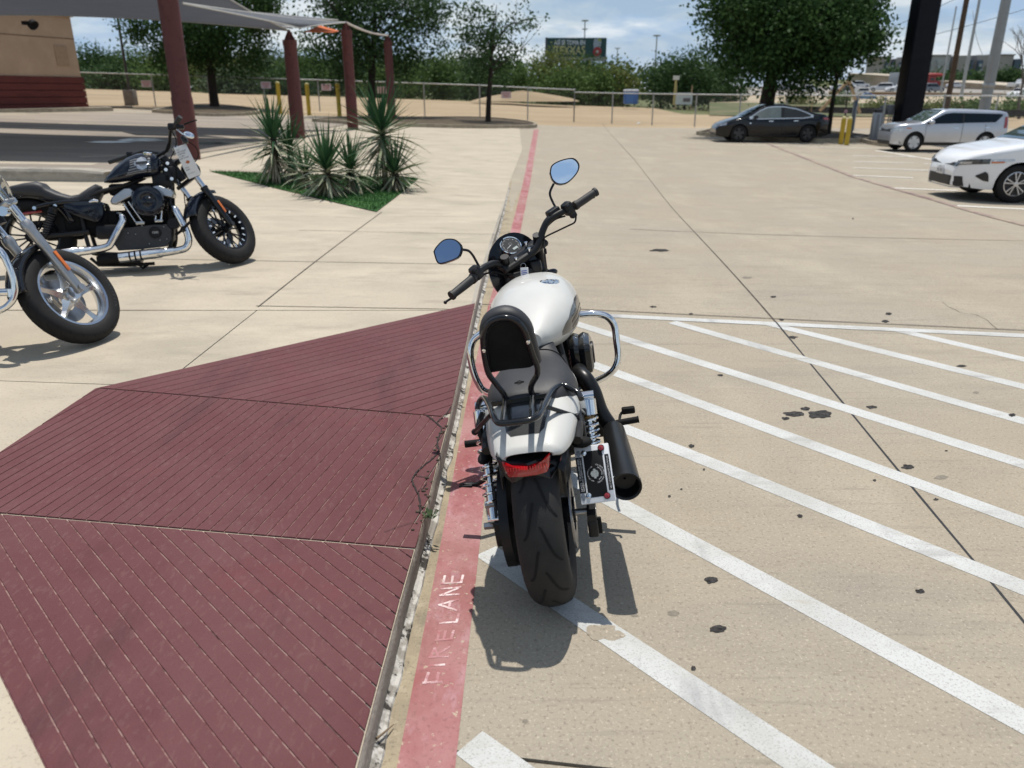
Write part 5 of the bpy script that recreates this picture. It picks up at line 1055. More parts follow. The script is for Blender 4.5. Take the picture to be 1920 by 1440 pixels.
# bars
m = MB(); m.tube(b2.l([(296, 292, .0), (306, 286, .03), (314, 281, .06), (318, 268, .12), (319, 254, .20), (321, 243, .26), (326, 237, .30)]), .014, 10, smooth_path=5); m.tube(b2.l([(306, 288, .0), (290, 286, -.06), (270, 284, -.14), (252, 289, -.22), (243, 292, -.26)]), .014, 10, smooth_path=5); m.build('handlebar', satin_bk, T)
m = MB(); m.tube(b2.l([(325, 240, .30), (338, 219, .36)]), .0195, 14); m.build('hand_grip', pm('grip_rubber', (.022, .022, .022), .6), T)
m = MB(); m.tube(b2.l([(243, 292, -.26), (205, 304, -.36)]), .0195, 14); m.build('hand_grip', pm('grip_rubber', (.022, .022, .022), .6), T)
m = MB(); m.rbox(x2(322, 238, .30), (.05, .06, .06), .014); m.rbox(x2(244, 291, -.26), (.05, .06, .06), .014); m.rbox(x2(338, 238, .32), (.05, .06, .035), .01); tag(m.build('switch_housing', satin_bk, T), kind='stuff')
m = MB(); m.tube(b2.l([(346, 233, .33), (356, 229, .36), (369, 225, .40)]), [.008, .006, .005], 8); m.build('brake_lever', matte_bk, T)
m = MB(); m.tube(b2.l([(329, 240, .3), (337, 247, .31), (347, 253, .31), (356, 250, .32)]), [.006, .007, .008, .006], 8, smooth_path=3); m.build('mirror_stem', chrome_m, T)
m = MB(); p = x2(354, 253, .32); Mx = Matrix.Rotation(R(-40), 3, 'Z') @ Matrix.Rotation(R(35), 3, 'X'); m.sphere(p, (.055, .016, .035), 16, 8, Mx); m.build('mirror', chrome_m, T)
m = MB(); p = x2(346, 262, .31); m.sphere(p, (.030, .02, .040), 14, 8, Mx); m.build('mirror', gloss_bk, T)
for lst in ([(322, 245, .28), (330, 262, .22), (328, 280, .15), (318, 300, .1)], [(347, 262, .25), (366, 275, .2), (372, 290, .15), (366, 303, .13), (355, 310, .1)], [(319, 262, .18), (314, 272, .12), (308, 290, .05)], [(345, 363, .1), (350, 395, .12), (366, 415, .14), (381, 432, .12)], [(300, 300, .05), (318, 318, .08), (330, 345, .06)], [(335, 300, .05), (330, 320, .08), (338, 345, .05)]):
    m = MB(); m.tube(b2.l(lst), .0042, 6, smooth_path=5); m.build('control_cable', matte_bk, T)
# price card
kp = [x2(328, 277, .30), x2(352, 270, .30), x2(374, 326, .30), x2(351, 337, .30)]
kw = [b2.O + b2.M @ p for p in kp]; kc = sum(kw, V())/4; kx = ((kw[1] - kw[0]) + (kw[2] - kw[3])).normalized(); ky = ((kw[0] - kw[3]) + (kw[1] - kw[2])); ky = (ky - kx*ky.dot(kx)).normalized(); kn = kx.cross(ky); KM = Matrix((kx, ky, kn)).transposed(); kW = (kw[1] - kw[0]).length; kH = (kw[0] - kw[3]).length
card = thing('price_card', 'white printed price card hanging from the handlebar of the black motorcycle', 'price tag', kc); 
m = MB(); m.rbox(kc, (kW, kH, .003), .004, KM); m.build('card', card_m, card, world=True)
for txt, v, size, wd in (('2017', .40, .012, .25), ('HARLEY-DAVIDSON', .33, .013, .72), ('SPORTSTER', .26, .014, .55), ('XL 1200X', .19, .013, .4), ('FORTY-EIGHT', .12, .014, .70), ('PRICE', -.17, .011, .3), ('$8,995', -.24, .013, .32), ('CALIENTE HARLEY-DAVIDSON', -.36, .007, .6)):
    t_ = text_mesh(txt, size, Matrix()); xs = [p.x for p in t_.v]; k_ = kW*wd/(max(xs) - min(xs)); Mt = Matrix.Translation(kc + ky*kH*v - kx*kW*.5*(.9 - wd)*.8 + kn*.0028) @ KM.to_4x4(); t_.v = [Mt @ V((p.x*k_, p.y*1.2, 0)) for p in t_.v]; t_.build('card_lettering', grey_tx, card, world=True)
m = MB(); m.prism([kc + ky*kH*-.02 + kn*.0018 + kx*a*.016 + ky*b*.014 for b, a in SH], kn*.0008); m.build('card_emblem', pm('emblem_orange', (.45, .13, .05), .6), card, world=True)
m = MB(); m.lathe([(.012, -.0012), (.0145, 0), (.012, .0012), (.012, -.0012)], kc + ky*kH*.53 + kx*kW*.42, kn, 16); m.build('card_ring', steel_m, card, world=True)
# ---------------------------------------------------------------- silver-wheeled motorcycle cut by the left edge
b3 = Bike('motorcycle', 'black motorcycle with silver five-spoke front wheel and grey fork at the left edge', (143, 648), (-385, 679), 1.52, 9)
T3 = b3.root; x3 = b3.x; sg = steer_fn(1.52, .315, R(31), R(61))
c3 = (0, 1.52, .315); w_ = rim_mb(.215, .12, c3)
for k in range(5):
    a = 2*pi*k/5 + .5; rr = []
    for r, hw, th_ in ((.03, .05, .03), (.06, .036, .026), (.10, .022, .02), (.15, .018, .017), (.19, .022, .016), (.203, .030, .016)):
        p = V((0, 1.52 + cos(a)*r, .315 + sin(a)*r)); q = V((0, -sin(a), cos(a))); rr.append([p + q*hw, p + V((th_, 0, 0)), p - q*hw, p - V((th_, 0, 0))])
    w_.loft(rr, True, True, True)
w_.lathe([(.001, -.05), (.04, -.05), (.055, -.02), (.055, .02), (.04, .05), (.001, .05)], c3, (1, 0, 0), 24); wo_ = smesh(w_, sg).build('front_wheel', pm('bright_cast_alloy', (.66, .67, .68), .22, 1.0, .08, 9), T3)
smesh(tyre_mb(.315, .118, .215, c3), sg).build('tyre', rubber_d, wo_); smesh(groove_mb(.315, .118, .215, c3, 24, TREAD, .004), sg).build('tread_groove', groove_bk, wo_)
t_ = MB(); txt = 'HARLEY-DAVIDSON'
for i, ch in enumerate(txt):
    a = R(62 - 74*i/(len(txt) - 1)); g_ = text_mesh(ch, .022, Matrix()); r = .262; Mt = Matrix.Translation(V((.0595, 1.52 + cos(a)*r, .315 + sin(a)*r))) @ Matrix(((0, 0, 1), (1, 0, 0), (0, 1, 0))).to_4x4() @ Matrix.Rotation(a - pi/2, 4, 'Z'); t_.add([Mt @ p for p in g_.v], g_.f)
smesh(t_, sg).build('sidewall_lettering', pm('sidewall_grey', (.05, .05, .05), .6), wo_)
m = MB(); m.lathe([(.145, -.068), (.145, -.063), (.07, -.063), (.07, -.068), (.145, -.068)], c3, (1, 0, 0), 36); smesh(m, sg).build('brake_disc', steel_m, T3)
for s_ in (1, -1):
    m = MB(); m.tube([(s_*.10, 1.10, 1.02), (s_*.10, 1.30, .685)], .0225, 14); smesh(m, sg).build('fork_tube', chrome_m, T3)
    m = MB(); m.tube([(s_*.10, 1.275, .725), (s_*.10, 1.287, .705), (s_*.10, 1.30, .68), (s_*.10, 1.31, .665), (s_*.10, 1.505, .345), (s_*.10, 1.53, .30)], [.030, .036, .036, .030, .030, .024], 14); m.cyl((s_*.075, 1.52, .315), (s_*.135, 1.52, .315), .022, 12); smesh(m, sg).build('fork_slider', pm('grey_fork_alloy', (.42, .42, .42), .34, .9, .08, 12), T3)
    m = MB(); m.rbox((s_*.134, 1.43, .475), (.008, .024, .135), .004, Matrix.Rotation(R(31), 3, 'X')); smesh(m, sg).build('side_reflector', amber_m, T3)
m = MB(); rings = []
for k in range(14):
    a = R(112 + 6.0*k); rings.append([V((xx, 1.52 + cos(a)*r, .315 + sin(a)*r)) for xx, r in ((-.072, .305), (-.07, .335), (-.04, .350), (0, .354), (.04, .350), (.07, .335), (.072, .305))])
m.loft(rings, False, False, True); smesh(m, sg).build('front_fender', gloss_bk, T3, solid=.004)
m = MB(); m.rbox((0, 1.21, .83), (.27, .08, .04), .012, Matrix.Rotation(R(31), 3, 'X')); m.rbox((0, 1.13, .96), (.27, .08, .04), .012, Matrix.Rotation(R(31), 3, 'X')); smesh(m, sg).build('fork_clamp', alloy_m, T3)
m = MB(); m.sphere((-.05, 1.16, .86), (.07, .06, .07), 18, 12); smesh(m, sg).build('headlight', gloss_bk, T3)
wind = glass('smoked_screen', (.55, .56, .55), .03, .92)
m = MB(); pts = b3.l([(-6, 318, .20), (6, 330, .21), (16, 347, .22), (24, 364, .22), (27, 376, .22), (22, 383, .22), (12, 378, .21), (0, 362, .20), (-20, 345, .2)]); m.prism(pts, (.006, 0, 0)); m.build('windscreen', wind, T3)
m = MB(); m.tube(b3.l([(-8, 345, .19), (8, 362, .2), (18, 374, .2)]), [.010, .009, .003], 8); m.build('screen_strut', chrome_m, T3)
m = MB(); p = x3(4, 396, .13); m.cyl(p - V((.05, 0, 0)), p, .028, 16); m.build('screen_clamp', chrome_m, T3)
m = MB(); m.tube(b3.l([(-70, 440, .10), (-30, 452, .20), (0, 470, .27), (16, 498, .28), (26, 528, .28), (27, 552, .28), (18, 570, .28), (-5, 584, .26), (-60, 600, .15)]), .0185, 14, smooth_path=5); m.cyl(x3(22, 548, .27) + V((0, 0, .02)), x3(22, 548, .27) - V((0, 0, .025)), .026, 14); m.build('engine_guard', chrome_m, T3)
m = MB(); p = x3(6, 548, .27); m.cyl(p + V((0, -.10, 0)), p + V((0, .06, 0)), .022, 12); m.build('highway_peg', chrome_m, T3)
m = MB(); m.loft([[V((hw*cos(a), y, (zt + zb)/2 + (zt - zb)/2*sin(a))) for a in [2*pi*k/24 for k in range(24)]] for y, hw, zt, zb in ((.58, .03, .78, .74), (.66, .10, .86, .73), (.8, .14, .95, .74), (.95, .14, .97, .76), (1.04, .08, .93, .8))], True, True, True); m.build('fuel_tank', gloss_bk, T3)
m = MB(); m.loft([[V((hw*cos(a), y, (zt + zb)/2 + (zt - zb)/2*sin(a))) for a in [2*pi*k/20 for k in range(20)]] for y, hw, zt, zb in ((-.2, .06, .78, .68), (-.05, .12, .80, .66), (.15, .13, .76, .62), (.35, .13, .68, .58), (.55, .08, .74, .62))], True, True, True); m.build('seat', vinyl_m, T3)
m = MB(); m.rbox((0, .80, .33), (.28, .45, .24), .05); m.rbox((0, .74, .55), (.2, .16, .2), .03, Matrix.Rotation(R(20), 3, 'X')); m.rbox((0, 1.0, .55), (.2, .16, .2), .03, Matrix.Rotation(R(-24), 3, 'X')); m.build('engine', alloy_m, T3)
m = MB(); m.tube([(0, 1.10, .96), (0, 1.2, .74)], .036, 10)
for s_ in (-1, 1): m.tube([(s_*.03, 1.15, .82), (s_*.12, 1.06, .30), (s_*.12, .9, .16), (s_*.12, .4, .16), (s_*.11, .32, .55), (s_*.10, -.05, .58)], .016, 8, smooth_path=4); m.tube([(s_*.14, 0, .31), (s_*.13, .45, .33)], .02, 8)
m.build('frame', satin_bk, T3)
c_ = (0, 0, .31); w_ = rim_mb(.20, .14, c_); wheel_spokes(w_, c_, .05, .19, 5, .1, .012); wo_ = w_.build('rear_wheel', alloy_m, T3); tyre_mb(.31, .15, .20, c_).build('tyre', rubber_d, wo_)
m = MB(); m.loft([[V((xx, cos(R(165 - 9*k))*r, .31 + sin(R(165 - 9*k))*r)) for xx, r in ((-.09, .31), (-.085, .35), (0, .37), (.085, .35), (.09, .31))] for k in range(14)], False, False, True); m.build('rear_fender', gloss_bk, T3, solid=.004)
m = MB(); m.tube([(.13, 1.1, .5), (.18, 1.12, .3), (.18, .9, .22), (.18, .2, .26), (.18, -.2, .28)], [.028, .028, .03, .042, .045], 14, smooth_path=4); m.build('exhaust_pipe', chrome_m, T3)
m = MB(); m.tube([(-.36, .86, 1.06), (-.2, 1.02, 1.06), (0, 1.07, 1.02), (.2, 1.14, 1.09), (.34, 1.16, 1.12)], .014, 10, smooth_path=4); m.build('handlebar', chrome_m, T3)
m = MB(); m.tube([(-.10, .80, .20), (-.20, .78, .10), (-.27, .74, .045)], .012, 8); m.build('side_stand', chrome_m, T3)
# ================================================================== COLUMNS, SHADE SAILS, BUILDING
col_m = layered('oxide_red_paint', (0.11, 0.034, 0.029), [((0.14, 0.046, 0.038), 2.2, .42, .65, .8, (1, 1, .4), 6), ((0.055, 0.018, 0.015), 6, .55, .7, .7, None, 6)], rough=.55, bump=0)
sail_m = layered('shade_cloth', (0.17, 0.18, 0.20), [((0.21, 0.222, 0.245), .8, .4, .65, .8, (1, 3, 1), 5)], rough=.9, bump=.1, bscale=300)
_n = sail_m.node_tree; _t = _n.nodes.new('ShaderNodeBsdfTranslucent'); _t.inputs[0].default_value = (.42, .44, .49, 1); _x = _n.nodes.new('ShaderNodeMixShader'); _x.inputs[0].default_value = .38; _n.links.new(_n.nodes['Principled BSDF'].outputs[0], _x.inputs[1]); _n.links.new(_t.outputs[0], _x.inputs[2]); _n.links.new(_x.outputs[0], _n.nodes['Material Output'].inputs[0])
hem_m = pm('sail_hem', (.46, .45, .42), .8, 0, .1, 8)
orange_m = pm('orange_cloth', (.55, .12, .02), .8, 0, .1, 6)
cable_m = pm('steel_cable', (.30, .29, .27), .5, .6, .2, 10)
def column(px, top_z, label, r=.205, Y=None, cone=True):
    b = onto(*px, zl); t = thing('canopy_column', label, 'column', b, group='oxide red canopy columns')
    m = MB(); h = top_z - b.z; m.lathe([(r*1.06, -.06), (r*1.06, 1.25), (r*1.0, 1.28), (r*.98, h - .30), (r*1.06, h - .30), (r*1.06, h - .14), (.001, h - .14)], (0, 0, 0), (0, 0, 1), 24); m.build('shaft', col_m, t)
    if cone: m = MB(); m.prism([(-r*.85, 0, h - .14), (r*.85, 0, h - .14), (r*.12, 0, h + .16), (-r*.12, 0, h + .16)], (0, .03, 0)); m.prism([(0, -r*.85, h - .14), (0, r*.85, h - .14), (0, r*.12, h + .16), (0, -r*.12, h + .16)], (.03, 0, 0)); m.build('top_plate', col_m, t)
    return b, V((b.x, b.y, top_z + .13))
C1, C1t = column((357, 299), 4.75, 'tall oxide red column nearest the camera, rising behind the black motorcycle')
C2, C2t = column((560, 259), at(535, 66, 26.06).z, 'short oxide red column standing behind the leftmost yucca plants')
C3, C3t = column((662, 243), at(650, 49, 32.57).z, 'oxide red column with its whole base visible, holding the orange sail corner')
C4, C4t = column((735, 228), at(727, 72, 41.5).z, 'farthest oxide red column, rising behind the tallest yucca plant')
def sail(name, label, c, sag, mat, n=18, bow=.07, hem=True):
    """four-cornered hypar sheet with inward-bowed edges, real thickness and a hem"""
    c = [V(p) for p in c]; t = thing(name, label, 'shade sail', c[0]); m = MB(); g = []
    for i in range(n + 1):
        row = []
        for j in range(n + 1):
            u, v = i/n, j/n; bu = u + bow*(.5 - u)*2*4*v*(1 - v)*(1 if True else 0)*abs(2*u - 1)**1; bv = v + bow*(.5 - v)*2*4*u*(1 - u)*abs(2*v - 1)
            p = c[0]*(1 - bu)*(1 - bv) + c[1]*bu*(1 - bv) + c[2]*bu*bv + c[3]*(1 - bu)*bv; p.z -= sag*16*u*(1 - u)*v*(1 - v)*.5 - .0; row.append(p)
        g.append(row)
    m.loft(g, False, False, True); o = m.build('cloth', mat, t, world=True, solid=.012, recalc=False)
    if hem:
        for edge in ([g[i][0] for i in range(n + 1)], [g[n][j] for j in range(n + 1)], [g[i][n] for i in range(n + 1)], [g[0][j] for j in range(n + 1)]):
            m = MB(); m.tube(edge, .022, 6); m.build('hem', hem_m, t, world=True)
    return t
WL = at(-70, 30, 25.0); WL2 = V((-21, 20, 4.9))
sail('shade_sail', 'large grey shade sail stretched from the tan building to the short red column', [WL, C2t, C1t + V((0, 0, .05)), V((-19, 13.5, 5.2))], .35, sail_m)
sail('shade_sail', 'narrow pale grey sail sweeping from the nearest column to the column with the orange corner', [at(342, 6, 17.7), at(560, 36, 28.0), C3t, C2t + V((.2, .6, .12))], .12, sail_m, bow=.03)
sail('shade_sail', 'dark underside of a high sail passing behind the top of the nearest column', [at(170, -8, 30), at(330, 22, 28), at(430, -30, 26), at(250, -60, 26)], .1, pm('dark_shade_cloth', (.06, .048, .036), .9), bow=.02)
sail('shade_sail', 'small orange sail corner tied to the red column', [at(570, 60, 31), at(600, 48, 32.2), at(636, 58, 32.4), at(625, 61, 31.6)], .02, orange_m, bow=.0, hem=False)
# sails further back over the drive lane, whose shade falls on the lane
sail('shade_sail', 'far grey sail edge over the drive lane beyond the short red column', [V((-22, 31, 5.4)), C3t + V((-.2, -.4, .05)), C2t + V((0, .5, .1)), V((-22, 27, 5.0))], .25, sail_m)
cb = thing('steel_cable', 'white cable stretched between the tops of the two farthest red columns', 'cable', C3t); m = MB(); m.tube([C3t + (C4t - C3t)*k/8 - V((0, 0, .10*sin(pi*k/8))) for k in range(9)], [.05, .045, .055, .045, .05, .04, .05, .045, .05], 6); m.build('cable_strand', pm('white_cable_wrap', (.62, .55, .5), .7), cb, world=True)
# building
stucco = layered('tan_stucco', (0.46, 0.32, 0.21), [((0.40, 0.275, 0.18), .5, .42, .66, .8, None, 5), ((0.52, 0.37, 0.25), 1.3, .5, .7, .6, None, 6)], rough=.92, bump=.2, bscale=60)
brick_red = layered('painted_red_masonry', (0.135, 0.036, 0.030), [((0.10, 0.028, 0.024), 1.1, .42, .64, .8, (1, 1, 4), 6)], rough=.85, bump=.2, bscale=50)
bc = onto(163, 206, zl); bd = thing('tan_building', 'tan stucco building with a dark red masonry base at the far left', 'building', bc, (0, 0, R(70)))
WX, DY, HB = 22.0, 14.0, 9.0; RH = 1.62
m = MB(); m.box((-WX/2, DY/2, RH + (HB - RH)/2), (WX, DY, HB - RH)); m.build('wall', stucco, bd)
base_rows = 5
for k in range(base_rows):
    m = MB(); hh = RH/base_rows; m.box((-WX/2 + .03, DY/2 - .04 + .006*(k % 2), hh*(k + .5) - .05*(k == 0)), (WX + .1, DY + .1, hh - .03 + .1*(k == 0))); m.build('base_course', brick_red, bd)
m = MB(); m.box((-WX/2 + .02, DY/2 - .0, RH/2), (WX + .02, DY + .02, RH)); m.build('base_core', pm('mortar_dark', (.05, .02, .018), .9), bd)
for z_ in (3.45, 4.95): m = MB(); m.box((-WX/2, -.004, z_), (WX, .012, .05)); m.build('wall_joint', pm('stucco_joint', (.20, .125, .075), .95), bd)
m = MB(); m.box((-WX/2 + .02, -.06, 4.55), (WX + .1, .14, .16)); m.build('wall_ledge', stucco, bd)
m = MB(); m.box((-.95, -.012, 2.62), (.75, .05, .95)); m.build('vent_panel', pm('vent_tan', (.36, .24, .15), .8), bd)
wl = thing('wall_light', 'dark round flood light fixed high on the tan building wall', 'lamp', at(53, 43, 39.6), (0, 0, R(70))); m = MB(); m.box((0, .12, 0), (.28, .3, .16)); m.lathe([(.06, .12), (.22, .0), (.24, -.18), (.20, -.19), (.02, -.05)], (.16, 0, 0), (0, .8, .6), 16); m.build('lamp_head', matte_bk, wl)
apron = onto(163, 206, zl); m = MB(); m.prism([V((apron.x - 10, apron.y - 24, apron.z - .1)), V((apron.x + 1.6, apron.y - .4, apron.z - .1)), V((apron.x + .6, apron.y + 1.2, apron.z - .1)), V((apron.x - 14, apron.y - 20, apron.z - .1))], (0, 0, .24)); struct(m.build('building_walk', island_con))
# light pole on a concrete footing by the fence
lpb = onto(247, 197, zl); lp_ = thing('light_pole', 'thin dark light pole on a square concrete footing near the tan building', 'light pole', lpb)
m = MB(); m.rbox((0, 0, .42), (.62, .62, .95), .04); m.build('footing', pm('footing_concrete', (.20, .18, .16), .9, 0, .2, 4), lp_); m = MB(); m.cyl((0, 0, .85), (0, 0, 9.5), .085, 10, .06); m.box((0, 0, .93), (.3, .3, .05)); m.build('pole', pm('bronze_pole', (.05, .045, .04), .5), lp_)
ws_ = onto(205, 203, zl); t = tag(MB().add([], []).rbox((0, 0, .06), (2.6, .2, .13), .04).build('wheel_stop', pm('stop_concrete', (.12, .115, .105), .9)), 'long dark concrete wheel stop on the pavement right of the tan building', 'wheel stop'); t.location = ws_
# ---- chain link fence
galv = pm('galvanised_steel', (.36, .37, .37), .45, .7, .12, 6); galv_t = pm('galvanised_tube', (.50, .51, .50), .5, .35, .1, 6)
FP = [onto(x, y, zl) for x, y in ((40, 192), (160, 196), (292, 199), (600, 208), (900, 221), (1076, 227.5))]; FP2 = [onto(x, y, zl) for x, y in ((1076, 227.5), (1302, 236.5), (1470, 241), (1600, 244), (1760, 247), (1960, 250))]
def fence(label, pts, h, spacing, loc):
    t = thing('chain_link_fence', label, 'fence', loc); tot = 0; P = []
    for a, b in zip(pts, pts[1:]):
        n = max(1, round((b - a).length/spacing)); P += [a + (b - a)*k/n for k in range(n)]
    P.append(pts[-1]); P = [V((p.x, p.y, zl(p.x, p.y))) for p in P]
    for p in P:
        m = MB(); m.cyl(p - V((0, 0, .2)), p + V((0, 0, h)), .038, 8); m.sphere(p + V((0, 0, h)), .045, 6, 4); m.build('post', galv, t, world=True)
    for a, b in zip(P, P[1:]):
        m = MB(); m.cyl(a + V((0, 0, h - .03)), b + V((0, 0, h - .03)), .032, 8); m.build('top_rail', galv_t, t, world=True)
    m = MB(); s_ = .075; w_ = .0016
    for a, b in zip(P, P[1:]):
        d = b - a; L = V((d.x, d.y)).length; n = int(L/s_); hv = h - .06; k = int(hv/s_)
        for sgn in (1, -1):
            for i in range(-k if sgn > 0 else 0, n if sgn > 0 else n + k):
                u0, u1 = i*s_, (i + sgn*k)*s_; z0, z1 = 0, k*s_
                lo, hi = 0.0, L
                def at_(u): return z0 + (u - u0)/(u1 - u0)*(z1 - z0)
                ua, ub_ = max(min(u0, u1), lo), min(max(u0, u1), hi)
                if ub_ - ua < .01: continue
                p = a + d*(ua/L) + V((0, 0, at_(ua) + .03)); q = a + d*(ub_/L) + V((0, 0, at_(ub_) + .03)); nn = V((d.z*0, 0, 1)); 
                m.add([p - V((0, 0, w_)), p + V((0, 0, w_)), q + V((0, 0, w_)), q - V((0, 0, w_))], [(0, 1, 2, 3)])
    tag(m.build('wire_mesh', galv, t, world=True), kind='stuff')
    return t
fence('galvanised chain link fence running behind the red columns to the left', FP, 1.86, 3.2, FP[0])
fence('galvanised chain link fence between the dirt field and the parked cars on the right', FP2, 1.72, 2.9, FP2[0])
sign_m = pm('pale_sign', (.62, .50, .52), .6, 0, .05, 5)
for x, y, lab in ((275, 157, 'small white sign on the fence just left of the nearest red column'), (499, 159.5, 'small pale sign on the fence left of the short red column'), (612, 163.5, 'small pale sign on the fence between the yellow bollards'), (717, 169, 'small white sign on the fence beside the farthest red column'), (949, 178, 'small pale sign on the fence right of the slender tree')):
    p = at(x, y, 50.3); t = thing('fence_sign', lab, 'sign', p, group='small signs on the chain link fence'); m = MB(); m.box((0, -.06, 0), (.60, .015, .38)); m.build('sign_board', sign_m, t); m = MB()
    for k in range(3): m.box((0, -.0695, .1 - .1*k), (.46 - .08*k, .002, .035))
    tag(m.build('sign_print', pm('sign_red', (.4, .08, .08), .6), t), kind='stuff')
yel = pm('safety_yellow', (.52, .36, .025), .5, 0, .12, 4); pale_cap = pm('pale_yellow_cap', (.62, .55, .25), .6)
for px, hgt, r, lab in (((526, 213.5), 1.62, .11, 'leftmost yellow bollard, beside the short red column'), ((580, 215.5), 1.60, .11, 'middle yellow bollard of three near the fence'), ((637, 219.5), 1.68, .115, 'yellow bollard just left of the column with the visible base'), ((1576, 270.5), .92, .085, 'left yellow bollard of the pair behind the black sedan'), ((1587, 272), .92, .085, 'right yellow bollard of the pair, nearer the grey pedestal')):
    b = onto(*px, zl); t = thing('bollard', lab, 'bollard', b, group='yellow steel bollards'); m = MB(); m.lathe([(r, -.05), (r, hgt), (.001, hgt)], (0, 0, 0), (0, 0, 1), 16); m.build('pipe', yel, t); m = MB(); m.lathe([(r, hgt - .001), (r*.8, hgt + .06), (.001, hgt + .09)], (0, 0, 0), (0, 0, 1), 16); m.build('cap', pale_cap, t)
# ================================================================== TREES
def leafmat(name, c, c2, trans=.30):
    m = bpy.data.materials.new(name); m.use_nodes = True; n = m.node_tree; b = n.nodes['Principled BSDF']; b.inputs['Roughness'].default_value = .55; b.inputs['Specular IOR Level'].default_value = .08
    g = n.nodes.new('ShaderNodeNewGeometry'); r = n.nodes.new('ShaderNodeValToRGB'); r.color_ramp.elements[0].color = (*c, 1); r.color_ramp.elements[1].color = (*c2, 1); n.links.new(g.outputs['Random Per Island'], r.inputs[0]); n.links.new(r.outputs[0], b.inputs['Base Color'])
    t = n.nodes.new('ShaderNodeBsdfTranslucent'); n.links.new(r.outputs[0], t.inputs[0]); x = n.nodes.new('ShaderNodeMixShader'); x.inputs[0].default_value = trans; n.links.new(b.outputs[0], x.inputs[1]); n.links.new(t.outputs[0], x.inputs[2]); n.links.new(x.outputs[0], n.nodes['Material Output'].inputs[0]); MATS[name] = m; return m
bark = layered('dark_bark', (0.035, 0.028, 0.022), [((0.07, 0.058, 0.046), 9, .5, .7, .8, (1, 1, .25), 7)], rough=.95, bump=.5, bscale=25)
oak = leafmat('oak_leaves', (.020, .050, .016), (.062, .120, .038)); oak2 = leafmat('oak_leaves_grey', (.024, .052, .020), (.070, .125, .048))
def tree(name, label, cat, base, crown_c, crown_r, trunk_r, n_cl, per, leaf, mat, seed, fork=None, holes=.0, limbs=7, bare=0, group=None, cl_r=.55, lean=(0, 0)):
    rg = random.Random(seed); base = V(base); t = thing(name, label, cat, base, group=group); cc = V(crown_c) - base; rx = V(crown_r); fz = fork if fork is not None else max(.8, cc.z - rx.z*.75)
    m = MB(); fk = V((cc.x*.35 + lean[0], cc.y*.35, fz)); m.tube([(0, 0, -.25), (fk.x*.25, fk.y*.25, fz*.4), fk], [trunk_r*1.25, trunk_r, trunk_r*.85], 10, smooth_path=4)
    top = cc + V((0, 0, rx.z*.55)); m.tube([fk, fk*.5 + top*.5 + V((rg.uniform(-.2, .2), 0, 0)), top], [trunk_r*.8, trunk_r*.45, trunk_r*.1], 7, smooth_path=4); ends = []
    for k in range(limbs):
        a = 2*pi*(k + rg.random()*.6)/limbs; el = rg.uniform(-.35, .75); e = cc + V((cos(a)*cos(el)*rx.x, sin(a)*cos(el)*rx.y, sin(el)*rx.z))*rg.uniform(.7, .95); s0 = fk*(1 - (k/limbs)*.35) + top*((k/limbs)*.35); mid = s0*.5 + e*.5 + V((0, 0, rg.uniform(-.05, .25)*rx.z))
        m.tube([s0, mid, e], [trunk_r*.42, trunk_r*.25, trunk_r*.06], 6, smooth_path=4); ends.append((s0, mid, e))
        for j in range(3):
            q = mid*(1 - j/3) + e*j/3; f = q + V((rg.uniform(-1, 1), rg.uniform(-1, 1), rg.uniform(-.5, .9))).normalized()*rx.x*.35; m.tube([q, q*.5 + f*.5 + V((0, 0, .1)), f], [trunk_r*.16, trunk_r*.09, trunk_r*.03], 5)
    m.build('trunk', bark, t)
    if bare:
        m = MB()
        for k in range(bare):
            s0, mid, e = rg.choice(ends); q = mid*.3 + e*.7; d = V((rg.uniform(-1, 1), rg.uniform(-.5, .5), rg.uniform(.0, 1))).normalized(); f = q + d*rx.x*rg.uniform(.4, .9); pts = [q, q*.5 + f*.5 + V((0, 0, rg.uniform(-.1, .2))), f]; m.tube(pts, [trunk_r*.12, trunk_r*.07, trunk_r*.02], 5, smooth_path=3)
        tag(m.build('bare_twigs', bark, t), kind='stuff')
    m = MB(); vs = []; fs = []
    for c in range(n_cl):
        for _ in range(40):
            p = V((rg.uniform(-1, 1), rg.uniform(-1, 1), rg.uniform(-1, 1))); l = p.length
            if l > 1 or (l < .45 and rg.random() < .6): continue
            q = cc + V((p.x*rx.x, p.y*rx.y, p.z*rx.z)); nz = mnoise.noise(V((q.x*.55 + seed*7, q.y*.55, q.z*.65)))
            if nz > holes - .1 or rg.random() < .06: break
        k_ = 1 + .35*mnoise.noise(V((p.x*1.6, p.y*1.6 + seed, p.z*1.6))); q = cc + V((p.x*rx.x, p.y*rx.y, p.z*rx.z))*k_
        for j in range(per):
            d = V((rg.gauss(0, 1), rg.gauss(0, 1), rg.gauss(0, .75)))*cl_r*.5; o = q + d; s_ = leaf*rg.uniform(.6, 1.3)
            nv = V((rg.gauss(0, .8), rg.gauss(0, .8), rg.gauss(.3, .8))).normalized(); u = nv.orthogonal().normalized(); a = rg.uniform(0, 6.28); u, w_ = u*cos(a) + nv.cross(u)*sin(a), nv.cross(u)*cos(a) - u*sin(a)
            i0 = len(vs); vs += [o - u*s_*.5, o + w_*s_*.34, o + u*s_*.5, o - w_*s_*.34]; fs.append((i0, i0 + 1, i0 + 2, i0 + 3))
    m.add(vs, fs, False); m.build('crown', mat, t, recalc=False); return t
def xr(px, Y): return px*(Y*.936 + .4)/F_PX
b = onto(403, 203, zl); tree('oak_tree', 'dark oak on a mulch island left of the short red column', 'tree', b, at(385, 22, b.y), (xr(134, b.y), 3.6, xr(108, b.y)), .26, 440, 70, .19, oak, 3, fork=xr(75, b.y), holes=-.02, limbs=9, cl_r=.95)
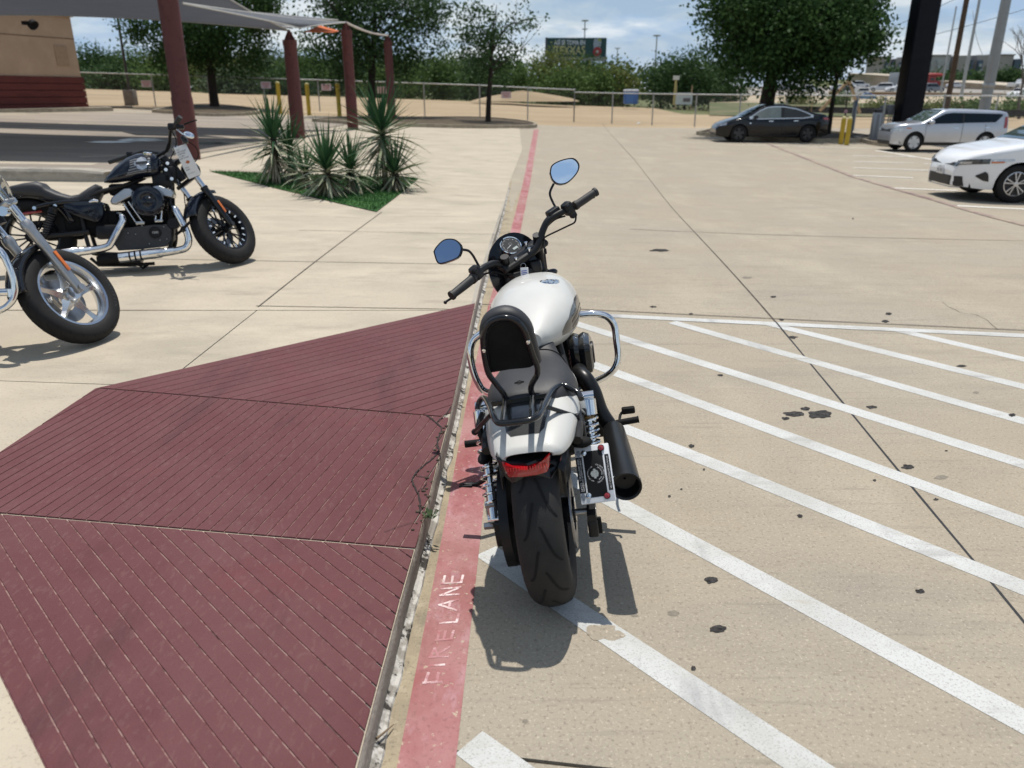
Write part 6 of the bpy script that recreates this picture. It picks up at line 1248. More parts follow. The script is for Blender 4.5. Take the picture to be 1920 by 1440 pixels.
b = onto(698, 221, zl); tree('oak_tree', 'broad oak with drooping boughs directly behind the two farther red columns', 'tree', b, at(705, 45, b.y), (xr(128, b.y), 2.6, xr(98, b.y)), .21, 300, 56, .18, oak2, 5, fork=xr(98, b.y), holes=.06, limbs=11, cl_r=.85, bare=8)
b = onto(915, 231, zl); tree('slender_tree', 'slender thin-leaved tree with bare twigs in the middle of the kerbed island', 'tree', b, at(932, 62, b.y), (xr(72, b.y), 1.9, xr(84, b.y)), .13, 88, 40, .16, oak2, 8, fork=xr(90, b.y), holes=.10, limbs=8, cl_r=.6, bare=14)
b = onto(1428, 256, zl); tree('oak_tree', 'large dense dark oak standing over the black sedan', 'tree', b, at(1468, 38, b.y), (xr(142, b.y), 4.0, xr(112, b.y)), .34, 520, 78, .18, oak, 12, fork=xr(92, b.y), holes=.0, limbs=11, cl_r=.9)
b = onto(1552, 256, zl); tree('young_oak', 'young oak with a thin black trunk leaning into the large oak crown', 'tree', b, at(1580, 66, b.y), (xr(60, b.y), 1.9, xr(80, b.y)), .10, 190, 60, .17, oak, 15, fork=xr(86, b.y), holes=-.08, limbs=8, cl_r=.7)
sb = onto(1600, 246, zl)
# brush and woods beyond the dirt field
gmats = [leafmat('brush_dark', (.030, .065, .024), (.074, .128, .046)), leafmat('brush_mid', (.057, .105, .030), (.128, .196, .061)), leafmat('brush_olive', (.095, .124, .032), (.189, .209, .068)), leafmat('brush_grey', (.061, .097, .051), (.115, .155, .088))]
names = ['dark', 'green', 'olive', 'grey-green']
def brush(px, top, wpx, Y, mi, seed, lab, base_y=None):
    gz = zg(at(px, 180, Y).x, Y); b = V((at(px, 180, Y).x, Y, gz)); tz = at(px, top - 10, Y).z; hz = (tz - gz)/2*1.02
    tree('brush_tree', lab, 'tree', b, V((b.x, b.y, gz + hz*1.02)), (xr(wpx/2, Y), xr(wpx/2, Y)*.8, hz), .16, max(44, int(wpx*1.3)), 44, .34, gmats[mi], seed, fork=hz*.35, holes=-.2, limbs=6, group='brush trees beyond the dirt field', cl_r=1.9)
BR = [(190, 104, 70, 112, 0, 'dark brush tree seen between the tan building and the light pole'), (262, 106, 80, 116, 1, 'green brush tree behind the light pole'), (330, 112, 70, 108, 2, 'olive brush tree behind the nearest red column'), (425, 118, 90, 104, 2, 'olive-yellow brush tree right of the left oak trunk'), (372, 108, 80, 118, 0, 'dark brush tree beside the trunk of the left oak'), (495, 112, 90, 112, 3, 'grey-green brush tree left of the short red column'), (572, 110, 80, 106, 1, 'green brush tree between the two nearer columns'), (628, 118, 80, 114, 0, 'dark brush tree left of the column with the visible base'), (690, 120, 70, 108, 0, 'dark brush tree behind the broad oak trunk'), (770, 122, 80, 108, 1, 'green brush tree right of the farthest red column'), (830, 122, 66, 102, 1, 'bright green brush tree left of the slender tree'), (872, 118, 60, 116, 3, 'grey-green brush tree beside the slender tree'), (960, 132, 76, 98, 1, 'rounded green brush right of the slender trunk'), (1035, 114, 96, 108, 2, 'olive brush tree in front of the billboard left half'), (1090, 118, 70, 112, 0, 'dark brush tree below the billboard middle'), (1062, 150, 70, 94, 1, 'low bright green bush below the billboard'), (1150, 139, 84, 98, 2, 'olive bush right of the billboard post'), (1118, 150, 50, 96, 1, 'low green bush just left of the billboard post'), (1285, 112, 100, 104, 0, 'dark brush tree left of the large oak'), (1240, 122, 52, 108, 0, 'dark slim brush tree behind the white site sign'), (1345, 130, 90, 108, 0, 'dark brush tree hidden partly by the large oak'), (905, 140, 60, 94, 0, 'low dark brush at the slender tree foot'), (730, 150, 70, 96, 1, 'low green bush beside the farthest red column'), (540, 152, 70, 94, 0, 'low dark bush left of the short red column base'), (440, 152, 80, 92, 3, 'low grey-green bush beyond the fence left of the bollards'), (300, 150, 80, 96, 1, 'low green bush beyond the fence near the small sign'), (215, 148, 70, 96, 0, 'low dark bush at the light pole footing')]
for i, (px, top, wpx, Y, mi, lab) in enumerate(BR): brush(px, top, wpx, Y, mi, 40 + i, lab)
# dense woods behind as one mass
m = MB(); rg = random.Random(5); vs = []; fs = []
for i in range(16000):
    px = rg.uniform(120, 1360) if rg.random() < .93 else rg.uniform(60, 1400); Y = rg.uniform(118, 126); hill = 110 + 8*mnoise.noise(V((px*.02, 1, 1))) + (10 if 1180 < px < 1235 else 0) + 5*sst(700, 1100, px); p = at(px, hill + (186 - hill)*rg.random()**.8, Y); s_ = rg.uniform(.35, .8); nv = V((rg.gauss(0, .7), rg.gauss(-.5, .6), rg.gauss(.5, .6))).normalized(); u = nv.orthogonal().normalized(); w_ = nv.cross(u); i0 = len(vs); vs += [p - u*s_*.5, p + w_*s_*.35, p + u*s_*.5, p - w_*s_*.35]; fs.append((i0, i0 + 1, i0 + 2, i0 + 3))
m.add(vs, fs); tag(m.build('woods', gmats[0], recalc=False), 'dense dark woods closing the far side of the dirt field', kind='stuff')
# bare tree at the right edge
b = at(1915, 205, 62); b.z = zg(b.x, 62); bt = thing('bare_tree', 'leafless tree with fine twigs at the right edge beside the grey pole', 'tree', b); m = MB(); rg = random.Random(21)
def grow(p, d, l, r, n):
    q = p + d*l; m.tube([p, p*.5 + q*.5 + V((rg.uniform(-.1, .1)*l, 0, .03*l)), q], [r, r*.8, r*.6], 5)
    if n: 
        for k in range(3 if n > 2 else 2): grow(q, (d + V((rg.uniform(-.8, .5), rg.uniform(-.4, .4), rg.uniform(-.1, .5)))).normalized(), l*rg.uniform(.6, .8), r*.6, n - 1)
grow(V((0, 0, -.2)), V((-.12, 0, 1)).normalized(), 2.6, .12, 4); m.build('trunk', pm('pale_bark', (.13, .115, .10), .9), bt)
# ================================================================== YUCCAS on the turf
yl = [layered('yucca_green', (.034, .095, .038), [((.075, .155, .065), 5, .45, .65, .8, None, 4)], rough=.6, bump=0, spec=.15), layered('yucca_pale', (.21, .24, .14), [((.44, .44, .31), 4, .4, .65, .9, None, 4)], rough=.6, bump=0), layered('yucca_dry', (.24, .20, .13), [((.42, .38, .28), 6, .4, .6, .8, None, 4)], rough=.8, bump=0)]
def blade_mesh(bend, wd, mat, n=7):
    m = MB(); L = []; C = []; Q = []
    for i in range(n):
        t = i/(n - 1); x = t; z = -bend*t*t; w_ = wd*(sin(pi*min(1, .25 + t*.75))**.7)*(1 - t)**.35 if i < n - 1 else .0008
        L.append(V((x, w_, z))); C.append(V((x, 0, z - w_*.5))); Q.append(V((x, -w_, z)))
    m.loft([[a, b, c] for a, b, c in zip(L, C, Q)], False, False, True); o = m.build('leaf', mat); me = o.data; bpy.data.objects.remove(o); return me
blades = [[blade_mesh(bd_, w_, mt) for bd_, w_ in ((.03, .034), (.12, .032), (.38, .038), (.65, .036))] for mt in yl]
def yucca(px, py, H, lab, seed, n=95, Lf=.62, stem=None):
    n = int(n*1.35); Lf *= 1.02
    p = onto(px, py, zp); t = thing('yucca', lab, 'yucca plant', p, group='yucca plants on the turf'); rg = random.Random(seed); m = MB(); h0 = stem if stem is not None else H - Lf*.9
    m.tube([(0, 0, -.05), (.02, 0, h0*.5), (0, 0, h0 + .05)], [.05, .055, .04], 8); m.build('stem', bark, t)
    for i in range(n):
        f = i/n; a = i*2.39996 + rg.uniform(-.3, .3); hz = (h0*(.25 + .77*f**.8) if stem is None else h0*(.55 + .47*f**.8)) if h0 > .15 else .05 + .1*f; 
        el = -1.15 + 2.55*f**1.1 + rg.uniform(-.22, .22); k = 2 if f < .32 and rg.random() < .65 else (1 if (f < .66 and rg.random() < .75) else 0); bi = 0 if el > .8 else (1 if el > .2 else rg.choice((1, 2))) 
        if el < -.2: bi = 0 if rg.random() < .5 else 1
        o = bpy.data.objects.new('leaf', blades[k][bi]); COL.objects.link(o); o.parent = t; s_ = Lf*rg.uniform(.75, 1.12); o.location = (cos(a)*.03, sin(a)*.03, hz); o.rotation_euler = (rg.uniform(-.3, .3), -el, a); o.scale = (s_, s_*rg.uniform(.8, 1.1), s_)
yucca(520, 343, 1.45, 'tall yucca at the back left of the turf beside the short red column', 1, 110, .62)
yucca(548, 340, 1.15, 'shorter yucca crowding the tall back left one', 2, 90, .58)
yucca(575, 352, .78, 'pale feathery yucca between the left pair and the front clump', 3, 80, .50)
yucca(616, 368, 1.10, 'front yucca with the widest drooping skirt nearest the camera', 4, 120, .66)
yucca(660, 362, .98, 'yucca just right of the front one, half behind it', 5, 95, .56)
yucca(722, 352, 1.75, 'tallest yucca with a bare stem rising before the farthest red column', 6, 110, .78, stem=1.02)
yucca(742, 358, .92, 'short dark yucca at the right corner of the turf', 7, 90, .60)
# ================================================================== CARS
car_black = pm('black_car_paint', (.004, .005, .008), .10, 0, .1, 4, coat=.35, spec=.3); car_silver = pm('silver_car_paint', (.50, .52, .56), .30, .55, .03, 4, coat=.9); car_white = pm('white_car_paint', (.80, .81, .82), .2, 0, .02, 4, coat=.6)
car_glass = pm('tinted_car_glass', (.006, .009, .010), .03, 0, .1, 3, coat=.3, spec=.4); glass_pale = pm('pale_car_glass', (.07, .10, .09), .03, 0, .2, 3, coat=1.0, spec=.8)
trim_bk = pm('black_trim', (.014, .014, .015), .5, 0, .2, 10); lamp_clear = pm('clear_lamp', (.48, .50, .52), .08, .6, .25, 40, coat=1); under_m = pm('underbody', (.006, .006, .006), .9)
def lerp_tab(tab, x):
    if x <= tab[0][0]: return tab[0][1]
    for (a, p), (b, q) in zip(tab, tab[1:]):
        if a <= x <= b: t = (x - a)/(b - a); return p + (q - p)*t
    return tab[-1][1]
class Car:
    def __init__(s, name, label, paint, loc, rotz, L, W, prof, belt, wx, Rw, nose=.30, tail=.22, tf=.30, sill=.22, cat='car', group=None, detail=True, face=True):
        s.root = thing(name, label, cat, loc, (0, 0, rotz), group); s.L, s.W, s.prof, s.belt, s.wx, s.Rw, s.tf, s.sill = L, W, spline_tab(prof), belt, wx, Rw, tf, sill; s.nose, s.tail = nose, tail
        T = s.root; xs = sorted(set([-L/2, -L/2 + .015, -L/2 + .05] + [-L/2 + .1 + (L - .2)*k/46 for k in range(47)] + [L/2 - .05, L/2 - .015, L/2] + [w + d*(Rw + .045) for w in wx for d in (-1, -.98, -.9, -.7, -.4, 0, .4, .7, .9, .98, 1)]))
        rings = []
        for x in xs:
            zb = s.zb(x); zt = s.zt(x); r = []
            e = min(1, (L/2 - abs(x))/.05); e = .55 + .45*max(0, e)**.5
            for f in (0, .10, .25, .42, .6, .78, .90): z = zb + (zt - .07 - zb)*f/.90; r.append(V((x, s.hw(x, z)*1, z)))
            ht = s.hw(x, zt - .07); r.append(V((x, ht - .022, zt - .03))); r.append(V((x, ht - .075, zt - .008))); r.append(V((x, ht*.55, zt + .012))); r.append(V((x, 0, zt + .018)))
            full = r + [V((p.x, -p.y, p.z)) for p in r[-2::-1]]; rings.append(full)
        m = MB(); m.loft(rings, False, False, True); n = len(rings[0]); m.add(rings[0], [tuple(range(n))]); m.add(rings[-1], [tuple(range(n))]); s.body = m.build('body', paint, T, sharp=50)
        m = MB(); m.box((0, 0, .42), (L*.9, W*.80, .42)); m.build('underbody', under_m, T)
        for i, w in enumerate(wx):
            for sd_ in (1, -1): s.wheel(w, sd_, Rw, detail)
    def zb(s, x):
        z = s.sill + .05*max(0, (abs(x) - s.L*.40)/(s.L*.1))
        for w in s.wx:
            d = abs(x - w); Ra = s.Rw + .045
            if d < Ra: z = max(z, s.Rw + sqrt(Ra*Ra - d*d))
        return z
    def zt(s, x): return lerp_tab(s.prof, x)
    def hw(s, x, z):
        h = s.W/2; a = (x - (s.L/2 - .75))/.75
        if a > 0: h -= s.nose*a**2.4
        a = (-x - (s.L/2 - .7))/.7
        if a > 0: h -= s.tail*a**2.4
        if z > s.belt: h -= (z - s.belt)*s.tf
        h -= .035*max(0, 1 - (z - .2)/.3)**2 if z < .5 else 0
        h -= .018*((z - .62)/.3)**2 if z < s.belt else .018*((s.belt - .62)/.3)**2
        return h
    def wheel(s, w, sd_, R_, detail):
        y = sd_*(s.W/2 - .13); m = MB(); c = (w, y, R_)
        pr = [(R_*.66, -.10), (R_*.72, -.108), (R_*.90, -.105), (R_*.985, -.085), (R_, -.05), (R_, .05), (R_*.985, .085), (R_*.90, .105), (R_*.72, .108), (R_*.66, .10)]
        m.lathe(pr, c, (0, 1, 0), 36); o = m.build('wheel', rubber_d, s.root); s.rim(o, w, y + sd_*.07, R_*.66, sd_)
    def rim(s, o, w, y, r, sd_): pass
    def side(s, name, mat, lo, hi, x0, x1, sd_=1, off=.006, n=14, par=None):
        """panel lying on the body side between two z curves"""
        rg_ = []
        for k in range(n + 1):
            x = x0 + (x1 - x0)*k/n; a, b = lerp_tab(lo, x), lerp_tab(hi, x); rg_.append([V((x, sd_*(s.hw(x, z) + off), z)) for z in (a, a + (b - a)*.33, a + (b - a)*.66, b)])
        m = MB(); m.loft(rg_, False, False, True); return m.build(name, mat, par or s.root)
    def both(s, *a, **k):
        for sd_ in (1, -1): s.side(*a, sd_=sd_, **k)
    def top(s, name, mat, x0, x1, inset=.09, off=.008, n=10, inset1=None):
        rg_ = []
        for k in range(n + 1):
            x = x0 + (x1 - x0)*k/n; zt = s.zt(x); h = s.hw(x, zt - .03) - (inset + ((inset1 or inset) - inset)*k/n); rg_.append([V((x, h*f, zt + .018 + off - .006*abs(f) - (.010 if abs(f) == 1 else 0))) for f in (-1, -.6, -.2, .2, .6, 1)])
        m = MB(); m.loft(rg_, False, False, True); return m.build(name, mat, s.root)
    def front(s, name, mat, y0, y1, z0, z1, off=.008, n=8, rear=False, z0b=None, z1b=None):
        """panel on the nose between y0..y1, z0..z1, following the plan curve"""
        rg_ = []
        for k in range(n + 1):
            y = y0 + (y1 - y0)*k/n; t = k/n; a = z0 + ((z0b if z0b is not None else z0) - z0)*t; b = z1 + ((z1b if z1b is not None else z1) - z1)*t; row = []
            for z in (a, (a + b)/2, b):
                lo, hi = (s.L/2 - .8, s.L/2) if not rear else (-s.L/2 + .8, -s.L/2)
                for _ in range(26):
                    mid = (lo + hi)/2
                    ok = s.hw(mid, min(z, s.zt(mid) - .03)) > abs(y) and s.zt(mid) - .02 > z
                    lo, hi = (mid, hi) if ok else (lo, mid)
                row.append(V((lo + (off if not rear else -off), y, z)))
            rg_.append(row)
        m = MB(); m.loft(rg_, False, False, True); return m.build(name, mat, s.root)
def spline_tab(tab):
    pts = spline([V((a, b, 0)) for a, b in sorted(tab)], 6)[0]; return [(p.x, p.y) for p in pts]
def spoke_rim(car, o, w, y, r, sd_, n, wd0, wd1, mat, dark, twin=False):
    m = MB(); m.lathe([(r*.99, 0), (r*.99, .012), (r*.90, .016), (r*.88, -.02)], (w, y, car.Rw), (0, sd_, 0), 32)
    for k in range(n):
        a = 2*pi*k/n + .3
        for da in ((-.2, .2) if twin else (0,)):
            p = V((cos(a + da*.4)*r*.14, 0, sin(a + da*.4)*r*.14)); q = V((cos(a + da)*r*.92, 0, sin(a + da)*r*.92)); d = (q - p).normalized(); t = V((-d.z, 0, d.x)); c = V((w, y, car.Rw)); yo = V((0, sd_*.012, 0))
            m.prism([c + p - t*wd0*r + yo, c + p + t*wd0*r + yo, c + q + t*wd1*r + yo, c + q - t*wd1*r + yo], V((0, -sd_*.03, 0)))
    m.lathe([(r*.2, .0), (r*.2, .016), (.001, .018)], (w, y, car.Rw), (0, sd_, 0), 16); m.build('rim', mat, o)
    m = MB(); m.lathe([(r*.98, -.02), (.001, -.02)], (w, y, car.Rw), (0, sd_, 0), 28); m.build('rim_back', dark, o)
HD = V((-.97, .20, 0)).normalized(); LF = V((-HD.y, HD.x, 0)); RZ = atan2(HD.y, HD.x)
def place(px, wfront, W, hd=None): 
    hd = hd or HD; lf = V((-hd.y, hd.x, 0)); p = onto(*px, zl); c = p - hd*wfront - lf*(W/2 - .13); c.z = zl(c.x, c.y) + .006; return c
H2 = V((-1, .04, 0)).normalized(); RZ2 = atan2(H2.y, H2.x); H3 = V((-1, .06, 0)).normalized(); RZ3 = atan2(H3.y, H3.x); H4 = V((-1, .11, 0)).normalized(); RZ4 = atan2(H4.y, H4.x)
# ---- black sedan
class Sedan(Car):
    def rim(s, o, w, y, r, sd_): spoke_rim(s, o, w, y, r, sd_, 5, .20, .30, pm('dark_aero_cover', (.05, .052, .055), .4, .4, .1, 6), under_m)
sd = Sedan('black_sedan', 'glossy black sedan with chrome window surround parked under the large oak', car_black, place((1383, 267), 1.42*.92, 1.85*.92, H2), RZ2, 4.69, 1.85, [(-2.345, .80), (-2.30, .96), (-2.15, 1.06), (-1.7, 1.12), (-1.2, 1.27), (-.6, 1.41), (-.1, 1.44), (.3, 1.41), (.8, 1.22), (1.25, .98), (1.6, .88), (2.0, .76), (2.25, .64), (2.345, .50)], .90, (1.42, -1.455), .335, nose=.34, tail=.25, tf=.42)
sd.root.scale = (.92, .92, .97)
wl_ = [(-1.55, 1.0), (-1.2, .955), (.9, .915), (1.0, .93)]; wh = [(-1.55, 1.02), (-1.3, 1.13), (-.9, 1.26), (-.4, 1.335), (-.05, 1.345), (.3, 1.31), (.65, 1.17), (1.0, .945)]
sd.both('window_surround', pm('satin_chrome_trim', (.62, .63, .64), .25, .8, .03, 5), [(a, b - .035) for a, b in wl_], [(a, b + .035) for a, b in wh], -1.60, 1.05, off=.006, n=26)
sd.both('rear_window', car_glass, wl_, wh, -1.50, -.40, off=.011); sd.both('front_window', glass_pale, wl_, wh, -.26, .90, off=.011); sd.both('window_pillar', trim_bk, wl_, wh, -.40, -.26, off=.010, n=4)
sd.top('windscreen', car_glass, .28, 1.20, .08); sd.top('roof_glass', car_glass, -.75, .18, .12); sd.top('rear_screen', car_glass, -1.75, -.95, .12)
for sd_ in (1, -1):
    sd.side('door_handle', chrome_m, [(-3, .80)], [(-3, .825)], .05, .23, sd_, .014, 4); sd.side('door_handle', chrome_m, [(-3, .82)], [(-3, .845)], -.98, -.80, sd_, .014, 4); sd.side('sill_trim', trim_bk, [(-3, .225)], [(-3, .30)], -1.0, 1.0, sd_, .006, 8)
    sd.front('headlight', lamp_clear, sd_*.52, sd_*.86, .60, .68, z0b=.66, z1b=.76); m = MB(); m.sphere((.80, sd_*.98, .97), (.10, .09, .065), 12, 8); m.build('side_mirror', car_black, sd.root)
    sd.side('fender_marker', chrome_m, [(-3, .72)], [(-3, .76)], .96, 1.02, sd_, .008, 3); sd.front('tail_light', red_lens, sd_*.45, sd_*.84, .86, .95, rear=True)
    for x in (-.33, .98): sd.side('door_gap', under_m, [(-3, .30)], [(-3, .90)], x, x + .012, sd_, .004, 2)
sd.front('lower_grille', trim_bk, -.6, .6, .25, .36)
# ---- silver boxy hatchback
class Boxy(Car):
    def rim(s, o, w, y, r, sd_): spoke_rim(s, o, w, y, r, sd_, 5, .28, .40, pm('pale_wheel_cover', (.62, .63, .64), .35, .3, .04, 5), under_m)
bx = Boxy('silver_hatchback', 'silver boxy hatchback parked beside the black sign post', car_silver, place((1708, 285), 1.27*.87, 1.80*.87, H3), RZ3, 4.14, 1.80, [(-2.07, .85), (-2.05, 1.12), (-2.0, 1.30), (-1.8, 1.345), (-1.0, 1.385), (-.2, 1.40), (.32, 1.375), (.62, 1.22), (1.02, 1.0), (1.2, .965), (1.7, .925), (1.97, .85), (2.05, .66), (2.07, .48)], .92, (1.27, -1.30), .325, nose=.26, tail=.10, tf=.22)
bx.root.scale = (.87, .87, .94)
wl_ = [(-1.8, 1.02), (-1.4, .975), (1.0, .93)]; wh = [(-1.85, 1.23), (-1.7, 1.265), (.0, 1.295), (.3, 1.265), (.6, 1.12), (.98, .945)]
bx.both('rear_side_window', car_glass, [(-1.8, 1.20), (-1.55, .99), (.9, .945)], wh, -1.80, -.42, off=.008, n=16); bx.both('front_side_window', car_glass, wl_, wh, -.36, .90, off=.008); bx.both('window_pillar', trim_bk, wl_, wh, -.42, -.36, off=.007, n=3)
bx.top('windscreen', glass_pale, .36, 1.02, .08)
for sd_ in (1, -1):
    m = MB(); m.sphere((.80, sd_*1.0, 1.0), (.11, .10, .075), 12, 8); m.box((.80, sd_*.93, .93), (.06, .12, .05)); m.build('side_mirror', car_silver, bx.root); bx.front('headlight', lamp_clear, sd_*.50, sd_*.83, .66, .79, z0b=.69, z1b=.82); bx.side('headlight_amber', amber_m, [(-3, .775)], [(-3, .81)], 1.45, 1.62, sd_, .008, 4)
    bx.side('tail_light', red_ref, [(-3, .80)], [(-3, 1.17)], -2.02, -1.90, sd_, .010, 4); bx.side('sill_trim', trim_bk, [(-3, .225)], [(-3, .33)], -.95, .95, sd_, .008, 10)
    for x in (-.50,): bx.side('door_handle', chrome_m, [(-3, .79)], [(-3, .815)], x + .25, x + .42, sd_, .012, 4); bx.side('door_handle', chrome_m, [(-3, .80)], [(-3, .825)], x - .85, x - .70, sd_, .012, 4)
    for x in (-.40, .92, -1.22): bx.side('door_gap', under_m, [(-3, .33)], [(-3, .92)], x, x + .012, sd_, .004, 2)
bx.front('grille', trim_bk, -.46, .46, .66, .76); bx.front('lower_bumper', trim_bk, -.80, .80, .23, .36); 
# ---- white sedan in the right foreground
class White(Car):
    def rim(s, o, w, y, r, sd_): spoke_rim(s, o, w, y, r, sd_, 5, .035, .05, pm('machined_alloy', (.58, .58, .59), .28, .8, .05, 6), trim_bk, twin=True)
wc = White('white_sedan', 'white sedan with slim dark grille, its front half entering at the right edge', car_white, place((1893, 380), 1.37, 1.80, H4), RZ4, 4.64, 1.80, [(-2.32, .9), (-2.1, 1.05), (-1.3, 1.22), (-.6, 1.42), (.0, 1.44), (.35, 1.40), (.75, 1.22), (1.10, 1.03), (1.5, .955), (1.9, .88), (2.15, .79), (2.27, .68), (2.32, .5)], .92, (1.37, -1.33), .325, nose=.36, tail=.22, tf=.40)
wl_ = [(-1.4, 1.0), (.95, .96)]; wh = [(-1.4, 1.02), (-.8, 1.28), (-.2, 1.34), (.3, 1.30), (.95, .98)]
wc.both('side_window', car_glass, wl_, wh, -1.3, .88, off=.008, n=18); wc.top('windscreen', glass_pale, .32, 1.12, .07)
wc.front('grille', trim_bk, -.58, .58, .60, .70, n=14); wc.front('lower_grille', trim_bk, -.66, .66, .26, .43, n=14); wc.front('bumper_lip', pm('lip_silver', (.45, .46, .47), .4, .4), -.62, .62, .225, .25, off=.012)
for sd_ in (1, -1):
    wc.front('headlight', pm('dark_lamp', (.06, .062, .066), .1, .3, .3, 40, coat=1), sd_*.48, sd_*.86, .60, .69, z0b=.66, z1b=.745, off=.010, n=12); wc.side('headlight_tip', lamp_clear, [(1.4, .735), (1.9, .665)], [(1.4, .745), (1.9, .735)], 1.50, 1.86, sd_, .010, 8); wc.front('lamp_unit', lamp_clear, sd_*.60, sd_*.74, .635, .675, z0b=.65, z1b=.69, off=.014)
    wc.side('corner_amber', amber_m, [(1.4, .70), (1.9, .67)], [(1.4, .715), (1.9, .70)], 1.66, 1.86, sd_, .013, 5); wc.side('corner_vent', trim_bk, [(1.84, .36), (1.92, .37), (2.04, .44)], [(1.84, .38), (1.87, .50), (1.92, .53), (2.04, .46)], 1.84, 2.04, sd_, .008, 10)
    m = MB(); m.sphere((.62, sd_*1.0, 1.0), (.10, .09, .07), 12, 8); m.build('side_mirror', car_white, wc.root); wc.side('door_gap', under_m, [(-3, .30)], [(-3, .95)], .85, .862, sd_, .004, 2)
m = MB(); px_ = wc.L/2 + .012
m.rbox((px_, .0, .50), (.012, .30, .15), .003); lp2 = m.build('license_plate', pm('plate_white', (.66, .67, .68), .5, 0, .03, 9), wc.root)
m = text_mesh('TEXAS', .03, Matrix.Translation((px_ + .008, .0, .555)) @ Matrix(((0, 0, 1), (1, 0, 0), (0, 1, 0))).to_4x4()); m.build('plate_lettering', grey_tx, lp2); m = text_mesh('P7 451', .085, Matrix.Translation((px_ + .008, .0, .485)) @ Matrix(((0, 0, 1), (1, 0, 0), (0, 1, 0))).to_4x4()); m.build('plate_lettering', grey_tx, lp2)
m = MB(); b_ = (2.15, 0, .80)
for k, y in enumerate((-.055, 0, .055)): m.rbox((2.135, y, .795), (.02, .04, .016), .003, Matrix.Rotation(R(-50), 3, 'Y'))
tag(m.build("hood_badge", chrome_m, wc.root), kind='stuff')
# ---- distant vehicles
white_v = pm('far_white_paint', (.62, .63, .64), .35, 0, .05, 2); grey_v = pm('far_grey_paint', (.22, .23, .25), .35, .3, .05, 2); blue_v = pm('far_blue_paint', (.05, .20, .48), .35, 0, .05, 2); red_v = pm('far_red_paint', (.28, .035, .03), .4, 0, .05, 2)
SUVP = [(-2.3, .8), (-2.25, 1.3), (-2.0, 1.66), (-.2, 1.70), (.3, 1.62), (.9, 1.10), (1.9, 1.0), (2.25, .8), (2.3, .5)]; SEDP = [(-2.3, .8), (-2.0, 1.02), (-1.5, 1.1), (-.8, 1.40), (.2, 1.42), (1.0, 1.0), (2.0, .85), (2.3, .5)]; PUP = [(-2.8, 1.0), (-2.75, 1.1), (-.72, 1.1), (-.65, 1.55), (-.5, 1.82), (.6, 1.85), (.95, 1.7), (1.5, 1.2), (2.6, 1.08), (2.8, .8), (2.85, .5)]
class Far(Car):
    def rim(s, o, w, y, r, sd_): m = MB(); m.lathe([(r*.8, .03), (.001, .035)], (w, y, s.Rw), (0, sd_, 0), 12); m.build('rim', alloy_m, o)
def far(name, label, px, Y, rz, paint, prof, L, belt=.95, z=None, scale=1.0, gl=(-1.9, .75)):
    p = at(px[0], px[1], Y)
    c = Far(name, label, paint, p, rz, L, 1.85 if L < 5 else 2.0, prof, belt, (L*.31, -L*.29), .36, cat='truck' if 'truck' in name else 'car', group='vehicles along the far road')
    hi = [(x, z_ - .10) for x, z_ in c.prof]; lo = [(-9, belt + .06)]; xs = [x for x, z_ in hi if z_ > belt + .16]
    c.both('side_window', car_glass, lo, hi, min(xs) + .1, max(xs) - .05, off=.012, n=16)
    xf = [x for x, z_ in c.prof if z_ > belt + .15]; xm = max(xf); zmx = max(z_ for _, z_ in c.prof); xt = max(x for x, z_ in c.prof if z_ > zmx - .10); c.top('windscreen', car_glass, xt, xm, .10); c.front('grille', trim_bk, -.5, .5, .55, .75); 
    for sd_ in (1, -1): c.front('headlight', lamp_clear, sd_*.55, sd_*.8, .65, .78)
    if scale != 1: c.root.scale = (scale,)*3
    return c
# ================================================================== THE FAR RIGHT: road, ramp, hotel, poles
tanwall = layered('retaining_wall_concrete', (.34, .275, .20), [((.42, .35, .26), .15, .45, .6, .8, (.3, 1, 2), 5)], rough=.9, bump=0); road_m = layered('far_road', (.26, .24, .215), [((.34, .31, .27), .1, .45, .6, .8, None, 5)], rough=.9, bump=0); rust_m = pm('rust_brown_wall', (.22, .12, .06), .9, 0, .2, .4)
def slab(name, a, b, c, d, mat, dz, kind='structure'):
    m = MB(); m.prism([V(p) for p in (a, b, c, d)], (0, 0, dz)); o = m.build(name, mat); o['kind'] = kind; return o
def band(name, label, cat, pxa, pxb, Y, Y2, thick, mat, ybot):
    """long wall between two image columns: top edge px, bottom edge at ybot; returns thing"""
    a, b = at(pxa[0], pxa[1], Y), at(pxb[0], pxb[1], Y2); za, zb_ = at(pxa[0], ybot[0], Y).z, at(pxb[0], ybot[1], Y2).z; t = thing(name, label, cat, a); m = MB(); n = V((-(b - a).y, (b - a).x, 0)).normalized()*thick
    n_ = 6 
    for k in range(n_):
        p, q = a + (b - a)*(k/n_), a + (b - a)*((k + .985)/n_); zp_, zq = za + (zb_ - za)*k/n_, za + (zb_ - za)*(k + .985)/n_; m = MB(); m.prism([V((p.x, p.y, zp_)), V((q.x, q.y, zq)), V((q.x, q.y, q.z)), V((p.x, p.y, p.z))], n); m.build('wall_panel', mat, t, world=True)
    m = MB(); up = V((0, 0, .25)); m.prism([a - n*.05 - up*.2, b - n*.05 - up*.2, b - n*.05 + up*.6, a - n*.05 + up*.6], n*1.1); m.build('coping', pm('coping_pale', (.46, .40, .31), .9), t, world=True); return t
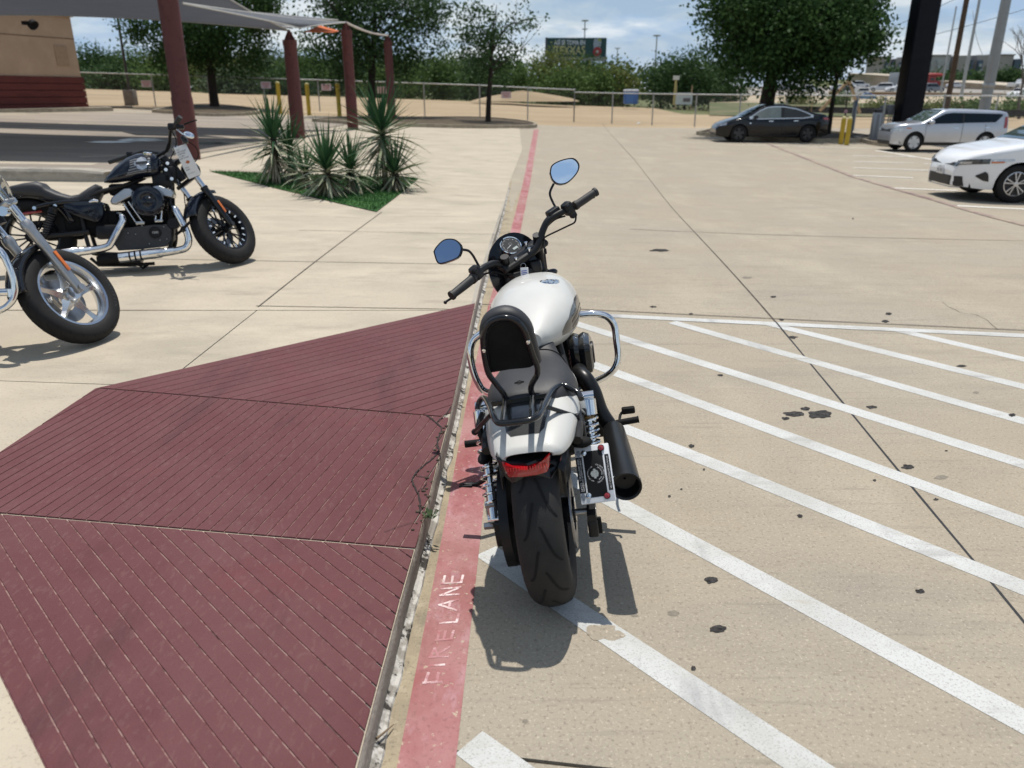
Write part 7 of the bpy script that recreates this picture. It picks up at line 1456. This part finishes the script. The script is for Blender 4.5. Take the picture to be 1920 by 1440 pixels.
# grass verge and raised frontage road
g0 = [at(1330, 216, 66), at(2050, 222, 66), at(2150, 196, 96), at(1330, 192, 96)]; struct(MB().add(g0, [(0, 1, 2, 3)]).build('grass_verge', layered('verge_grass', (.095, .11, .045), [((.19, .16, .09), .25, .45, .62, .9, None, 6), ((.05, .07, .022), .6, .5, .7, .8, None, 7)], rough=.95, bump=0)))
gs = [at(1330, 196, 94), at(2150, 200, 94), at(2250, 178, 150), at(1330, 178, 150)]; struct(MB().add(gs, [(0, 1, 2, 3)]).build('construction_ground', layered('pale_dirt', (.44, .37, .27), [((.34, .27, .18), .2, .45, .6, .9, None, 6), ((.16, .17, .07), .12, .58, .68, .8, None, 6)], rough=.95, bump=0)))
fr = [at(1330, 177, 150), at(2300, 180, 150), at(2500, 163, 262), at(1300, 163, 262)]; struct(MB().add(fr, [(0, 1, 2, 3)]).build('far_road', road_m))
m = MB(); tb = thing('silt_fence', 'black silt fence strip along the construction ground behind the sedan', 'fence', at(1460, 205, 60)); m = MB()
P_ = [at(x, y, 60) for x, y in ((1440, 209), (1520, 211), (1600, 213), (1700, 214), (1800, 216), (1960, 219))]
for a, b in zip(P_, P_[1:]): m.prism([a, b, b + V((0, 0, .42)), a + V((0, 0, .42))], (0, .03, 0))
m.build('fabric', pm('silt_black', (.022, .022, .024), .8), tb, world=True)
for p in P_: m = MB(); m.box(p + V((0, -.05, .3)), (.05, .05, .8)); m.build('stake', pm('wood_stake', (.32, .22, .12), .9), tb, world=True)
band('retaining_wall', 'brown retaining wall below the row of far parked cars', 'wall', (1555, 172), (2000, 178), 148, 140, .6, rust_m, (180, 187))
band('highway_ramp', 'pale concrete highway ramp rising left of the black sign post', 'ramp', (1590, 138), (1690, 144), 275, 250, 10, tanwall, (166, 168)); band('highway_ramp', 'pale concrete highway ramp sloping down right of the brown pole', 'ramp', (1765, 152), (1960, 166), 235, 180, 8, tanwall, (168, 182))
# vehicles
W_ = white_v
far('parked_suv', 'white sport utility vehicle in front of the ramp wall left of the black post', (1651, 171), 170, pi - .5, W_, SUVP, 4.7, scale=.95)
far('parked_car', 'white low car hidden partly by the black sign post', (1681, 173), 168, pi, W_, SEDP, 4.6)
far('parked_car', 'white car farthest left, showing between the oak trunk and the young oak', (1518, 173), 170, .5, W_, SUVP, 4.5, scale=.85)
far('parked_car', 'white sedan left of the white van in the far row', (1573, 170), 190, 0, W_, SEDP, 4.6, scale=.95); far('parked_car', 'white hatchback parked above the blue car', (1612, 165), 190, 0.2, W_, SUVP, 4.6, scale=.9)
far('white_van', 'white van standing upright just left of the blue car', (1590, 181), 128, 1.9, W_, [(-2.3, 1.2), (-2.28, 1.9), (-2, 2.05), (1.2, 2.05), (1.6, 1.6), (2.2, 1.1), (2.3, .6)], 4.6, 1.1, scale=.75)
far('blue_car', 'bright blue car on the construction ground right of the wooden tree stakes', (1622, 187), 118, pi - .3, blue_v, SEDP, 4.5, scale=.62); far('parked_car', 'white car with teal windows just behind the blue car', (1610, 178), 132, pi - .2, W_, SUVP, 4.5, scale=.62)
far('parked_suv', 'grey sport utility vehicle right of the black post below the red truck', (1748, 173), 165, .3, grey_v, SUVP, 4.7); far('parked_car', 'dark grey sedan partly behind the black post', (1725, 173), 166, .1, grey_v, SEDP, 4.6); far('parked_car', 'white sedan between the brown pole and the grey monopole', (1791, 165), 200, 0, W_, SEDP, 4.6, scale=.9)
far('pickup_truck', 'white pickup truck at the right edge beyond the fence', (1912, 187), 100, pi + .5, W_, PUP, 5.7, 1.15, scale=.72); far('pickup_truck', 'second white pickup truck half hidden behind the first at the right edge', (1912, 165), 140, .2, W_, PUP, 5.7, 1.15, scale=.75)
far('red_car', 'small pinkish red car behind the trunk of the large oak', (1443, 170), 180, .4, pm('far_pink_paint', (.34, .10, .12), .4), SEDP, 4.5, scale=.8); far('grey_car', 'dark grey car right of the small red car behind the oak trunk', (1472, 171), 180, .2, grey_v, SEDP, 4.5, scale=.9)
rt = thing('semi_truck', 'red semi truck with a rounded roof fairing right of the black post', 'truck', at(1737, 166, 230)); m = MB(); m.rbox((0, 0, 1.9), (3.2, 2.4, 2.6), .3); m.rbox((2.2, 0, 1.3), (2.0, 2.1, 1.5), .3); m.build('cab', red_v, rt); m = MB(); m.sphere((1.4, 0, 3.5), (3.2, 1.1, .55), 14, 8); m.build('roof_fairing', red_v, rt)
for x in (-1, 2.2): m = MB(); m.cyl((x, -1.25, .5), (x, 1.25, .5), .5, 14); m.build('wheel', rubber_m, rt)
m = MB(); m.box((1.62, 0, 2.4), (.06, 1.9, .8)); m.box((.6, -1.22, 2.4), (1.0, .05, .7)); m.build('window', car_glass, rt)
tr = thing('box_trailer', 'grey box trailer end seen left of the black post', 'trailer', at(1684, 166, 240)); m = MB(); m.rbox((0, 0, 2.3), (2.8, 8, 4.0), .08); m.build('box', pm('trailer_grey', (.26, .28, .30), .6), tr); m = MB(); m.box((0, 0, .4), (2.2, 6, .5)); m.build('chassis', under_m, tr)
# hotel
ht = thing('hotel', 'long grey flat-roofed hotel with dark blue window bays on the far hill', 'building', at(1645, 150, 330)); hotel_m = pm('hotel_stucco', (.36, .325, .30), .9, 0, .08, .1); hotel_l = pm('hotel_pale', (.44, .42, .40), .9, 0, .08, .1); bay = pm('blue_bay', (.055, .085, .12), .3, 0, .2, .3)
def hb(x0, x1, y0, y1, mat, name, dep=14, off=0, Y=330):
    a, b = at(x0, y1, Y), at(x1, y0, Y); m = MB(); m.box(((a.x + b.x)/2, Y + dep/2 - off, (a.z + b.z)/2), (b.x - a.x, dep, abs(b.z - a.z))); m.build(name, mat, ht, world=True)
for x0, x1, y0, mt in ((1646, 1672, 107, hotel_m), (1672.3, 1702, 110, hotel_m), (1702.3, 1738, 105, hotel_m), (1738.3, 1783, 104, hotel_l), (1783.3, 1822, 104, hotel_m), (1822.3, 1862, 103, hotel_m), (1862.3, 1902, 103, hotel_m), (1902.3, 1918, 110, hotel_m)): hb(x0, x1, y0, 165, mt, 'wall')
for x0, x1, y0, y1 in ((1655, 1664, 116, 142), (1668, 1676, 116, 140), (1682, 1692, 117, 140), (1815, 1824, 113, 140), (1828, 1842, 113, 136), (1858, 1866, 113, 138), (1898, 1914, 112, 128)):
    hb(x0, x1, y0, y1, bay, 'window_bay', 2, .8)
for x0, x1, y0 in ((1659, 1662, 122), (1669, 1673, 121), (1683, 1687, 121), (1742, 1745, 115), (1754, 1760, 113), (1832, 1837, 120), (1861, 1864, 118), (1770, 1775, 118), (1850, 1854, 120)):
    for k in range(2): hb(x0, x1, y0 + k*10, y0 + 5 + k*10, pm('window_pane_pale', (.40, .43, .42), .3), 'window', 1, 1.6)
for x0, x1, y0 in ((1643, 1675, 105.6), (1738, 1784, 102.6), (1861, 1904, 101.6)): hb(x0, x1, y0, y0 + 1.6, pm('roof_edge', (.14, .13, .13), .8), 'roof_edge', 15, .5)
hill = [at(1500, 168, 300), at(2100, 172, 300), at(2200, 148, 345), at(1500, 150, 345)]; struct(MB().add(hill, [(0, 1, 2, 3)]).build('hill', grassland_m))
for i, (px, top, wp, by, Y, lab) in enumerate(((1672, 128, 44, 150, 290, 'dark tree clump below the hotel left wing'), (1762, 134, 46, 160, 285, 'dark tree clump below the pale hotel front'), (1820, 126, 70, 164, 280, 'broad dark trees below the hotel centre'), (1880, 124, 70, 168, 275, 'broad dark trees below the hotel right wing'), (1925, 128, 50, 170, 270, 'dark trees at the right edge below the hotel'), (1715, 130, 30, 158, 288, 'dark tree seen left of the red truck'), (1792, 138, 40, 164, 270, 'dark bush right of the brown pole'))):
    b = at(px, by, Y); h_ = at(px, top + 9, Y).z - b.z; tree('hill_tree', lab, 'tree', b, V((b.x, b.y, b.z + h_*.52)), (xr(wp/2, Y), 4, h_*.5), .4, 46, 26, 1.0, gmats[0], 80 + i, fork=h_*.3, holes=-.2, limbs=5, group='dark trees below the hotel', cl_r=3.0)
for i, (px, top, wp, by, Y, mi, lab) in enumerate(((1500, 176, 60, 196, 92, 2, 'low weedy scrub behind the black sedan roof'), (1575, 180, 50, 196, 90, 1, 'low scrub at the foot of the wooden tree stakes'), (1700, 195, 60, 212, 72, 1, 'low scrub left of the brown pole foot'), (1765, 192, 60, 212, 70, 2, 'low scrub at the foot of the brown pole'), (1820, 194, 50, 213, 68, 1, 'low scrub between the brown pole and the grey monopole'), (1895, 190, 70, 214, 66, 1, 'low scrub at the right edge behind the fence'), (1645, 192, 40, 210, 74, 2, 'low scrub behind the electrical boxes'))):
    b = at(px, by, Y); h_ = at(px, top, Y).z - b.z; tree('scrub', lab, 'bush', b, V((b.x, b.y, b.z + h_*.5)), (xr(wp/2, Y), 1.6, h_*.5), .03, 40, 30, .22, gmats[mi], 120 + i, fork=.1, holes=-.25, limbs=4, group='low scrub beyond the right fence', cl_r=.9)
# poles
def pole(name, label, foot, top, Y, r0, r1, mat, square=False, extra=None):
    a = at(*foot, Y); gz = min(a.z, zg(a.x, Y)); a.z = gz; hgt = 16; t = thing(name, label, 'pole', a); m = MB()
    if square: m.rbox((0, 0, hgt/2 - .2), (r0*2, r0*2, hgt), .03)
    else: m.tube([(0, 0, -.3), (0, 0, hgt*.5), (0, 0, hgt)], [r0, (r0 + r1)/2, r1], 14)
    m.build('shaft', mat, t); return t
sp = pole('sign_post', 'thick square black sign post rising behind the silver hatchback', (1697, 236), None, 33.5, .41, .41, pm('black_sign_post', (.008, .009, .014), .6, 0, .15, 3, spec=.15), True); m = MB(); m.box((0, 0, .02), (1.2, 1.2, .3)); m.build('footing', pm('footing_concrete', (.2, .18, .16), .9), sp)
pole('utility_pole', 'weathered brown wooden utility pole right of the black sign post', (1771, 222), None, 58, .19, .14, pm('brown_wood', (.075, .05, .033), .9, 0, .3, 4)); 
pole('light_pole', 'thin grey metal pole between the brown pole and the grey monopole', (1806, 160), None, 120, .24, .17, galv)
mp_ = pole('monopole', 'tapered galvanised steel monopole near the right edge', (1843, 215), None, 62, .40, .28, pm('monopole_grey', (.27, .29, .30), .5, .4, .08, 2)); m = MB(); m.lathe([(.41, 0), (.43, .05), (.43, .25), (.40, .3)], (0, 0, 2.2), (0, 0, 1), 16); m.build('collar', galv, mp_)
pole('light_pole', 'thin grey pole just left of the brown wooden pole', (1764, 172), None, 150, .16, .12, galv)
for (x0, y0), (x1, y1), lab in (((1560, 100), (1960, 6), 'lower power line crossing the sky at the right'), ((1560, 82), (1800, -6), 'upper power line crossing the sky at the right'), ((1824, 20), (1842, 102), 'slack wire hanging beside the thin grey pole')):
    a, b = at(x0, y0, 100), at(x1, y1, 70); t = thing('power_line', lab, 'cable', a); m = MB(); m.tube([a + (b - a)*k/12 - V((0, 0, .5*sin(pi*k/12))) for k in range(13)], .022, 5); m.build('wire', pm('wire_black', (.03, .03, .03), .6), t, world=True)
# tree stakes, pedestal, boxes, meter post
st_ = thing('tree_stakes', 'two pale wooden braces propped together behind the yellow bollard pair', 'tree stakes', onto(1592, 247, zl)); wood = pm('pale_timber', (.48, .33, .19), .85, 0, .2, 5, stretch=(1, 1, .2))
Yk = 43.0; ap = at(1593, 150, Yk)
for x, y in ((1538, 208), (1613, 212)):
    m = MB(); f = at(x, y, Yk); d = (f - ap).normalized(); s_ = V((-d.z, 0, d.x))*.065; m.prism([ap + s_, ap - s_, f - s_, f + s_], (0, .09, 0)); m.build('brace', wood, st_, world=True)
m = MB(); m.tube([ap + V((0, .1, .3)), V((ap.x + .1, Yk + .1, zg(ap.x, Yk)))], [.03, .04], 6); m.build('sapling_stem', bark, st_, world=True)
pd = onto(1637, 267, zl); t = thing('pedestal', 'tall grey metal charging pedestal left of the silver hatchback', 'pedestal', pd); hp = at(1640, 211, pd.y).z - pd.z
m = MB(); m.rbox((0, 0, hp/2), (.30, .22, hp), .03); m.build('cabinet', pm('pedestal_grey', (.30, .32, .34), .45, .2, .05, 3), t); m = MB(); m.rbox((0, 0, hp + .06), (.26, .2, .14), .03); m.build('top_cap', trim_bk, t); m = MB(); m.box((0, -.115, hp*.55), (.10, .012, hp*.8)); m.build('face_panel', pm('pedestal_dark', (.18, .19, .21), .4), t); m = MB(); m.cyl((.25, .05, 0), (.25, .05, hp + .45), .035, 8); m.sphere((.25, .05, hp + .5), (.06, .06, .07), 8, 6); m.build('conduit', galv, t)
pe = onto(1660, 262, zl); t = thing('electrical_boxes', 'grey electrical boxes on a frame between the pedestal and the black post', 'electrical box', pe); s_ = 1/ (F_PX/(pe.y*.936)); 
for x0, x1, y0, y1 in ((1648, 1658, 198, 222), (1661, 1676, 196, 215)): a, b = at(x0, y1, pe.y), at(x1, y0, pe.y); m = MB(); m.rbox(((a.x + b.x)/2, pe.y, (a.z + b.z)/2), (b.x - a.x, .22, b.z - a.z), .02); m.build('box', pm('box_grey', (.16, .17, .18), .5, .2, .05, 3), t, world=True)
for x in (1652, 1656, 1664, 1668, 1672): a = at(x, 240, pe.y); m = MB(); m.cyl(V((a.x, pe.y + .05, pe.z)), V((a.x, pe.y + .05, at(x, 205, pe.y).z)), .025, 8); m.build('conduit', galv, t, world=True)
for y in (225, 233): a, b = at(1648, y, pe.y), at(1678, y, pe.y); m = MB(); m.box(((a + b)/2), ((b - a).x, .05, .05)); m.build('rail', galv, t, world=True)
ps = onto(1598, 260, zl); t = thing('charger_post', 'slim blue-grey charger post with a blue top panel behind the yellow bollards', 'pedestal', ps); a, b = at(1594, 250, ps.y + 2), at(1606, 188, ps.y + 2); m = MB(); m.rbox(((a.x + b.x)/2, ps.y + 2, (ps.z + b.z)/2), (b.x - a.x, .3, b.z - ps.z), .03); m.build('cabinet', pm('post_blue_grey', (.20, .24, .29), .45), t, world=True); m = MB(); m.box(((a.x + b.x)/2, ps.y + 1.84, b.z - .10), ((b.x - a.x)*.9, .02, .28)); m.build('panel', pm('panel_blue', (.05, .14, .25), .4), t, world=True)
ss = onto(1588, 262, zl); t = thing('small_sign', 'small round pink sign on a thin dark stake behind the bollards', 'sign', ss); a = at(1586, 209, ss.y); m = MB(); m.cyl(V((a.x, ss.y, ss.z)), V((a.x, ss.y, a.z)), .025, 6); m.build('stake', trim_bk, t, world=True); m = MB(); m.lathe([(.075, 0), (.075, -.02), (.001, -.02)], a, (0, 1, 0), 14); m.build('sign_face', pm('pink_sign', (.6, .32, .34), .6), t, world=True)
# ---- middle distance: toilet, board, lamp post, billboard, masts, mound
pt = at(1182, 195, 84); t = thing('portable_toilet', 'blue portable toilet with a white roof on the dirt field', 'portable toilet', pt); h_ = at(1182, 171, 84).z - pt.z; m = MB(); m.rbox((0, 0, h_/2), (1.35, 1.2, h_), .06); m.build('cabin', pm('toilet_blue', (.03, .12, .36), .5, 0, .1, 2), t); m = MB(); m.rbox((0, 0, h_ + .06), (1.45, 1.3, .22), .10); m.build('roof', pm('toilet_white', (.62, .65, .68), .5), t); m = MB(); m.box((-.15, -.61, h_*.45), (.75, .02, h_*.8)); m.build('door', pm('toilet_door', (.05, .16, .42), .5), t)
wb_ = at(1281, 197, 80); t = thing('site_sign', 'large white site sign board on the dirt field left of the large oak', 'sign', wb_); a, b = at(1264, 196, 80), at(1299, 174, 80); m = MB(); m.box(((a.x + b.x)/2, 80, (a.z + b.z)/2), (b.x - a.x, .08, b.z - a.z)); m.build('board', pm('board_white', (.62, .63, .62), .6, 0, .03, 3), t, world=True)
for x in (1267, 1296): a_ = at(x, 190, 80); m = MB(); m.box((a_.x, 80.08, wb_.z + .7), (.1, .1, 2.2)); m.build('post', wood, t, world=True)
m = MB(); m.box((b.x - .55, 79.95, a.z + .42), (.7, .02, .35)); m.build('sign_print', pm('print_dark', (.16, .13, .13), .6), t, world=True)
yp = at(1264, 190, 74); t = thing('lamp_post', 'short yellow post with a pale box light above the white site sign', 'lamp post', yp); a = at(1268, 146, 74); m = MB(); m.tube([V((yp.x, 74, yp.z - .3)), V((a.x, 74, a.z - .2))], [.12, .11], 10); m.build('post', pm('post_yellow', (.42, .36, .14), .6), t, world=True); m = MB(); m.box(a, (.5, .3, .36)); m.build('lamp', pm('lamp_pale', (.6, .6, .55), .5), t, world=True)
BY = 150.0; bb = at(1131, 150, BY); t = thing('billboard', 'dark green billboard reading TEXXAS on a single dark post above the brush', 'billboard', V((bb.x, BY, zg(bb.x, BY))))
def bbx(x0, x1, y0, y1, name, mat, dep, off): a, b = at(x0, y1, BY), at(x1, y0, BY); m = MB(); m.box(((a.x + b.x)/2, BY - off, (a.z + b.z)/2), (b.x - a.x, dep, b.z - a.z)); return m.build(name, mat, t, world=True)
pn = bbx(1022, 1137.5, 71, 107, 'panel', pm('billboard_green', (.014, .058, .054), .5, 0, .1, .3), .5, 0); bbx(1024, 1136, 107.3, 115, 'catwalk', pm('catwalk_grey', (.27, .26, .26), .7), 1.4, .5); bbx(1127.5, 1132.5, 112, 176, 'post', pm('post_dark', (.02, .018, .018), .7), .55, -.6); bbx(1022, 1026.5, 70.5, 107, 'panel_edge', pm('edge_grey', (.09, .10, .11), .7), .2, .3)
def btext(txt, x0, x1, y0, y1, mat, o=.30):
    a, b = at(x0, y1, BY), at(x1, y0, BY); g_ = text_mesh(txt, 1.0, Matrix(), bold=.02); xs = [p.x for p in g_.v]; ys = [p.y for p in g_.v]; M = lambda p: V((a.x + (p.x - min(xs))/(max(xs) - min(xs))*(b.x - a.x), BY - o, a.z + (p.y - min(ys))/(max(ys) - min(ys))*(b.z - a.z))); g_.v = [M(p) for p in g_.v]; g_.build('billboard_lettering', mat, t, world=True)
btext('ASÍ SE TOMA EN', 1039, 1097, 73, 84.5, pm('billboard_white', (.68, .70, .74), .6)); btext('TEXXAS', 1039, 1097, 86, 103, pm('billboard_gold', (.50, .45, .22), .6))
bt_ = [(1114, 73), (1127, 73), (1127, 82), (1125, 88), (1126, 92), (1126.5, 106), (1112.5, 106), (1112.5, 92), (1113, 88), (1112, 82)]; m = MB(); m.prism([at(x, y, BY) + V((0, -.30, 0)) for x, y in bt_], (0, -.05, 0)); m.build('bottle_picture', pm('bottle_pale', (.33, .37, .42), .5), t, world=True)
a = at(1119.5, 97, BY); m = MB(); m.lathe([(.78, 0), (.78, -.03), (.001, -.03)], V((a.x, BY - .36, a.z)), (0, 1, 0), 20); m.build('bottle_label', pm('label_red', (.33, .035, .035), .5), t, world=True); m = MB(); m.box((a.x, BY - .41, a.z), (.42, .02, .42)); m.build('label_mark', pm('label_pale', (.5, .47, .42), .5), t, world=True); a = at(1119, 104, BY); m = MB(); m.box((a.x, BY - .37, a.z), (1.1, .02, .35)); m.build('label_foot', pm('label_cream', (.42, .38, .30), .5), t, world=True); a = at(1124, 75, BY); m = MB(); m.box((a.x, BY - .37, a.z), (.5, .02, .4)); m.build('lime_picture', pm('lime_green', (.32, .36, .06), .5), t, world=True)
for x, y, Y, lab in ((1097, 38, 260, 'tall twin-armed highway mast rising behind the billboard'), (1232, 66, 240, 'tall grey highway mast in the gap right of the billboard'), (1158, 90, 320, 'faint thin highway mast just right of the billboard')):
    p = at(x, y, Y); t = thing('high_mast_light', lab, 'light mast', V((p.x, Y, 0)), group='tall highway light masts'); m = MB(); m.tube([(0, 0, 0), (0, 0, p.z)], [.30, .16], 8); m.build('mast', galv, t); m = MB(); m.lathe([(1.0, -.25), (1.15, 0), (.4, .1), (.001, .12)], (0, 0, p.z), (0, 0, 1), 12); m.build('lamp_ring', galv, t)
    if x == 1097: m = MB(); m.lathe([(.8, -.2), (.9, 0), (.2, .1)], (0, 0, p.z - 2.4), (0, 0, 1), 12); m.build('lamp_ring', galv, t)
p = at(1239, 118, 150); t = thing('utility_pole', 'short wooden utility pole with a crossarm left of the white site sign', 'pole', V((p.x, 150, 0))); m = MB(); m.cyl((0, 0, 0), (0, 0, p.z + .6), .16, 8); m.build('shaft', bark, t); m = MB(); m.box((0, 0, p.z), (2.8, .12, .16)); m.build('crossarm', bark, t)
mb = MB(); c = at(985, 184, 84); rings = []
for k in range(6):
    r = 1 - k/5; rings.append([V((c.x + cos(a)*(5.5*r + .05)*(1 + .2*mnoise.noise(V((cos(a)*2, sin(a)*2, k*.4)))), c.y + sin(a)*3*r, c.z - .3 + .95*(1 - r**1.5)*(1 + .25*mnoise.noise(V((cos(a)*2, sin(a)*2, 5)))))) for a in [2*pi*j/28 for j in range(28)]])
mb.loft(rings, True, True, True); struct(mb.build('dirt_mound', earth_m))
hz = thing('traffic_debris', 'small light blue litter lying at the foot of the right fence', 'litter', onto(1198, 233, zl)); m = MB(); m.add([V((-.15, 0, .01)), V((.05, -.08, .10)), V((.2, .02, .02)), V((0, .12, .12))], [(0, 1, 3), (1, 2, 3)]); m.build('plastic_sheet', pm('pale_blue_plastic', (.45, .58, .68), .5), hz)
